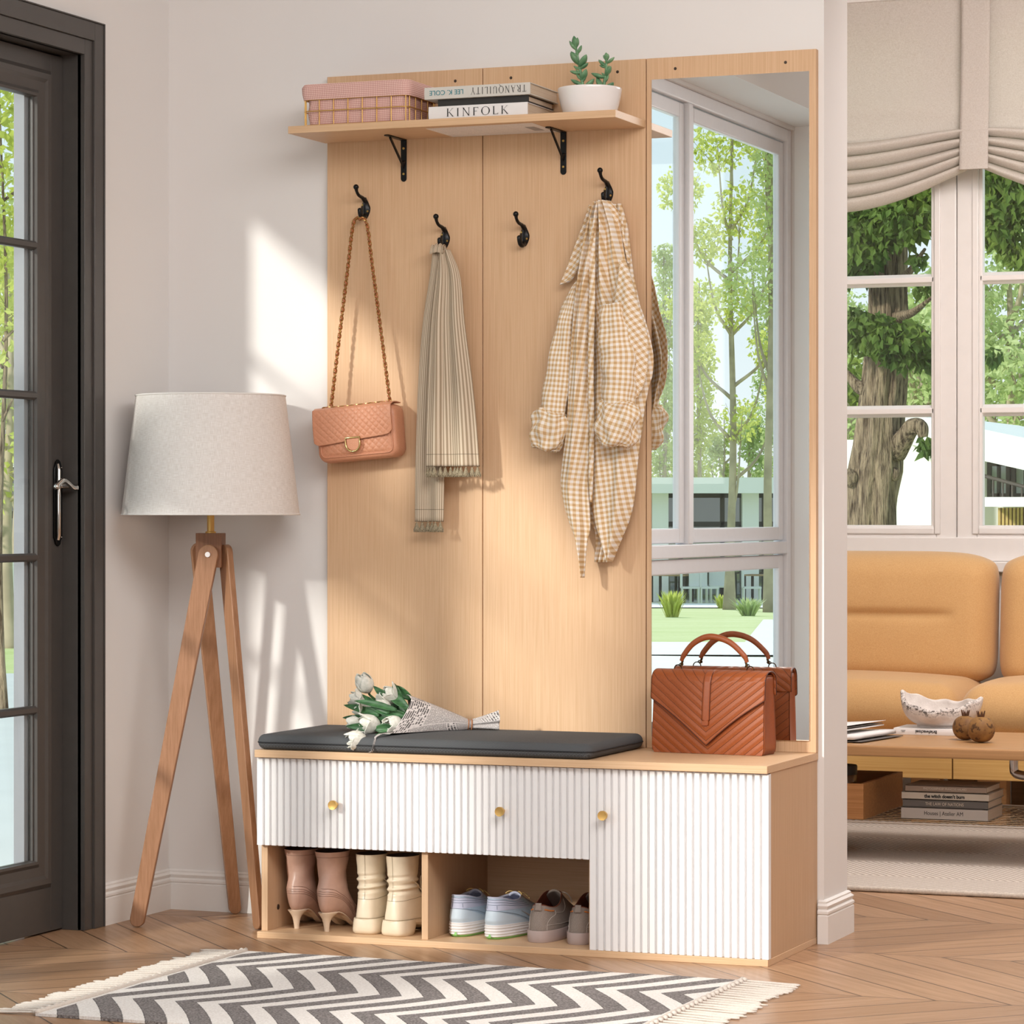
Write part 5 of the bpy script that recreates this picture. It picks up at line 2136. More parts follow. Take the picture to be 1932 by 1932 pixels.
# block heel with a bevelled back, thin sole in front
mb = MB()
hr = []
for z, x0, x1, w in ((0.036, 0.0002, 0.082, 0.0322), (0.030, -0.0008, 0.076, 0.0330), (0.018, -0.0022, 0.070, 0.0336), (0.010, -0.0028, 0.066, 0.0338), (0.005, -0.0015, 0.0645, 0.0332), (0.0, 0.003, 0.062, 0.0300)):
    row = []
    for k in range(40):
        a = 2 * pi * k / 40 - pi
        q = (1 - cos(a)) / 2
        row.append(Vector((x0 + (x1 - x0) * q, w * (abs(sin(a)) ** 0.42) * (1 if sin(a) >= 0 else -1), z)))
    hr.append(row)
mb.rings(hr)
mb.build('heel', M_CREAM, SB, smooth=50)
mb = MB()
rings = [[lst.pt(2 * pi * k / 48, 0.0, o) + Vector((0, 0, dz)) for k in range(48)] for o, dz in ((-0.001, 0.0015), (0.0004, 0.001), (0.0004, -0.004), (-0.001, -0.0075), (-0.01, -0.0078))]
mb.rings(rings, True, True, True)
mb.build('sole', M_CREAM, SB, smooth=50)
mb = MB()
lst.seam(mb, [(-2.4, 0.052), (-1.8, 0.056), (-1.2, 0.053), (-0.6, 0.050), (0, 0.0495), (0.6, 0.050), (1.2, 0.053), (1.8, 0.056), (2.4, 0.052)], 0.0004, 0.0004, 60)
lst.seam(mb, [(0.0, 0.050), (0.0, 0.10), (0.0, 0.160)], 0.0012, 0.00035, 40)
lst.seam(mb, [(-2.6, 0.001), (-1.5, 0.002), (-0.5, 0.003), (0, 0.003), (0.5, 0.003), (1.5, 0.002), (2.6, 0.001)], 0.002, 0.0004, 50)
mb.build('stitching', M_CSEAM, SB, smooth=60)
mb = MB()
a0 = lst.pt(-2.2, 0.075, 0.004)
mb.tube(spline([lst.pt(-1.35, 0.100, 0.002), lst.pt(-1.75, 0.088, 0.004), a0, lst.pt(-2.2, 0.098, 0.006), lst.pt(-2.1, 0.108, 0.008)], 20), 0.0009, 5)
mb.tube(spline([a0, lst.pt(-2.15, 0.055, 0.006), lst.pt(-1.95, 0.030, 0.004)], 14), 0.0009, 5)
mb.tube(spline([a0, lst.pt(-2.0, 0.060, 0.006), lst.pt(-1.85, 0.040, 0.006), lst.pt(-1.8, 0.026, 0.005)], 14), 0.0009, 5)
mb.sphere(a0, 0.0024, n=8, m=6)
mb.build('lace', M_CREAM, SB, smooth=60)
for _c in SB.children:
    _c.data.transform(Matrix.Diagonal((1.0, 1.0, 0.965, 1)))
place(SB, 686, 1763, 3, 'cream slouch boot with block heel, left one of its pair')
p = AZ(737, 1767, FZ)
dup(SB, (p.x, p.y, FZ), pi / 2 + radians(-9), 'cream slouch boot with block heel, beside the middle divider')

# --- pale blue running shoes
M_BLUE = plain('pale_blue_mesh', '#a9bccd', 0.7, var=0.05, nscale=250, bump=0.15)
M_BLUE2 = plain('ice_blue_overlay', '#bccad6', 0.55, var=0.02)
M_LILAC = plain('lilac_collar', '#b5b9cd', 0.65, var=0.03)
M_FOAM = plain('white_foam_sole', '#dedbdb', 0.6, var=0.02)
M_GREEN = plain('lime_outsole', '#84c06a', 0.6, var=0.05)
M_SWOOSH = plain('grey_side_mark', '#b3a9a4', 0.4, var=0.02)
M_YLACE = plain('mustard_lace', '#c9a96a', 0.8, var=0.05)
RS = thing('running_shoe', '', 'shoe', (0, 0, 0), 'pale blue running shoes')
rim = lambda q: 0.011 * (1 - sstep(0.0, 0.5, q)) + 0.006 * sstep(0.6, 1.0, q)
lst = Last([(0.0, 0.001, 0.262, 0.0395, 0.7), (0.012, -0.003, 0.258, 0.0400, 0.75), (0.026, 0.000, 0.225, 0.0385, 0.8), (0.040, 0.004, 0.178, 0.0350, 0.85), (0.052, 0.006, 0.145, 0.0320, 0.9), (0.062, 0.007, 0.122, 0.0300, 0.95)],
           lambda x: 0.034 - 0.006 * sstep(0.05, 0.2, x), 0.030, 0.8, 0.12, rim)
mb = MB()
lst.skin(mb, hrange(0, 0.062, 18), 60)
mb.build('upper', M_BLUE, RS, smooth=180)
mb = MB()
rings = [[lst.pt(2 * pi * k / 48, h, o) for k in range(48)] for h, o in ((0.060, 0.0008), (0.0622, 0.0012), (0.0632, -0.001), (0.0600, -0.0055), (0.045, -0.007), (0.02, -0.008))]
mb.rings(rings, True, False, True)
mb.build('collar_lining', M_LILAC, RS, smooth=60)
mb = MB()
prof = []
for k in range(25):
    z = lerp(0.036, 0.007, k / 24)
    prof.append((z, 0.0032 + 0.0011 * cos(k * 2 * pi / 6) * (1 if 3 < k < 22 else 0)))
rings = [[Vector((lst.pt(2 * pi * k / 60, 0.0, o).x, lst.pt(2 * pi * k / 60, 0.0, o).y, z - 0.006 * sstep(0.05, 0.2, lst.pt(2 * pi * k / 60, 0, o).x) * (z / 0.036))) for k in range(60)] for z, o in prof]
rings = [[p + Vector((-0.0018 * 0, 0, 0)) for p in r] for r in rings]
inn = [[Vector((0.13 + (p.x - 0.13) * 0.93, p.y * 0.88, 0.0032)) for p in rings[-1]]]
mb.rings(rings + inn, True, True, True)
mb.build('midsole', M_FOAM, RS, smooth=60)
mb = MB()
rings = [[Vector((0.13 + (p.x - 0.13) * k_, p.y * k2, z)) for p in rings[-1]] for k_, k2, z in ((0.975, 0.95, 0.0062), (0.965, 0.93, 0.0025), (0.94, 0.88, 0.0))]
mb.rings(rings, True, True, True)
mb.add([(-0.0055, -0.004, 0.006), (-0.0055, 0.004, 0.006), (-0.0045, 0.0018, 0.013), (-0.0045, -0.0018, 0.013), (0.002, 0, 0.006)], [(0, 1, 2, 3), (0, 4, 1), (1, 4, 2), (2, 4, 3), (3, 4, 0)])
mb.build('outsole', M_GREEN, RS, smooth=50)
mb = MB()
lst.patch(mb, -1.45, 1.45, lambda u: 0.001, lambda u: 0.034 * (1 - abs(2 * u - 1) ** 2.4) + 0.0012, 0.0012, 40, 12)
mb.build('heel_counter', M_BLUE2, RS, smooth=180)
mb = MB()
lst.patch(mb, -1.9, 1.9, lambda u: 0.034 + 0.006 * abs(2 * u - 1), lambda u: 0.058, 0.0010, 44, 6)
mb.build('collar_band', M_LILAC, RS, smooth=180)
mb = MB()
lst.seam(mb, [(-1.5, 0.002), (-1.3, 0.015), (-0.9, 0.029), (0, 0.0352), (0.9, 0.029), (1.3, 0.015), (1.5, 0.002)], 0.0016, 0.0005, 50)
for h in (0.047, 0.052, 0.057):
    lst.seam(mb, [(-2.0, h - 0.004), (-1.0, h), (0, h), (1.0, h), (2.0, h - 0.004)], 0.0012, 0.0005, 50)
for th in (-0.32, 0.32):
    lst.seam(mb, [(th, 0.038), (th, 0.046)], 0.0014, 0.0005, 6)
mb.build('stitching', plain('blue_grey_seam', '#6d7b8d', 0.8), RS, smooth=60)
# side mark: a curved tick, on both sides
for sgn in (-1, 1):
    mb = MB()

    def tick(u, v):
        # u along the tick, v across
        c_ = spline([Vector((1.34, 0.032, 0)), Vector((1.52, 0.0155, 0)), Vector((1.66, 0.012, 0)), Vector((1.80, 0.018, 0)), Vector((1.98, 0.028, 0))], 40)[int(round(u * 40))]
        w = 0.0062 * sin(pi * min(1, max(0, 0.02 + 0.96 * u)) ** 0.8) * (1 - 0.35 * u)
        return lst.pt(sgn * (c_.x + 0.0), c_.y + w * (v - 0.5) * 1.4, 0.0018)
    mb.grid(tick, 40, 4)
    mb.build('side_mark', M_SWOOSH, RS, smooth=180, solid=0.0006, offset=0)
mb = MB()
for k in range(6):
    x = 0.125 + k * 0.014
    z = 0.094 - k * 0.0065
    w = 0.017
    mb.tube(spline([(x, -w, z - 0.006), (x + 0.004, 0, z + 0.003), (x + 0.002, w, z - 0.006)], 10), 0.0016, 6)
for sy in (-1, 1):
    mb.tube(spline([(0.122, 0, 0.100), (0.112, sy * 0.012, 0.106), (0.108, sy * 0.022, 0.100), (0.120, sy * 0.012, 0.098)], 16), 0.0013, 6)
    mb.tube(spline([(0.122, 0, 0.100), (0.128, sy * 0.016, 0.100), (0.130, sy * 0.030, 0.088)], 10), 0.0013, 6)
mb.build('laces', M_YLACE, RS, smooth=60)
mb = MB()
mb.grid(lambda u, v: (lerp(0.112, 0.190, v), lerp(-0.018, 0.018, u), lerp(0.104, 0.062, v) - 0.010 * (2 * u - 1) ** 2), 8, 12)
mb.build('tongue', M_LILAC, RS, smooth=180, solid=0.004, offset=0)
for _c in RS.children:
    _c.data.transform(Matrix.Diagonal((1.0, 0.94, 0.90, 1)))
place(RS, 861, 1768, 0, 'pale blue running shoe beside the middle divider')
p = AZ(925, 1773, FZ)
dup(RS, (p.x, p.y + 0.002, FZ), pi / 2 + radians(-7), 'pale blue running shoe next to the grey sneakers')

# --- grey canvas sneakers
t = NT('grey_canvas', 0.9, 0, 0.15)
nz = t.noise(t.tc(), 1400, 2)
t.color(t.mix(t.mapr(nz, 0.35, 0.65), lin('#7d7068'), lin('#a2958c')))
t.bump(nz, 0.3, 0.0006)
M_CANVAS = t.m
M_GSOLE = plain('pinkish_grey_rubber', '#b6a39e', 0.55, var=0.02)
M_ORANGE = plain('orange_cord', '#d07c3a', 0.7, var=0.05)
M_STITCH = plain('pale_stitch', '#c9beb5', 0.8, var=0.05)
CS = thing('canvas_sneaker', '', 'shoe', (0, 0, 0), 'grey canvas sneakers')
rim = lambda q: 0.004 * (1 - sstep(0.0, 0.15, q)) - 0.004 * sstep(0.05, 0.3, q) * (1 - sstep(0.35, 0.6, q)) + 0.024 * sstep(0.5, 0.95, q)
lst = Last([(0.0, 0.000, 0.262, 0.0405, 0.7), (0.012, 0.001, 0.258, 0.0405, 0.75), (0.026, 0.005, 0.225, 0.0380, 0.8), (0.040, 0.010, 0.180, 0.0335, 0.85), (0.050, 0.013, 0.150, 0.0300, 0.9), (0.058, 0.015, 0.130, 0.0270, 0.95)],
           lambda x: 0.027, 0.027, 0.8, 0.10, rim)
mb = MB()
lst.skin(mb, hrange(0, 0.058, 16), 60)
mb.build('upper', M_CANVAS, CS, smooth=180)
mb = MB()
rings = [[lst.pt(2 * pi * k / 48, h, o) for k in range(48)] for h, o in ((0.057, 0.0006), (0.0585, 0.0006), (0.0588, -0.0012), (0.052, -0.004), (0.035, -0.006), (0.012, -0.008))]
mb.rings(rings, True, False, True)
mb.build('lining', plain('rust_lining', '#7c4531', 0.85, var=0.1), CS, smooth=60)
mb = MB()
rings = []
for z, o in ((0.0285, 0.001), (0.0285, 0.0028), (0.027, 0.0034), (0.012, 0.0030), (0.003, 0.0022), (0.0, 0.0005)):
    rings.append([Vector((lst.pt(2 * pi * k / 60, 0, o).x, lst.pt(2 * pi * k / 60, 0, o).y, z)) for k in range(60)])
mb.rings(rings, True, True, True)
mb.build('sole', M_GSOLE, CS, smooth=45)
mb = MB()
for sgn in (-1, 1):
    lst.seam(mb, [(sgn * 0.42, 0.002), (sgn * 0.46, 0.018), (sgn * 0.66, 0.030), (sgn * 0.95, 0.038), (sgn * 1.05, 0.048)], 0.0008, 0.0006, 24)
    lst.seam(mb, [(sgn * 0.46, 0.014), (sgn * 0.9, 0.0135), (sgn * 1.6, 0.0125), (sgn * 2.3, 0.012)], 0.0008, 0.0006, 30)
    lst.seam(mb, [(sgn * 1.05, 0.042), (sgn * 1.4, 0.040), (sgn * 1.8, 0.046), (sgn * 2.1, 0.054)], 0.0008, 0.0005, 24)
mb.build('stitching', M_STITCH, CS, smooth=60)
mb = MB()
lst.patch(mb, -0.22, 0.22, lambda u: 0.046, lambda u: 0.0625, 0.0022, 6, 6)
mb.build('heel_tab', M_CANVAS, CS, smooth=180, solid=0.002, offset=0)
for sgn in (-1, 1):
    mb = MB()
    lst.seam(mb, [(sgn * 0.40, 0.0485), (sgn * 0.7, 0.0475), (sgn * 0.95, 0.0475)], 0.001, 0.0016, 12)
    mb.build('collar_cord', M_ORANGE, CS, smooth=60)
mb = MB()
for k in range(5):
    x = 0.142 + k * 0.013
    z = 0.100 - k * 0.0075
    mb.tube(spline([(x, -0.016, z - 0.006), (x + 0.003, 0, z + 0.002), (x + 0.002, 0.016, z - 0.006)], 10), 0.0014, 6)
for sy in (-1, 1):
    mb.tube(spline([(0.140, 0, 0.102), (0.140, sy * 0.018, 0.104), (0.142, sy * 0.030, 0.094), (0.146, sy * 0.034, 0.080)], 16), 0.0013, 6)
mb.build('laces', M_STITCH, CS, smooth=60)
mb = MB()
mb.grid(lambda u, v: (lerp(0.122, 0.200, v), lerp(-0.020, 0.020, u), lerp(0.112, 0.060, v) - 0.014 * (2 * u - 1) ** 2), 8, 12)
mb.build('tongue', M_CANVAS, CS, smooth=180, solid=0.003, offset=0)
for _c in CS.children:
    _c.data.transform(Matrix.Diagonal((1.0, 1.0, 0.92, 1)))
place(CS, 1012, 1779, 2, 'grey canvas sneaker with its whole heel in view')
p = AZ(1087, 1783, FZ)
dup(CS, (p.x, p.y, FZ), pi / 2 + radians(2), 'grey canvas sneaker half hidden behind the fluted cabinet door')
# ------------------------------------------------------------------ floor lamp
M_LEG = wood('warm_beech', '#a97c5e', '#926849', 'Z', 0.55, 0.42, 0.4)
M_LEGTOP = wood('dark_beech_block', '#94674a', '#80563c', 'Z', 0.55, 0.45, 0.4)
t = NT('lamp_linen', 0.9, 0, 0.15)
s = t.sep(t.tc('UV'))
wa = t.noise(t.scale(t.tc('UV'), (60, 900, 1)), 1.0, 2)
wb = t.noise(t.scale(t.tc('UV'), (900, 60, 1)), 1.0, 2)
w_ = t.math('ADD', wa, wb)
t.color(t.mix(t.mapr(w_, 0.75, 1.25), lin('#d8d1cb'), lin('#eeeae7')))
t.bump(w_, 0.3, 0.0008)
t.b.inputs['Subsurface Weight'].default_value = 0.0
M_SHADE = t.m
LC = Vector((-0.815, -0.195, 0))
lamp = thing('floor_lamp', 'tripod floor lamp with wooden legs and off white drum shade', 'lamp', LC)
zb_, zt_ = 0.9585, 1.2365
rb_, rt_ = 0.2085, 0.1750
mb = MB()
mb.grid(lambda u, v: (LC.x + lerp(rb_, rt_, v) * cos(2 * pi * u + 2.2), LC.y + lerp(rb_, rt_, v) * sin(2 * pi * u + 2.2), lerp(zb_, zt_, v)), 96, 6, lambda u, v: (u * 1.2, v * 0.28))
mb.grid(lambda u, v: (LC.x + (lerp(rb_, rt_, v) - 0.0016) * cos(2 * pi * u + 2.2), LC.y + (lerp(rb_, rt_, v) - 0.0016) * sin(2 * pi * u + 2.2), lerp(zb_, zt_, v)), 96, 6, lambda u, v: (u * 1.2, v * 0.28))
shade = mb.build('lamp_shade', M_SHADE, lamp, smooth=180)
for r, z in ((rb_, zb_), (rt_, zt_)):
    MB().loop([(LC.x + r * cos(2 * pi * k / 80), LC.y + r * sin(2 * pi * k / 80), z) for k in range(80)], 0.0022, 6).build('shade_trim', plain('white_shade_trim', '#e9e5e1', 0.8, var=0.01), shade, smooth=180)
mb = MB()
mb.lathe([(0.0001, 0.9145), (0.0125, 0.9145), (0.0125, 0.918), (0.0085, 0.919), (0.0085, 1.00), (0.013, 1.002), (0.013, 1.05), (0.0001, 1.05)], LC, 24)
for k in range(3):
    a = 2 * pi * k / 3
    mb.tube([LC + Vector((0, 0, 1.05)), LC + Vector((rt_ * 0.98 * cos(a), rt_ * 0.98 * sin(a), zt_ - 0.012))], 0.0018, 6)
mb.build('stem', M_GOLD, lamp, smooth=40)
bz0, bz1 = 0.834, 0.9145
# block turned so that its front face looks at the front foot's hinge
tow = math.atan2(-0.93, 0.30)
hexd = 0.031
MB().obox(LC + Vector((0, 0, (bz0 + bz1) / 2)), (0.964, 0.265, 0), (-0.265, 0.964, 0), (0, 0, 1), 0.0305, 0.026, (bz1 - bz0) / 2).build('hub_block', M_LEGTOP, lamp, bev=0.001)


def lamp_leg(hinge, foot, wide, w=0.047, th=0.0155, bolt=None):
    """a flat leg with rounded ends; wide is the direction its broad face spans"""
    a, b = Vector(hinge), Vector(foot)
    d = (b - a).normalized()
    x = Vector(wide)
    x = (x - d * x.dot(d)).normalized()
    n = d.cross(x).normalized()
    L = (b - a).length
    poly = []
    w0, w1 = w / 2, w * 0.36
    for k in range(11):
        q = pi * k / 10
        poly.append((w0 * cos(q), -w0 * sin(q)))
    for k in range(11):
        q = pi * k / 10
        poly.append((-w1 * cos(q), L - w1 + w1 * sin(q)))
    mb = MB().prism(poly, lambda p, q, e: a + x * p + d * q + n * e, -th / 2, th / 2)
    o = mb.build('leg', M_LEG, lamp, bev=0.0016)
    if bolt is not None:
        f = n if n.dot(CAM - a) > 0 else -n
        bm_ = MB().tube([a + f * (th / 2), a + f * (th / 2 + 0.0035)], 0.0062, 16)
        bm_.tube([a + f * (th / 2 + 0.0035), a + f * (th / 2 + 0.0042)], 0.0038, 12)
        bm_.build('bolt', plain('satin_steel', '#cfcac6', 0.3, 0.9), o, smooth=40)
    return o


fr_n = Vector((0.265, -0.964, 0))
lamp_leg(LC + fr_n * 0.034 + Vector((0.002, 0.0, 0.8640)), AZ(257, 1749, 0.0) + Vector((0, 0, 0.001)), (0.964, 0.265, 0), bolt=1)
lamp_leg(LC + Vector((-0.033, 0.006, 0.872)), AZ(444, 1724, 0.0) + Vector((0, 0, 0.001)), (0.75, 0.66, 0), 0.040)
lamp_leg(LC + Vector((0.036, 0.006, 0.868)), (-0.655, -0.262, 0.001), (0.86, -0.50, 0), 0.040)

# ------------------------------------------------------------------ chevron rug
t = NT('chevron_rug', 0.95, 0, 0.1)
s = t.sep(t.tc())
yy = t.math('SUBTRACT', t.math('ADD', s[1], 0.6075), 0.0)
tri = t.math('PINGPONG', yy, 0.2247)
wob = t.math('MULTIPLY', t.math('SINE', t.math('MULTIPLY', tri, 14.0)), 0.006)
u_ = t.math('SUBTRACT', t.math('ADD', s[0], t.math('MULTIPLY', tri, 0.667)), t.math('ADD', wob, 0.0))
jit = t.math('MULTIPLY', t.math('SUBTRACT', t.noise(t.tc(), 260, 1), 0.5), 0.0045)
fr_ = t.math('FRACT', t.math('DIVIDE', t.math('ADD', t.math('ADD', u_, 0.0897), jit), 0.0945))
dark = t.math('LESS_THAN', fr_, 0.5)
dark = t.math('MULTIPLY', dark, t.math('LESS_THAN', t.math('ABSOLUTE', t.math('SUBTRACT', s[0], 0.052)), 0.552))
edge = t.math('MAXIMUM', t.math('LESS_THAN', fr_, 0.02), t.math('LESS_THAN', t.math('ABSOLUTE', t.math('SUBTRACT', fr_, 0.5)), 0.014))
edge = t.math('MULTIPLY', edge, t.math('LESS_THAN', t.math('ABSOLUTE', t.math('SUBTRACT', s[0], 0.052)), 0.552))
sp = t.noise(t.scale(t.tc(), (210, 330, 200)), 1.0, 3)
sp2 = t.noise(t.tc(), 300, 2)
lt = t.mix(t.mapr(sp, 0.35, 0.65), lin('#dcd5cf'), lin('#f1ece8'))
dk = t.mix(t.mapr(sp, 0.35, 0.65), lin('#5d5857'), lin('#9c9593'))
c_ = t.mix(dark, lt, dk)
c_ = t.mix(t.math('MULTIPLY', edge, 0.6), c_, lin('#2f2c2c'))
t.color(c_)
t.bump(t.math('ADD', sp, sp2), 0.6, 0.002)
M_RUG = t.m
RX0, RX1, RY0, RY1 = -0.515, 0.620, -1.506, -0.612
rug = thing('rug', 'black and cream chevron rug with fringed ends on the wooden floor', 'rug', (0.05, -1.06, 0))
mb = MB()
nx, ny = 60, 48


def rugz(x, y):
    return 0.0062 + 0.0006 * sin(x * 17 + y * 5) * sin(y * 13)


mb.grid(lambda u, v: (lerp(RX0, RX1, u), lerp(RY0, RY1, v), rugz(lerp(RX0, RX1, u), lerp(RY0, RY1, v))), nx, ny)
pts = [(RX0, RY0), (RX1, RY0), (RX1, RY1), (RX0, RY1)]
for i in range(4):
    a, b = pts[i], pts[(i + 1) % 4]
    mb.grid(lambda u, v: (lerp(a[0], b[0], u), lerp(a[1], b[1], u), lerp(0.0005, rugz(lerp(a[0], b[0], u), lerp(a[1], b[1], u)), v)), 40, 1)
mb.build('woven_field', M_RUG, rug, smooth=40)
M_FRINGE = plain('cream_cotton_cord', '#d6ccc2', 0.9, var=0.08, nscale=300, bump=0.3)
for x in (RX0 + 0.001, RX1 - 0.001):
    mb = MB()
    P = [(x, lerp(RY0, RY1, k / 90), 0.0075 + 0.0008 * sin(k * 2.1)) for k in range(91)]
    mb.tube(P, [0.0048 + 0.0008 * sin(k * 1.7) for k in range(91)], 7)
    mb.build('hem_cord', M_FRINGE, rug, smooth=180)
rf = random.Random(11)
NT_ = 34
for side in (-1, 1):
    for k in range(NT_):
        y = lerp(RY0 + 0.008, RY1 - 0.008, k / (NT_ - 1))
        x0 = RX0 if side < 0 else RX1
        L = rf.uniform(0.085, 0.105) if side < 0 else rf.uniform(0.112, 0.135)
        mb = MB()
        mb.sphere((x0 + side * 0.006, y, 0.0072), 0.0058, n=8, m=6)
        for q in range(3):
            dy = (q - 1) * 0.006 + rf.uniform(-0.003, 0.003)
            b1, b2 = rf.uniform(-0.004, 0.004), rf.uniform(-0.004, 0.004)
            P = spline([(x0 + side * 0.006, y, 0.006), (x0 + side * L * 0.35, y + dy * 0.4 + b1 * 0.5, 0.0052), (x0 + side * L * 0.7, y + dy * 0.7 + b2, 0.0036), (x0 + side * L * rf.uniform(0.92, 1.05), y + dy, 0.0030)], 12)
            mb.tube(P, [interp((0, 0.15, 0.9, 1), (0.0022, 0.0023, 0.0021, 0.0014), i / 12) for i in range(13)], 6)
        mb.build('fringe_tassel', M_FRINGE, rug, smooth=180)
# ------------------------------------------------------------------ living room
t = NT('caramel_velvet', 0.75, 0, 0.2)
nz = t.noise(t.tc(), 350, 3)
nb = t.noise(t.tc(), 6, 3)
c_ = t.mix(t.mapr(nz, 0.3, 0.7), lin('#c99c66'), lin('#d6ac78'))
c_ = t.mix(t.mapr(nb, 0.35, 0.7, 0, 0.12), c_, lin('#b98a56'))
t.color(c_)
t.bump(nz, 0.08, 0.001)
t.b.inputs['Sheen Weight'].default_value = 0.25
M_SOFA = t.m
M_SOFAWOOD = wood('honey_oak_base', '#d9b070', '#c89a58', 'X', 0.5, 0.45, 0.35)
M_TABLE = wood('oak_table', '#bb8f62', '#a57b50', 'X', 0.5, 0.40, 0.4)

sofa = thing('sofa', 'caramel upholstered sofa with wooden base under the living room window', 'sofa', (-0.2, 2.8, 0))


def pillow(x0, x1, y0, y1, z0, z1, r, puff, axis, name, tuck=None, back=0.0):
    """soft cushion; axis 'z' lies flat, 'y' stands up; tuck pulls a stitched line in"""
    mb = MB()
    a0, a1, b0, b1, t0, t1 = (x0, x1, y0, y1, z0, z1) if axis == 'z' else (x0, x1, z0, z1, y0, y1)
    ca, cb, ct_ = (a0 + a1) / 2, (b0 + b1) / 2, (t0 + t1) / 2
    ha, hb_, ht_ = (a1 - a0) / 2, (b1 - b0) / 2, (t1 - t0) / 2 + puff

    def warp(q):
        # crowd the grid lines towards the rim where the cushion turns
        return sin(q * pi / 2) ** 1.0 if q >= 0 else -sin(-q * pi / 2)

    def fn(sgn):
        def f(u, v):
            p, q = warp(2 * u - 1), warp(2 * v - 1)
            e = (abs(p) * abs(q)) ** 6
            aa = ca + (1 if p >= 0 else -1) * (ha * abs(p) - 0.36 * r * e)
            bb = cb + (1 if q >= 0 else -1) * (hb_ * abs(q) - 0.36 * r * e)
            da, db = ha * (1 - abs(p)) / r, hb_ * (1 - abs(q)) / r
            ra = sqrt(max(0, 1 - max(0, 1 - da) ** 2.2))
            rb = sqrt(max(0, 1 - max(0, 1 - db) ** 2.2))
            th_ = ra * rb * ((t1 - t0) / 2 + puff * (1 - p * p) ** 0.6 * (1 - q * q) ** 0.6)
            tt = ct_ + sgn * th_
            if axis == 'z':
                return (aa, bb, tt)
            y = tt
            if tuck is not None and sgn < 0:
                k = exp(-((bb - tuck) / 0.011) ** 2) + 0.35 * exp(-((bb - tuck) / 0.04) ** 2)
                k *= (1 - min(1, abs((aa - ca) / (ha * 0.74))) ** 8)
                y += 0.020 * max(0, k)
            return (aa, y + back * (bb - b0), bb)
        return f
    mb.grid(fn(1), 72, 60)
    mb.grid(fn(-1), 72, 60)
    return mb.build(name, M_SOFA, sofa, smooth=180, weld=True)


SY = 2.50
sx = 0.3165
pillow(sx - 0.90, sx - 0.0, SY + 0.03, 3.08, 0.290, 0.430, 0.075, 0.030, 'z', 'seat_cushion')
pillow(sx + 0.005, sx + 0.905, SY - 0.02, 3.08, 0.288, 0.432, 0.085, 0.034, 'z', 'seat_cushion')
bxs = 0.338
pillow(bxs - 0.90, bxs, 2.915, 3.10, 0.405, 0.838, 0.085, 0.030, 'y', 'back_cushion', 0.636, 0.10)
pillow(bxs + 0.012, bxs + 0.912, 2.905, 3.09, 0.40, 0.840, 0.085, 0.030, 'y', 'back_cushion', 0.636, 0.10)
for x0, x1 in ((-0.75, 0.3125), (0.3165, 1.40)):
    MB().box(x0, x1, SY, SY + 0.022, 0.1535, 0.288).build('front_board', M_SOFAWOOD, sofa, bev=0.002)
MB().box(-0.75, 1.40, SY + 0.022, 3.20, 0.16, 0.288).build('base_frame', M_SOFAWOOD, sofa)
MB().box(-0.75, 1.40, SY - 0.012, SY + 0.03, 0.286, 0.298).build('seat_rail', M_SOFAWOOD, sofa, bev=0.003)
for x in (-0.60, 0.213, 0.42, 1.30):
    for y in (SY + 0.10, 3.08):
        MB().box(x - 0.045, x + 0.045, y - 0.03, y + 0.03, 0.0114, 0.16).build('leg', M_TABLE, sofa, bev=0.003)
for x0 in (-0.80, 1.40):
    MB().box(x0, x0 + 0.05, SY + 0.02, 3.22, 0.10, 0.60).build('arm_panel', M_SOFAWOOD, sofa, bev=0.01)

# woven rug under the table
t = NT('woven_twill_rug', 0.95, 0, 0.1)
s = t.sep(t.tc())
d_ = t.math('FRACT', t.math('DIVIDE', t.math('ADD', s[0], t.math('MULTIPLY', t.math('PINGPONG', s[1], 0.30), 0.75)), 0.021))
sp = t.noise(t.tc(), 320, 2)
k_ = t.mapr(t.math('ABSOLUTE', t.math('SUBTRACT', d_, 0.5)), 0.10, 0.26, 1, 0)
c_ = t.mix(t.mapr(sp, 0.35, 0.65), lin('#cabeb2'), lin('#ddd3c9'))
t.color(t.mix(t.math('MULTIPLY', k_, 0.75), c_, lin('#8f8176')))
t.bump(t.math('ADD', sp, k_), 0.5, 0.003)
cr = thing('carpet', 'beige twill woven rug under the coffee table', 'rug', (0, 2.0, 0))
MB().box(-1.02, 1.9, 0.945, 3.14, 0.0005, 0.011).build('pile', t.m, cr)
mb = MB()
mb.tube([(-1.02 + 2.92 * k / 200, 0.938 + 0.0008 * sin(k * 1.9), 0.0075) for k in range(201)], [0.0068 + 0.0007 * sin(k * 2.6) for k in range(201)], 7)
mb.build('braided_edge', plain('beige_braid', '#cbbfb2', 0.95, var=0.12, nscale=200, bump=0.3), cr, smooth=180)

# coffee table
CTZ = 0.3277
ct = thing('coffee_table', 'low oak coffee table with a wire rack beneath its top', 'table', (0.2, 1.8, 0))
mb = MB()
rbox(mb, -0.75, 1.30, 1.497, 2.13, CTZ - 0.0300, CTZ, 0.06, 8, 0.0, 4, e=0.006)
mb.build('tabletop', M_TABLE, ct, smooth=40)
rk = MB()
RZ = 0.118
for x in [(-0.70 + 0.024 * k) for k in range(0, 82)]:
    rk.tube([(x, 1.52, RZ - 0.0022), (x, 2.08, RZ - 0.0022)], 0.0013, 5)
for k in range(13):
    y = 1.52 + 0.0459 * k
    rk.tube([(-0.72, y, RZ), (1.27, y, RZ)], 0.0013, 5)
rk.build('wire_rack', plain('brass_wire', '#b9a184', 0.35, 0.9, var=0.1), ct, smooth=180)
rf_ = MB()
rf_.tube([(-0.72, 1.515, RZ - 0.001), (1.27, 1.515, RZ - 0.001)], 0.0032, 8)
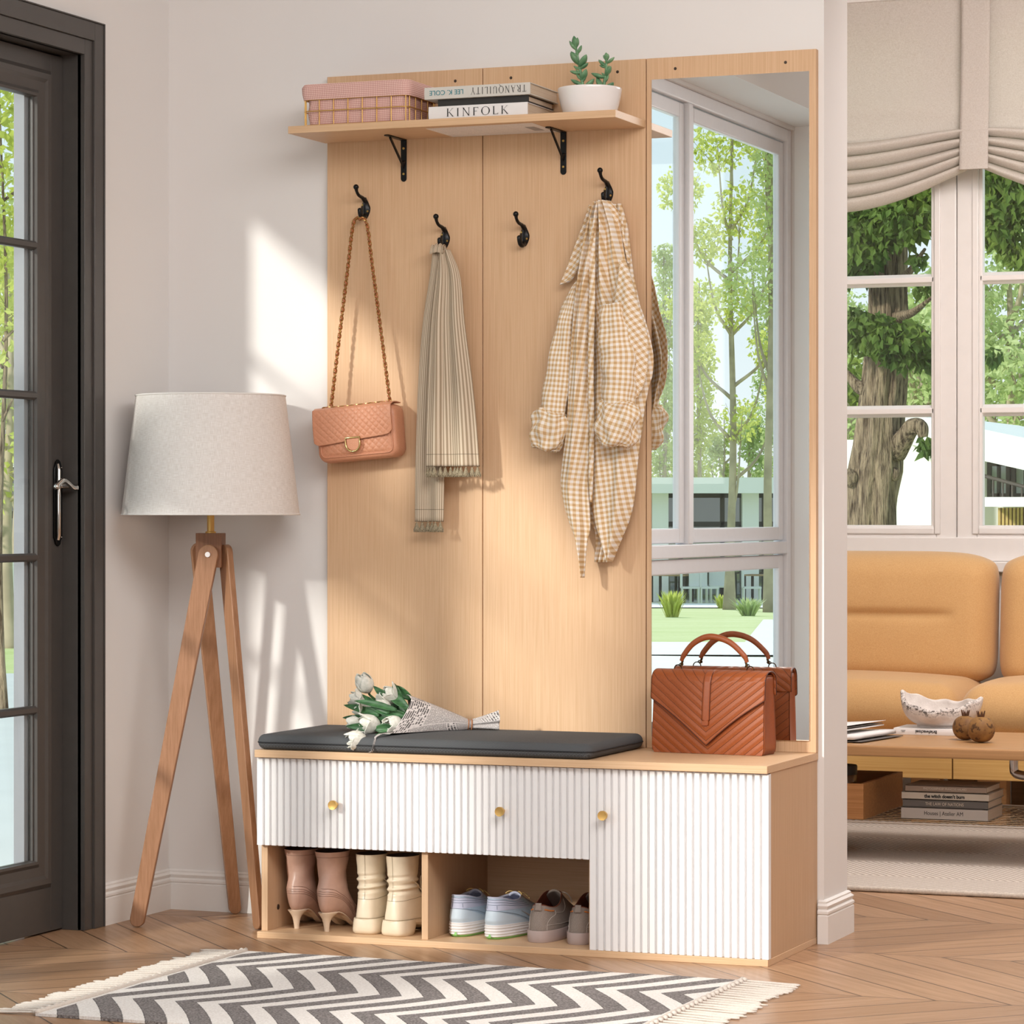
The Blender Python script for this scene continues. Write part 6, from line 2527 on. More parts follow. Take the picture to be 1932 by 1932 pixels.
rf_.tube([(-0.72, 2.085, RZ - 0.001), (1.27, 2.085, RZ - 0.001)], 0.0055, 8)
rf_.build('rack_rail', plain('pale_wire_rail', '#b9aca0', 0.4, 0.6), ct, smooth=60)
M_STEEL = plain('chromed_steel', '#b9b3af', 0.15, 1.0, var=0.03)
for x in (0.686, -0.45):
    a = [(x, 1.66, CTZ - 0.028), (x, 1.66, 0.262), (x + 0.004, 1.66, 0.252), (x + 0.016, 1.655, 0.247), (x + 0.06, 1.64, 0.243), (x + 0.16, 1.60, 0.238), (x + 0.20, 1.585, 0.225), (x + 0.20, 1.585, 0.012)]
    MB().tube(spline(a, 40), 0.0125, 14).build('support_tube', M_STEEL, ct, smooth=60)
for x, y in ((-0.68, 1.56), (-0.68, 2.06), (1.22, 1.56), (1.22, 2.06)):
    MB().tube([(x, y, 0.0114), (x, y, CTZ - 0.028)], 0.013, 14).build('leg', M_STEEL, ct, smooth=60)
TZ = CTZ + 0.0003

# open magazine at the left
mg = thing('magazine', 'open magazine lying on the coffee table behind the wall corner', 'magazine', (0.16, 1.72, TZ))
M_PAPER = plain('white_paper', '#eceae9', 0.6, var=0.02)
M_PAPERG = plain('grey_photo_page', '#8d8a88', 0.6, var=0.2, nscale=30)


def page(dz, lift, name, m, dx=0.0, th=0.003):
    """one bundle of pages fanned up at the right edge"""
    mb = MB()

    def fn(u, v):
        x = lerp(-0.05, 0.265 + dx, u) + v * 0.045
        y = lerp(1.56, 1.84, v)
        z = TZ + dz + lift * (u ** 2.2)
        return (x - 0.05 * (v - 0.0) * 0, y, z)
    mb.grid(fn, 16, 4)
    return mb.build(name, m, mg, smooth=180, solid=th, offset=1)


page(0.0015, 0.001, 'cover', plain('dark_cover', '#57504c', 0.5), 0.02, 0.002)
page(0.0050, 0.004, 'pages', M_PAPER, 0.0, 0.012)
page(0.0250, 0.006, 'pages', M_PAPER, -0.035, 0.003)
page(0.0290, 0.008, 'photo_page', M_PAPERG, -0.040, 0.002)
page(0.0330, 0.012, 'loose_page', M_PAPER, -0.030, 0.0012)

# book, bowl and pomegranates
b_ = book('book', 'white book lettered Briefwechsel under the stone bowl', 0.2805, 0.492, 1.925, 2.08, TZ, TZ + 0.0185, M_WHITEBOOK, round_=0.001)
text_mesh('title', 'Briefwechsel', 0.013, face_front(0.376, 1.9238, TZ + 0.0090, True), M_INK, b_, width=0.062, bold=0.0003)
mb = MB()
for k, (w_, dz) in enumerate(((0.013, 0.0112), (0.009, 0.0072))):
    mb.box(0.309 - w_ / 2, 0.309 + w_ / 2, 1.9236, 1.9242, TZ + dz, TZ + dz + 0.0016)
mb.build('printed_lines', plain('grey_small_print', '#6a6767', 0.6), b_)
t = NT('rough_white_stone', 0.85, 0, 0.2)
vo = t.noise(t.tc(), 140, 4, 0.7)
s = t.sep(t.tc('UV'))
rimk = t.mapr(s[1], 0.70, 0.95, 0, 1)
side = t.mapr(s[0], 0.30, 0.62, 1, 0)
pit = t.math('MULTIPLY', t.math('MULTIPLY', t.math('LESS_THAN', vo, 0.47), rimk), side)
c_ = t.mix(t.mapr(t.noise(t.tc(), 30, 3), 0.3, 0.7), lin('#cfc5bf'), lin('#e4dcd6'))
t.color(t.mix(t.math('MULTIPLY', pit, 0.85), c_, lin('#3d342e')))
t.bump(vo, 0.5, 0.003)
bw = MB()
bc = Vector((0.395, 2.0, TZ + 0.0188))


def bowl_fn(u, v, inner=False):
    a = 2 * pi * u + pi
    r = 0.118 * (sin(v * pi / 2) ** 0.75 if v > 0 else 0.0)
    wv = 1 + 0.05 * sin(3 * a + 1) * v + 0.03 * sin(7 * a) * v
    rim = 0.060 + 0.038 * max(0, -cos(a)) ** 2.0 + 0.022 * max(0, cos(a)) ** 3 - 0.012 * max(0, -sin(a)) + 0.008 * max(0, sin(a)) + 0.0035 * sin(9 * a)
    z = rim * v ** 2.0
    x, y = r * wv * cos(a) * 1.0, r * wv * sin(a) * 0.72
    if inner:
        x *= 0.90; y *= 0.88; z = z * 0.93 + 0.007
    return (bc.x + x, bc.y + y, bc.z + z)


bw.grid(lambda u, v: bowl_fn(u, lerp(0.30, 1.0, v)), 72, 22, lambda u, v: (u, v))
bw.grid(lambda u, v: bowl_fn(u, v, True), 72, 22, lambda u, v: (u, 0.2))
rim0 = [bowl_fn(k / 72, 1.0) for k in range(73)]
rim1 = [bowl_fn(k / 72, 1.0, True) for k in range(73)]
v_, f_, u__ = [], [], []
for k in range(73):
    v_ += [rim0[k], ((rim0[k][0] + rim1[k][0]) / 2, (rim0[k][1] + rim1[k][1]) / 2, max(rim0[k][2], rim1[k][2]) + 0.003), rim1[k]]
    u__ += [(k / 72, 1.0)] * 3
for k in range(72):
    f_ += [(3 * k, 3 * k + 3, 3 * k + 4, 3 * k + 1), (3 * k + 1, 3 * k + 4, 3 * k + 5, 3 * k + 2)]
bw.add(v_, f_, u__)
base = [bowl_fn(k / 72, 0.30) for k in range(72)]
zmin = min(p[2] for p in base)
bw.add([(p[0], p[1], bc.z + 0.0002) for p in base] + base, [tuple(range(72))] + [(k, (k + 1) % 72, 72 + (k + 1) % 72, 72 + k) for k in range(72)], [(0.9, 0.0)] * 144)
o = bw.build('bowl', t.m, None, smooth=60, weld=True)
tag(o, 'irregular white stone bowl standing on the white book', 'bowl')

t = NT('dried_pomegranate', 0.6, 0, 0.3)
n1 = t.noise(t.tc(), 28, 4)
n2 = t.noise(t.tc(), 75, 3)
c_ = t.mix(t.mapr(n1, 0.3, 0.7), lin('#6a4629'), lin('#97703f'))
t.color(t.mix(t.mapr(n2, 0.55, 0.62, 0, 0.8), c_, lin('#3a2417')))
t.bump(n1, 0.3, 0.004)
M_POM = t.m


def pome(px, py, r, label, seed):
    p = AZ(px, py, TZ)
    th = thing('pomegranate', label, 'fruit', (p.x, p.y + r * 0.6, TZ), 'dried pomegranates on the coffee table')
    c = Vector((p.x, p.y + r * 0.6, TZ + r * 0.93))
    mb = MB()
    rings = []
    for j in range(21):
        a = -pi / 2 + pi * j / 20
        row = []
        for k in range(36):
            b = 2 * pi * k / 36
            rr = r * (1 + 0.025 * cos(6 * b + seed) * cos(a)) * (1 + 0.03 * sin(b + seed))
            zz = r * 0.93 * sin(a) * (1 if a > -1.2 else 0.99) - (0.004 if j == 20 else 0)
            row.append(c + Vector((max(rr * cos(a) ** 0.85, 0.0005) * cos(b), max(rr * cos(a) ** 0.85, 0.0005) * sin(b), zz)))
        rings.append(row)
    mb.rings(rings)
    mb.build('skin', M_POM, th, smooth=180)
    mb = MB()
    tp = c + Vector((0, 0, r * 0.90))
    for k in range(7):
        a = 2 * pi * k / 7 + seed
        d = Vector((cos(a), sin(a), 0))
        sd = Vector((-sin(a), cos(a), 0))
        q = [tp + d * 0.008 + sd * 0.0045 - Vector((0, 0, 0.004)), tp + d * 0.008 - sd * 0.0045 - Vector((0, 0, 0.004)), tp + d * 0.013 + Vector((0, 0, 0.017))]
        mb.add(q + [p_ - d * 0.002 for p_ in q], [(0, 1, 2), (5, 4, 3), (0, 2, 5, 3), (2, 1, 4, 5), (1, 0, 3, 4)])
    mb.build('crown', plain('pomegranate_crown', '#5c3a22', 0.8, var=0.2), th)


pome(1818, 1397, 0.0365, 'brown dried pomegranate touching the white book, left one of two', 0.4)
pome(1847, 1402, 0.0385, 'brown dried pomegranate at the front, right one of two', 1.7)

# wooden tray box and jar on the rack
RT = RZ + 0.0015
bxo = thing('tray_box', 'open wooden tray box on the wire rack of the table', 'box', (0.1, 1.7, RT))
M_BOX = wood('reddish_oak_box', '#b98351', '#9d693c', 'X', 0.5, 0.5, 0.35)
x0, x1, y0, y1, z0, z1 = -0.22, 0.2935, 1.547, 1.98, RT, RT + 0.098
mb = MB()
mb.box(x0, x1, y0, y0 + 0.012, z0, z1)
mb.box(x0, x1, y1 - 0.012, y1, z0, z1)
mb.box(x0, x0 + 0.012, y0 + 0.012, y1 - 0.012, z0, z1)
mb.box(x1 - 0.012, x1, y0 + 0.012, y1 - 0.012, z0, z1)
mb.build('sides', M_BOX, bxo, bev=0.001)
MB().box(x0 + 0.012, x1 - 0.012, y0 + 0.012, y1 - 0.012, z0, z0 + 0.008).build('bottom', M_BOX, bxo)
jr = thing('storage_jar', 'dark lidded glass jar of dried flowers standing in the wooden tray', 'jar', (0.205, 1.66, RT + 0.008))
jc = Vector((0.196, 1.66, RT + 0.0085))
t = NT('dried_flowers', 0.9)
vv = t.noise(t.tc(), 130, 3)
t.color(t.mix(t.mapr(vv, 0.35, 0.65), lin('#2b1a12'), lin('#9a6f4a')))
t.bump(vv, 0.8, 0.004)
MB().lathe([(0.0001, 0.003), (0.040, 0.003), (0.0425, 0.012), (0.043, 0.060), (0.041, 0.072), (0.0001, 0.078)], jc, 32).build('dried_flowers', t.m, jr, smooth=40)
MB().lathe([(0.0001, 0.0), (0.044, 0.0), (0.0465, 0.004), (0.0465, 0.098), (0.043, 0.106), (0.042, 0.106), (0.0445, 0.098), (0.0445, 0.005), (0.0001, 0.003)], jc, 40).build('glass', thin_glass('jar_glass', (0.93, 0.91, 0.88), 0.10), jr, smooth=50)
MB().lathe([(0.0001, 0.105), (0.0475, 0.105), (0.0480, 0.108), (0.0480, 0.128), (0.046, 0.131), (0.0001, 0.131)], jc, 40).build('lid', plain('dark_wood_lid', '#38302a', 0.5, var=0.15), jr, smooth=50)

# stack of four books on the rack
GR = 'books stacked on the rack under the table'
M_TAUPE = plain('taupe_book', '#86705f', 0.6, var=0.03)
M_GREIGE = plain('greige_book', '#b3a595', 0.6, var=0.02)
M_DGREY = plain('dark_grey_book', '#5a534e', 0.6, var=0.03)
M_LGREY = plain('light_grey_book', '#aca198', 0.6, var=0.02)
M_TITLE = plain('pale_lettering', '#b9a998', 0.6)
BF = 1.612


def bx(px):
    return A(px, 1500, BF).x


def bzv(py):
    return A(1780, py, BF).z


zz = [RT + 0.0003, bzv(1525) + 0.0, bzv(1510), bzv(1495.5), bzv(1483)]
off = zz[0] - bzv(1549)
spec = ((1700, 1864, M_LGREY, 'large light grey book lettered Houses, lowest of the rack stack', 'Houses | Atelier AM', 0.0155, 0.108, M_INK, 0.0, 0.125),
        (1703, 1864, M_DGREY, 'dark grey book lettered The Law of Nations in the rack stack', 'THE LAW OF NATIONS', 0.012, 0.107, M_TITLE, 0.0, 0.12),
        (1701, 1866, M_GREIGE, 'greige book lettered the witch doesn\'t burn in the rack stack', 'the witch doesn\'t burn', 0.013, 0.113, M_INK, 0.0006, 0.125),
        (1708, 1861, M_TAUPE, 'taupe photography book, topmost of the rack stack', 'PHOTOGRAPHS BY FRAN\u00c7OIS HALARD', 0.009, 0.120, M_TITLE, 0.0, 0.115))
for k, (pa, pb, m_, lab, body, sz, w_, tm_, bo, dep) in enumerate(spec):
    a, b = bx(pa), bx(pb)
    yf = BF + 0.001 * (k % 2)
    bk_ = book('book', lab, a, b, yf, yf + dep * 1.5, zz[k] + 0.0001, zz[k + 1] - 0.0001, m_, GR, lip=0.002)
    text_mesh('title', body, sz, face_front((a + b) / 2 - 0.002, yf - 0.0002, (zz[k] + zz[k + 1]) / 2), tm_, bk_, width=w_, bold=bo, depth=0.0003)

# roman blind, gathered by straps
t = NT('oatmeal_linen', 0.95, 0, 0.1)
wa = t.noise(t.scale(t.tc(), (160, 160, 900)), 1.0, 2)
wb = t.noise(t.scale(t.tc(), (900, 900, 160)), 1.0, 2)
w_ = t.math('ADD', wa, wb)
t.color(t.mix(t.mapr(w_, 0.75, 1.25), lin('#d2c7bd'), lin('#e7dfd8')))
t.bump(w_, 0.35, 0.002)
tr = t.n.new('ShaderNodeBsdfTranslucent')
tr.inputs[0].default_value = lin('#d8c9b4')
mxs = t.n.new('ShaderNodeMixShader')
mxs.inputs[0].default_value = 0.22
t.l.new(t.b.outputs[0], mxs.inputs[1]); t.l.new(tr.outputs[0], mxs.inputs[2])
t.l.new(mxs.outputs[0], t.n['Material Output'].inputs[0])
M_LINEN = t.m
bl = thing('roman_blind', 'oatmeal linen roman blind gathered in folds by a centre strap', 'blind', (0.2, 3.28, 2.1))
SX = 0.2115
SL = -0.735


def sag(x):
    """drop of the gathered hem below its height at the straps"""
    if x < SX:
        q = (SX - x) / (SX - SL)
    else:
        q = (x - SX) / 0.947
    q = min(max(q, 0), 1)
    return sin(pi * q) ** 1.0


ZTOP = 2.665


def blind_fn(u, v):
    x = lerp(-0.68, 1.12, u)
    zb = 2.096 - 0.140 * sag(x)
    stack = 0.118 + 0.115 * sag(x) ** 0.8
    zs = zb + stack
    NF = 5
    if v < 0.40:
        q = v / 0.40
        z = lerp(ZTOP, zs, q)
        y = 3.285 - 0.018 * q ** 3 * (0.5 + sag(x)) + 0.004 * sin(x * 6 + q * 3) * q
        y -= 0.020 * exp(-((q - 0.86 + 0.10 * sag(x)) / 0.09) ** 2) * sag(x) ** 0.5
    else:
        q = (v - 0.40) / 0.60
        k = q * NF
        fr = k - int(k) if k < NF else 1.0
        # each fold bellies out, then tucks back up under itself
        bel = sin(pi * min(1, fr * 1.12)) ** 0.7
        irr = 0.004 * sin(x * 7 + int(k) * 2.1)
        z = lerp(zs, zb, (int(min(k, NF - 1)) + fr ** 1.4 * 1.18 - 0.09 * (fr > 0)) / NF) + irr * bel
        y = 3.272 - 0.034 * bel - 0.006 * sag(x) * bel
        if fr > 0.86:
            y += 0.016 * (fr - 0.86) / 0.14
            z += 0.012 * (fr - 0.86) / 0.14
    return (x, y, z)


mb = MB()
mb.grid(blind_fn, 150, 170)
mb.build('fabric', M_LINEN, bl, smooth=180)
for cx, hw in ((SX, 0.0475), (SL, 0.0475)):
    mb = MB()

    def strap_fn(u, v):
        x = cx + lerp(-hw, hw, u)
        if v < 0.80:
            q = v / 0.8
            return (x, 3.262 - 0.030 * q ** 2, lerp(ZTOP - 0.005, 2.140, q))
        a = (v - 0.8) / 0.2 * pi * 0.6
        return (x, 3.262 - 0.030 - 0.008 + 0.008 * cos(a) + 0.03 * (v - 0.8), 2.140 - 0.055 * sin(a / 0.6 / 2 * 1.0))
    mb.grid(strap_fn, 8, 60)
    mb.build('strap', M_LINEN, bl, smooth=180, solid=0.003, offset=0)
MB().box(-0.70, 1.14, 3.270, 3.33, ZTOP - 0.004, ZTOP + 0.028).build('head_rail', M_WINFRAME, bl, bev=0.003)
# ------------------------------------------------------------------ the street and garden outside


def ground_z(x, y):
    r = math.hypot(x + 1.0, y + 1.5)
    return -0.10 - 0.0225 * max(0.0, r - 12.0)


t = NT('lawn_grass', 0.9, 0, 0.1)
g1 = t.noise(t.tc(), 0.7, 4)
g2 = t.noise(t.tc(), 18, 3)
c_ = t.mix(t.mapr(g1, 0.3, 0.7), lin('#ced894'), lin('#e0e4ac'))
t.color(t.mix(t.mapr(g2, 0.3, 0.7, 0, 0.4), c_, lin('#aebd6c')))
M_LAWN = t.m
M_PAVE = plain('pale_paving', '#dddcd9', 0.8, var=0.03, nscale=3)
M_HOUSE = plain('white_house_wall', '#f4f3ef', 0.8, var=0.02, nscale=1)
M_BEIGE = plain('beige_interior', '#d8d0bb', 0.8, var=0.06, nscale=1)
M_DARKF = plain('dark_window_frame', '#4b4440', 0.5, var=0.05)
M_HGLASS = thin_glass('house_glass', (0.90, 0.93, 0.93), 0.12)
M_CHAIR = plain('white_garden_chair', '#dfe0dc', 0.6, var=0.02)


def ground_patch(name, pts_fn, nu, nv, m, dz):
    mb = MB()
    mb.grid(lambda u, v: (lambda p: (p[0], p[1], ground_z(p[0], p[1]) + dz))(pts_fn(u, v)), nu, nv)
    o = mb.build(name, m, None, smooth=180)
    return struct(o)


def ring_patch(a0, a1, r0, r1):
    return lambda u, v: (-1.0 + lerp(r0, r1, v) * cos(lerp(a0, a1, u)), -1.5 + lerp(r0, r1, v) * sin(lerp(a0, a1, u)))


ground_patch('ground_lawn', ring_patch(0, 2 * pi, 1.0, 140), 96, 60, M_LAWN, 0.0)


def out(px, t_, mirror=False):
    """ground point seen at column px, t_ metres along the view; mirror: by way of the mirror"""
    u = (px - 966) / FPX
    d = Vector((-sin(YAW) + u * cos(YAW), cos(YAW) + u * sin(YAW), 0))
    p = CAM + d * t_
    x, y = p.x, p.y
    if mirror:
        y = -0.048 - y
    return Vector((x, y, ground_z(x, y)))


# paved strips: by the house, and a street further out
ground_patch('patio_paving', lambda u, v: (lerp(-11.0, -1.12, u), lerp(-16.0, 12.0, v)), 30, 60, M_PAVE, 0.012)
a, b, c, d = out(1180, 24, True), out(1560, 24, True), out(1560, 29, True), out(1180, 29, True)
ground_patch('path_paving', lambda u, v: tuple((a.lerp(b, u)).lerp(d.lerp(c, u), v)), 12, 6, M_PAVE, 0.016)
a2, b2, c2, d2 = out(1405, 29, True), out(1480, 29, True), out(1520, 46, True), out(1440, 46, True)
ground_patch('path_paving', lambda u, v: tuple((a2.lerp(b2, u)).lerp(d2.lerp(c2, u), v)), 8, 12, M_PAVE, 0.016)
a3, b3, c3, d3 = out(1180, 66, True), out(1560, 66, True), out(1560, 78, True), out(1180, 78, True)
ground_patch('terrace_paving', lambda u, v: tuple((a3.lerp(b3, u)).lerp(d3.lerp(c3, u), v)), 12, 6, M_PAVE, 0.02)
a4, b4, c4_, d4 = out(-120, 32), out(120, 32), out(120, 36), out(-120, 36)
ground_patch('street_paving', lambda u, v: tuple((a4.lerp(b4, u)).lerp(d4.lerp(c4_, u), v)), 12, 6, M_PAVE, 0.02)


def leaf_mat(name, a, b, trans=0.35):
    t = NT(name, 0.6, 0, 0.2)
    n = t.noise(t.tc(), 1.6, 3)
    n2 = t.noise(t.tc(), 9, 2)
    c = t.mix(t.mapr(n, 0.35, 0.65), lin(a), lin(b))
    c = t.mix(t.mapr(n2, 0.4, 0.7, 0, 0.4), c, lin(a))
    t.color(c)
    tr = t.n.new('ShaderNodeBsdfTranslucent')
    t.put(c, tr.inputs[0])
    mx = t.n.new('ShaderNodeMixShader')
    mx.inputs[0].default_value = trans
    t.l.new(t.b.outputs[0], mx.inputs[1]); t.l.new(tr.outputs[0], mx.inputs[2])
    t.l.new(mx.outputs[0], t.n['Material Output'].inputs[0])
    return t.m


t = NT('furrowed_bark', 0.9, 0, 0.15)
v = t.scale(t.tc(), (1, 1, 0.10))
b1 = t.noise(v, 75, 4, 0.65)
b2 = t.noise(t.tc(), 5, 3)
c_ = t.mix(t.mapr(b1, 0.36, 0.62), lin('#43362a'), lin('#b09c80'))
t.color(t.mix(t.mapr(b2, 0.5, 0.75, 0, 0.5), c_, lin('#c9b294')))
t.bump(b1, 1.0, 0.03)
M_BARK = t.m
M_BARK2 = plain('pale_bark', '#b3a48f', 0.9, var=0.25, nscale=3)
M_LIME = leaf_mat('lime_leaves', '#c4cd62', '#e6e896', 0.5)
M_MID = leaf_mat('mid_green_leaves', '#bcc87c', '#dbe3b0', 0.5)
M_DEEP = leaf_mat('deep_green_leaves', '#2f5426', '#8a9f45', 0.3)
M_SOFT = leaf_mat('soft_green_leaves', '#afc27c', '#d8e2ae', 0.45)


def leaf_quads(mb, c, r, n, size, rr, flat=1.0, droop=0.3):
    c = Vector(c)
    for _ in range(n):
        while True:
            p = Vector((rr.uniform(-1, 1), rr.uniform(-1, 1), rr.uniform(-1, 1)))
            if 0.15 < p.length < 1:
                break
        p = Vector((p.x * r, p.y * r, p.z * r * flat))
        d = Vector((rr.uniform(-1, 1), rr.uniform(-1, 1), rr.uniform(-1, 0.6) - droop)).normalized()
        s = d.cross(Vector((rr.uniform(-1, 1), rr.uniform(-1, 1), rr.uniform(-1, 1))))
        if s.length < 1e-3:
            continue
        s.normalize()
        L = size * rr.uniform(0.6, 1.3)
        w = L * 0.30
        q = c + p
        nn = d.cross(s)
        mb.add([q, q + d * (L * 0.45) + s * w + nn * (0.1 * L), q + d * L, q + d * (L * 0.45) - s * w + nn * (0.1 * L)], [(0, 1, 2, 3)])


def tree(name, label, base, h, tr_, clusters, leaf, m, bark, seed, group=None, lean=(0, 0), crown0=0.35, branch=True, flat=1.0, droop=0.3):
    """clusters: (dx, dy, z fraction, radius, leaf count)"""
    rr = random.Random(seed)
    base = Vector(base)
    t_ = thing(name, label, 'tree', base, group)
    mb = MB()
    P = [base + Vector((lean[0] * k ** 1.3 + 0.02 * h * 0.2 * sin(k * 9 + seed), lean[1] * k ** 1.3 + 0.004 * h * cos(k * 7 + seed), h * k - 0.05)) for k in [i / 14 for i in range(15)]]
    mb.tube(spline(P, 42), [tr_ * (1.55 - 0.55 * min(1, k / 4)) * (1 - 0.82 * k / 42) for k in range(43)], 10)
    if branch:
        for dx, dy, zf, r, n in clusters:
            k = max(0.12, zf - 0.18)
            a = base + Vector((lean[0] * k ** 1.3, lean[1] * k ** 1.3, h * k))
            b = base + Vector((lean[0] * zf + dx, lean[1] * zf + dy, h * zf))
            mid = a.lerp(b, 0.5) + Vector((dx * 0.12, dy * 0.12, -0.03 * h))
            mb.tube(spline([a, mid, b], 10), [tr_ * lerp(0.42, 0.08, q / 10) for q in range(11)], 6)
            for _ in range(3):
                e = b + Vector((rr.uniform(-1, 1), rr.uniform(-1, 1), rr.uniform(-0.6, 1))) * (r * 0.8)
                mb.tube([mid.lerp(b, 0.6), e], [tr_ * 0.10, tr_ * 0.03], 4)
    mb.build('trunk', bark, t_, smooth=180)
    mb = MB()
    for dx, dy, zf, r, n in clusters:
        leaf_quads(mb, base + Vector((lean[0] * zf + dx, lean[1] * zf + dy, h * zf)), r, n, leaf, rr, flat, droop)
    mb.build('foliage', m, t_)
    return t_


def rnd_clusters(seed, n, spread, z0, z1, r, cnt, taper=0.5):
    rr = random.Random(seed)
    out_ = []
    for k in range(n):
        zf = lerp(z0, z1, (k + rr.random() * 0.5) / n)
        a = rr.uniform(0, 2 * pi)
        s_ = spread * rr.uniform(0.2, 1) * (1 - taper * (zf - z0) / max(z1 - z0, 0.01))
        out_.append((s_ * cos(a), s_ * sin(a), zf, r * rr.uniform(0.7, 1.25), cnt))
    return out_


# --- seen in the mirror through window_1: lawn, pavilion and slender trees
p = out(1380, 63, True)
cl = [(0.25, 0.1, 0.36, 0.55, 120), (0.95, -0.3, 0.42, 0.45, 120), (-0.75, 0.2, 0.50, 0.5, 170), (-1.05, 0.0, 0.58, 0.55, 200), (0.05, 0.1, 0.58, 0.6, 200), (1.15, -0.2, 0.60, 0.55, 200), (0.95, 0, 0.70, 0.65, 240), (-0.6, 0, 0.70, 0.6, 240),
      (0.2, 0, 0.76, 0.7, 240), (-1.1, 0, 0.80, 0.6, 220), (1.1, 0, 0.82, 0.6, 220), (-0.3, 0, 0.88, 0.7, 260), (0.6, 0, 0.90, 0.6, 220), (0.0, 0, 0.98, 0.7, 220), (0.75, -0.1, 0.50, 0.5, 150)]
tree('slender_tree', 'slender lime leaved tree on the lawn reflected in the mirror', p, 10.9, 0.10, [(a_, b_, c_, d_ * 0.85, int(e_ * 1.9)) for a_, b_, c_, d_, e_ in cl], 0.125, M_LIME, M_BARK2, 5)
GT = 'trees reflected behind the pavilion'
for i, (px, tt, h, sp, m_, n, lf, lab) in enumerate(((1253, 92, 9.4, 0.75, M_MID, 15, 0.26, 'tall narrow tree at the left edge of the mirror'), (1318, 94, 8.5, 0.7, M_LIME, 13, 0.28, 'wispy yellow green tree left of the reflected slender tree'),
                                            (1290, 99, 6.5, 0.6, M_MID, 9, 0.28, 'small tree behind the window mullion in the mirror'), (1366, 102, 4.7, 0.9, M_MID, 8, 0.3, 'low tree just left of the reflected trunk'),
                                            (1412, 100, 4.9, 1.0, M_SOFT, 9, 0.3, 'rounded pale tree right of the reflected trunk'), (1466, 93, 8.6, 0.75, M_SOFT, 15, 0.26, 'dark narrow tree at the right window edge in the mirror'),
                                            (1452, 58, 9.4, 0.55, M_MID, 10, 0.2, 'drooping tree high at the right of the mirror'))):
    p = out(px, tt, True)
    tree('tree', lab, p, h + 1.4, 0.10, rnd_clusters(40 + i, n, sp, 0.30 if i != 6 else 0.55, 1.0, 0.55, 330, 0.45), lf * 0.55, m_, M_BARK2, 60 + i, GT)

# long white pavilion with glazed front
pv = thing('pavilion', 'low white pavilion with glazed front reflected in the mirror', 'building', out(1360, 80, True))


def facade(root, O, ux, W, z0, z1, cols, depth, rail=None, chairs=0):
    """a glazed front: O left base, ux unit direction along it"""
    ux = Vector(ux).normalized()
    uy = Vector((ux.y, -ux.x, 0))
    if uy.dot(Vector((O.x + 1, O.y + 3, 0))) < 0:
        uy = -uy   # uy points away from our house
    up = Vector((0, 0, 1))

    def ob(mb, a0, a1, d0, d1, h0, h1):
        c = O + ux * ((a0 + a1) / 2) + uy * ((d0 + d1) / 2)
        c.z = (h0 + h1) / 2
        mb.obox(c, ux, uy, up, abs(a1 - a0) / 2, abs(d1 - d0) / 2, abs(h1 - h0) / 2)
    mb = MB(); ob(mb, -0.6, W + 0.6, -0.9, depth + 0.5, z1, z1 + 0.42); mb.build('roof_slab', M_HOUSE, root)
    mb = MB(); ob(mb, -0.3, W + 0.3, -1.6, depth, z0 - 0.5, z0 + 0.02); mb.build('floor_slab', M_PAVE, root)
    mb = MB(); ob(mb, 0, W, depth - 0.2, depth, z0, z1); mb.build('back_wall', M_BEIGE, root)
    for q in (0.0, W):
        mb = MB(); ob(mb, q - 0.15, q + 0.15, -0.5, depth, z0, z1); mb.build('side_wall', M_HOUSE, root)
    for q in cols:
        mb = MB(); ob(mb, q - 0.22, q + 0.22, -0.35, 0.1, z0, z1); mb.build('column', M_HOUSE, root)
    n = int(W / 0.95)
    for k in range(n):
        a0, a1 = k * W / n, (k + 1) * W / n
        mb = MB()
        ob(mb, a0, a0 + 0.07, 0.15, 0.25, z0, z1); ob(mb, a1 - 0.05, a1, 0.15, 0.25, z0, z1)
        if rail:
            ob(mb, a0, a1, 0.15, 0.25, rail, rail + 0.14)
        ob(mb, a0, a1, 0.15, 0.25, z1 - 0.12, z1)
        w_ = mb.build('window', M_DARKF, root)
        mb = MB(); ob(mb, a0 + 0.07, a1 - 0.05, 0.19, 0.21, z0, z1 - 0.12); mb.build('pane', M_HGLASS, w_)
    return ux, uy


A0, A1 = out(1205, 82, True), out(1600, 82, True)
ux = (A1 - A0); ux.z = 0
W_ = ux.length
zg = A0.z * 0.5 + A1.z * 0.5
fx, fy = facade(pv, Vector((A0.x, A0.y, zg)), ux, W_, zg + 0.05, zg + 2.95, [k for k in (W_ * 0.10, W_ * 0.53, W_ * 0.75)], 4.5, zg + 2.05)


def garden_chair(label, p, face, group):
    th = thing('garden_chair', label, 'chair', p, group)
    f = Vector(face).normalized()
    s_ = Vector((-f.y, f.x, 0))
    up = Vector((0, 0, 1))
    MB().obox(p + up * 0.44, s_, f, up, 0.24, 0.24, 0.025).build('seat', M_CHAIR, th)
    MB().obox(p + up * 0.72 - f * 0.23, s_, f, up, 0.24, 0.02, 0.28).build('backrest', M_CHAIR, th)
    for a in (-1, 1):
        for b in (-1, 1):
            MB().obox(p + up * 0.22 + s_ * (0.21 * a) + f * (0.21 * b), s_, f, up, 0.02, 0.02, 0.22).build('leg', M_CHAIR, th)


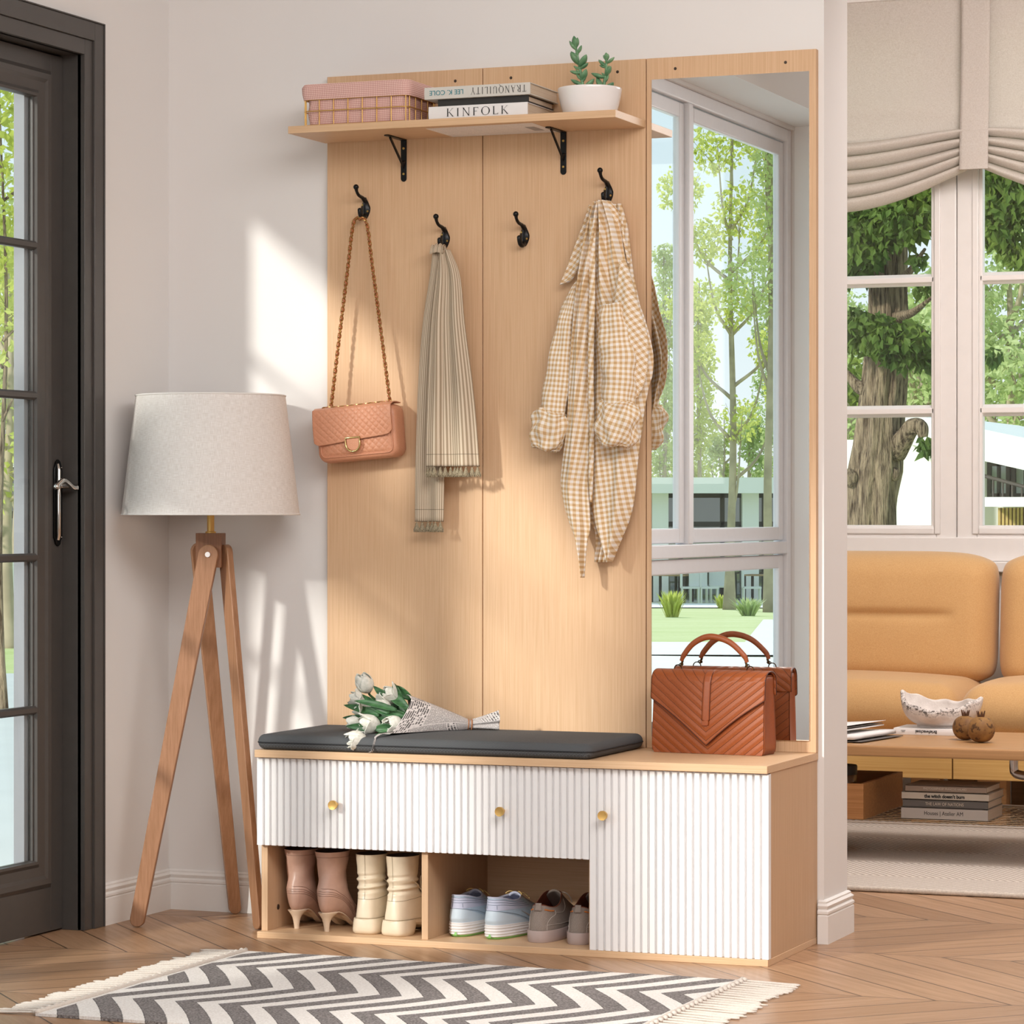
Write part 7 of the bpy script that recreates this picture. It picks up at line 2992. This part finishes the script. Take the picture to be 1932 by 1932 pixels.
GC = 'garden chairs on the pavilion terrace'
for k, (px, tt) in enumerate(((1302, 79.0), (1318, 79.9), (1338, 79.0), (1356, 80.3), (1418, 79.0), (1468, 79.1))):
    p = out(px, tt, True)
    p.z = zg + 0.05
    garden_chair('white chair on the pavilion terrace, ' + ('farthest left in the mirror', 'second from the left in the mirror', 'third from the left in the mirror', 'just left of the reflected trunk', 'first right of the reflected column', 'farthest right in the mirror')[k], p, -fy if k % 2 else fx, GC)
for k, px in enumerate((1268, 1443)):
    p = out(px, 80.7, True)
    p.z = zg + 0.05
    th = thing('garden_table', 'pale table on the pavilion terrace at the ' + ('left' if k == 0 else 'right') + ' of the mirror', 'table', p, 'garden tables on the pavilion terrace')
    MB().box(p.x - 0.5, p.x + 0.5, p.y - 0.4, p.y + 0.4, p.z + 0.71, p.z + 0.75).build('tabletop', plain('table_wood_%d' % k, '#a98d6c', 0.6), th)
    for a in (-0.45, 0.45):
        for b in (-0.35, 0.35):
            MB().box(p.x + a - 0.03, p.x + a + 0.03, p.y + b - 0.03, p.y + b + 0.03, p.z, p.z + 0.71).build('leg', M_DARKF, th)


def tuft(label, p, h, w, n, seed, m):
    rr = random.Random(seed)
    th = thing('grass_clump', label, 'plant', p, 'ornamental grasses on the lawn')
    mb = MB()
    for _ in range(n):
        a = rr.uniform(0, 2 * pi)
        o = Vector((cos(a), sin(a), 0))
        b = p + o * rr.uniform(0, w * 0.35)
        l_ = h * rr.uniform(0.6, 1.1)
        e = b + o * (w * rr.uniform(0.2, 0.8)) + Vector((0, 0, l_))
        mid = b.lerp(e, 0.55) + Vector((0, 0, 0.15 * l_))
        s_ = Vector((-o.y, o.x, 0)) * 0.018
        mb.add([b - s_, b + s_, mid + s_, mid - s_, e], [(0, 1, 2, 3), (3, 2, 4)])
    mb.build('blades', m, th)


tuft('pale grass clump at the left of the reflected lawn', out(1268, 50, True), 0.42, 0.30, 160, 1, M_LIME)
tuft('grass clump beside the reflected path on the right', out(1412, 52, True), 0.30, 0.34, 160, 2, M_SOFT)
tuft('small grass clump at the foot of the reflected trunk', out(1362, 66, True), 0.30, 0.25, 80, 3, M_LIME)

# --- seen through the French door
p = out(5, 16.0)
cl = [(-0.2, 0, 0.86, 0.50, 240), (0.35, 0.2, 0.95, 0.50, 260), (0.28, 0.1, 0.74, 0.28, 160), (-0.3, 0.1, 0.70, 0.30, 120), (0.15, 0, 0.62, 0.34, 140), (-0.5, 0, 1.0, 0.6, 260)]
tree('garden_tree', 'thin stemmed tree outside the French door', p, 3.5, 0.020, [(a_, b_, c_, d_, e_ * 4) for a_, b_, c_, d_, e_ in cl], 0.06, M_LIME, M_BARK, 21)
for i, (px, tt, h, lab) in enumerate(((16, 30, 4.2, 'soft willow like tree beyond the French door'), (-20, 34, 5.5, 'taller pale tree beyond the French door'), (30, 42, 6.0, 'distant tree beyond the French door'))):
    tree('tree', lab, out(px, tt), h, 0.07, rnd_clusters(80 + i, 9, 0.7, 0.35, 1.0, 0.45, 260), 0.09, M_MID if i else M_LIME, M_BARK2, 90 + i, 'trees beyond the French door')
A0, A1 = out(-90, 60), out(60, 60)
ux = A1 - A0; ux.z = 0
hs = thing('house', 'pale house with wide eaves beyond the French door', 'building', A0.lerp(A1, 0.5))
zg2 = A0.lerp(A1, 0.5).z
facade(hs, Vector((A0.x, A0.y, zg2)), ux, ux.length, zg2 + 0.9, zg2 + 2.9, [ux.length * 0.3], 4.0, zg2 + 1.9)
h0, h1 = out(-60, 46), out(50, 46)
mb = MB()
rr = random.Random(5)
for k in range(26):
    q = h0.lerp(h1, k / 25)
    for zf in (0.22, 0.55, 0.85):
        leaf_quads(mb, q + Vector((0, 0, zf * 0.95)), 0.34, 60, 0.11, rr, 0.7)
hd = mb.build('hedge', M_DEEP, None)
tag(hd, 'clipped green hedge beyond the French door', 'hedge')
p = out(14, 40)
p.z = ground_z(p.x, p.y)
garden_chair('pale garden chair on the paving beyond the French door', p, (1, -0.6, 0), 'chairs beyond the French door')

# unseen small tree, added so its crown shades part of the hall wall
cl = [(0.0, 0.0, 0.90, 0.17, 260), (0.16, -0.05, 0.86, 0.13, 180), (-0.17, 0.05, 0.88, 0.13, 180), (0.02, 0.02, 0.99, 0.12, 120)]
tree('shade_tree', 'unseen small leafy tree added outside the French door to shade the hall wall', (-1.62, -2.15, ground_z(-1.62, -2.15)), 2.15, 0.022, cl, 0.075, M_MID, M_BARK2, 12)

# --- seen through the living room window: an old trunk, round trees and a white house
TY = 7.0
big = thing('old_tree', 'old tree with thick furrowed trunk outside the living room window', 'tree', (A(1645, 1000, TY).x, TY, -0.1))


def trunk_pt(px, py):
    return A(px, py, TY)


cx = ((1100, 1648, 47), (1000, 1646, 46), (940, 1648, 45), (890, 1652, 48), (840, 1656, 42), (780, 1660, 40), (720, 1668, 38), (660, 1674, 37), (600, 1678, 37), (540, 1676, 36), (470, 1674, 35), (400, 1670, 33), (300, 1664, 31), (150, 1655, 28), (-50, 1640, 22))
P = [A(x, y, TY) for y, x, r in cx]
P = [Vector((P[0].x - 0.02, TY, -0.12))] + P
rd = [0.15] + [r / 424.0 for y, x, r in cx]
SPn = 120
C_ = spline(P, SPn)
rings = []
n = 48
for k, c in enumerate(C_):
    r = interp([i / (len(rd) - 1) for i in range(len(rd))], rd, k / SPn)
    row = []
    for q in range(n):
        a = 2 * pi * q / n
        w = 0.010 * sin(7 * a + 1.5 * sin(c.z * 2.3)) + 0.006 * sin(13 * a + c.z * 3) + 0.007 * sin(4 * a + c.z * 5)
        row.append(c + Vector(((r + w) * cos(a), (r + w) * sin(a), 0)))
    rings.append(row)
mb = MB()
mb.rings(rings)


def burl(px, py, r, dy=-0.06):
    c = A(px, py, TY) + Vector((0, dy, 0))
    rng = []
    for j in range(13):
        a = -pi / 2 + pi * j / 12
        rng.append([c + Vector((r * cos(a) * cos(2 * pi * k / 16) * (1 + 0.12 * sin(3 * k)), r * 0.8 * cos(a) * sin(2 * pi * k / 16), r * sin(a) * (1 + 0.1 * cos(k)))) for k in range(16)])
    mb.rings(rng)


burl(1612, 902, 0.040, -0.09)
burl(1692, 895, 0.030, -0.05)
# broken limb at the right and thin boughs at the left
mb.tube(spline([A(1688, 850, TY), A(1712, 826, TY) + Vector((0, -0.05, 0)), A(1730, 806, TY) + Vector((0, -0.08, 0)), A(1748, 808, TY) + Vector((0, -0.1, 0)), A(1752, 826, TY) + Vector((0, -0.1, 0))], 24),
        [interp((0, 0.3, 0.7, 1), (0.062, 0.042, 0.036, 0.022), k / 24) for k in range(25)], 12)
mb.tube(spline([A(1640, 735, TY), A(1618, 728, TY), A(1596, 702, TY)], 12), [lerp(0.045, 0.014, k / 12) for k in range(13)], 8)
mb.tube(spline([A(1650, 640, TY), A(1622, 650, TY), A(1600, 612, TY)], 12), [lerp(0.030, 0.010, k / 12) for k in range(13)], 8)
for (x0, y0), (x1, y1) in (((1680, 600), (1760, 560)), ((1684, 540), (1745, 470)), ((1672, 470), (1600, 420)), ((1676, 430), (1900, 390)), ((1670, 640), (1745, 625)), ((1665, 380), (1950, 300))):
    mb.tube(spline([A(x0, y0, TY), A((x0 + x1) / 2, (y0 + y1) / 2 + 10, TY - 0.2), A(x1, y1, TY - 0.35)], 12), [lerp(0.030, 0.007, k / 12) for k in range(13)], 7)
mb.build('trunk', M_BARK, big, smooth=180)
mb = MB()
rr = random.Random(9)
for px, py, r, n_, dy in ((1612, 612, 0.10, 130, -0.25), (1640, 622, 0.12, 170, -0.3), (1672, 632, 0.12, 180, -0.35), (1700, 640, 0.12, 190, -0.35), (1728, 648, 0.12, 170, -0.3), (1748, 662, 0.09, 100, -0.25), (1690, 662, 0.09, 90, -0.35), (1618, 640, 0.09, 80, -0.2),
                          (1610, 480, 0.13, 170, -0.2), (1625, 445, 0.15, 220, -0.3), (1650, 410, 0.16, 240, -0.3), (1690, 420, 0.15, 220, -0.35), (1725, 400, 0.15, 220, -0.35), (1745, 380, 0.13, 170, -0.3), (1680, 370, 0.16, 200, -0.3), (1615, 500, 0.10, 110, -0.25), (1640, 470, 0.10, 110, -0.35),
                          (1868, 345, 0.14, 200, -0.35), (1890, 390, 0.15, 240, -0.35), (1912, 420, 0.14, 220, -0.35), (1930, 370, 0.15, 220, -0.35), (1878, 440, 0.07, 70, -0.35), (1915, 470, 0.07, 70, -0.35), (1935, 480, 0.09, 90, -0.35), (1900, 330, 0.15, 200, -0.3),
                          (1745, 540, 0.05, 26, -0.3), (1732, 486, 0.05, 22, -0.3), (1868, 668, 0.05, 24, -0.3), (1752, 838, 0.05, 40, -0.25), (1604, 735, 0.10, 90, 0.3), (1608, 700, 0.10, 80, 0.35), (1805, 300, 0.2, 260, -0.3), (1600, 380, 0.2, 240, -0.2)):
    leaf_quads(mb, A(px, py, TY + dy), r, int(n_ * 1.2), 0.054, rr, 0.8, 0.7)
mb.build('foliage', M_DEEP, big)

GB_ = 'round trees behind the old trunk'
for i, (px, py, Y, r, m_, lab) in enumerate(((1905, 640, 26.0, 1.15, M_SOFT, 'large round pale green tree right of the window post'), (1742, 690, 30.0, 1.1, M_SOFT, 'pale green tree peeping past the old trunk'), (1608, 720, 34.0, 1.2, M_SOFT, 'pale green tree left of the old trunk'))):
    c = A(px, py, Y)
    base = Vector((c.x, c.y, ground_z(c.x, c.y)))
    h = c.z - base.z + r * 0.9
    rr = random.Random(70 + i)
    cl = []
    for k in range(20):
        a, zc = rr.uniform(0, 2 * pi), rr.uniform(-1, 1)
        q = r * rr.uniform(0.35, 0.95) * sqrt(max(0.05, 1 - zc * zc * 0.8))
        cl.append((q * cos(a), q * sin(a), (c.z - base.z + zc * r * 0.85) / h, 0.40, 330))
    tree('round_tree', lab, base, h, 0.11, cl, 0.095, m_, M_BARK2, 33 + i, GB_)

# neighbouring white house
nb = thing('neighbour_house', 'white house with sloping eave and railed balcony outside the living room', 'building', A(1905, 1000, 16))
HY = 16.0
c0, c1 = A(1560, 830, HY), A(1782, 830, HY)
MB().box(c0.x, c1.x, HY, HY + 5, -1.0, c0.z).build('blank_wall', M_HOUSE, nb)
e0, e1 = A(1858, 800, HY), A(1990, 862, HY)
MB().prism([(e0.x - 0.6, e0.z + 0.10), (e1.x + 0.4, e1.z + 0.02), (e1.x + 0.4, e1.z - 0.22), (e0.x - 0.6, e0.z - 0.12)], lambda p, q, d: (p, d, q), HY - 0.6, HY + 4).build('eave', M_HOUSE, nb)
w0, w1 = A(1850, 880, HY + 0.6), A(1990, 990, HY + 0.6)
MB().box(w0.x - 0.5, w1.x + 0.5, HY + 0.55, HY + 4, -1.0, A(1900, 850, HY + 0.6).z).build('wall', M_HOUSE, nb)
for pa, pb in ((1862, 1905), (1908, 1960)):
    q0, q1 = A(pa, 872, HY + 0.5), A(pb, 938, HY + 0.5)
    mb = MB()
    fr(mb, q0.x, q1.x, q1.z, q0.z, 0.03, HY + 0.50, HY + 0.54)
    xm = (q0.x + q1.x) / 2
    mb.box(xm - 0.012, xm + 0.012, HY + 0.50, HY + 0.54, q1.z, q0.z)
    w_ = mb.build('window', M_DARKF, nb)
    MB().box(q0.x + 0.02, q1.x - 0.02, HY + 0.515, HY + 0.525, q1.z + 0.02, q0.z - 0.02).build('pane', M_HGLASS, w_)
r0, r1 = A(1850, 905, HY - 0.3), A(1990, 918, HY - 0.3)
mb = MB()
mb.tube([A(1850, 896, HY - 0.3), A(1990, 934, HY - 0.3)], 0.014, 6)
for k in range(8):
    px = 1856 + 18 * k
    mb.tube([A(px, 896 + (px - 1850) * 0.27, HY - 0.3), A(px, 945, HY - 0.3)], 0.008, 5)
mb.build('railing', M_DARKF, nb)
b0, b1 = A(1845, 938, HY - 0.3), A(1990, 956, HY - 0.3)
MB().box(b0.x, b1.x, HY - 0.4, HY + 0.6, b1.z, b0.z).build('balcony_slab', M_HOUSE, nb)
s0, s1 = A(1884, 958, HY + 0.3), A(1990, 1010, HY + 0.3)
mb = MB()
for k in range(16):
    x = lerp(s0.x, s1.x, k / 15)
    mb.box(x, x + (s1.x - s0.x) / 22, HY + 0.28, HY + 0.34, s1.z - 0.4, s0.z)
mb.build('slatted_screen', plain('ochre_slats', '#b89c62', 0.7, var=0.1), nb)
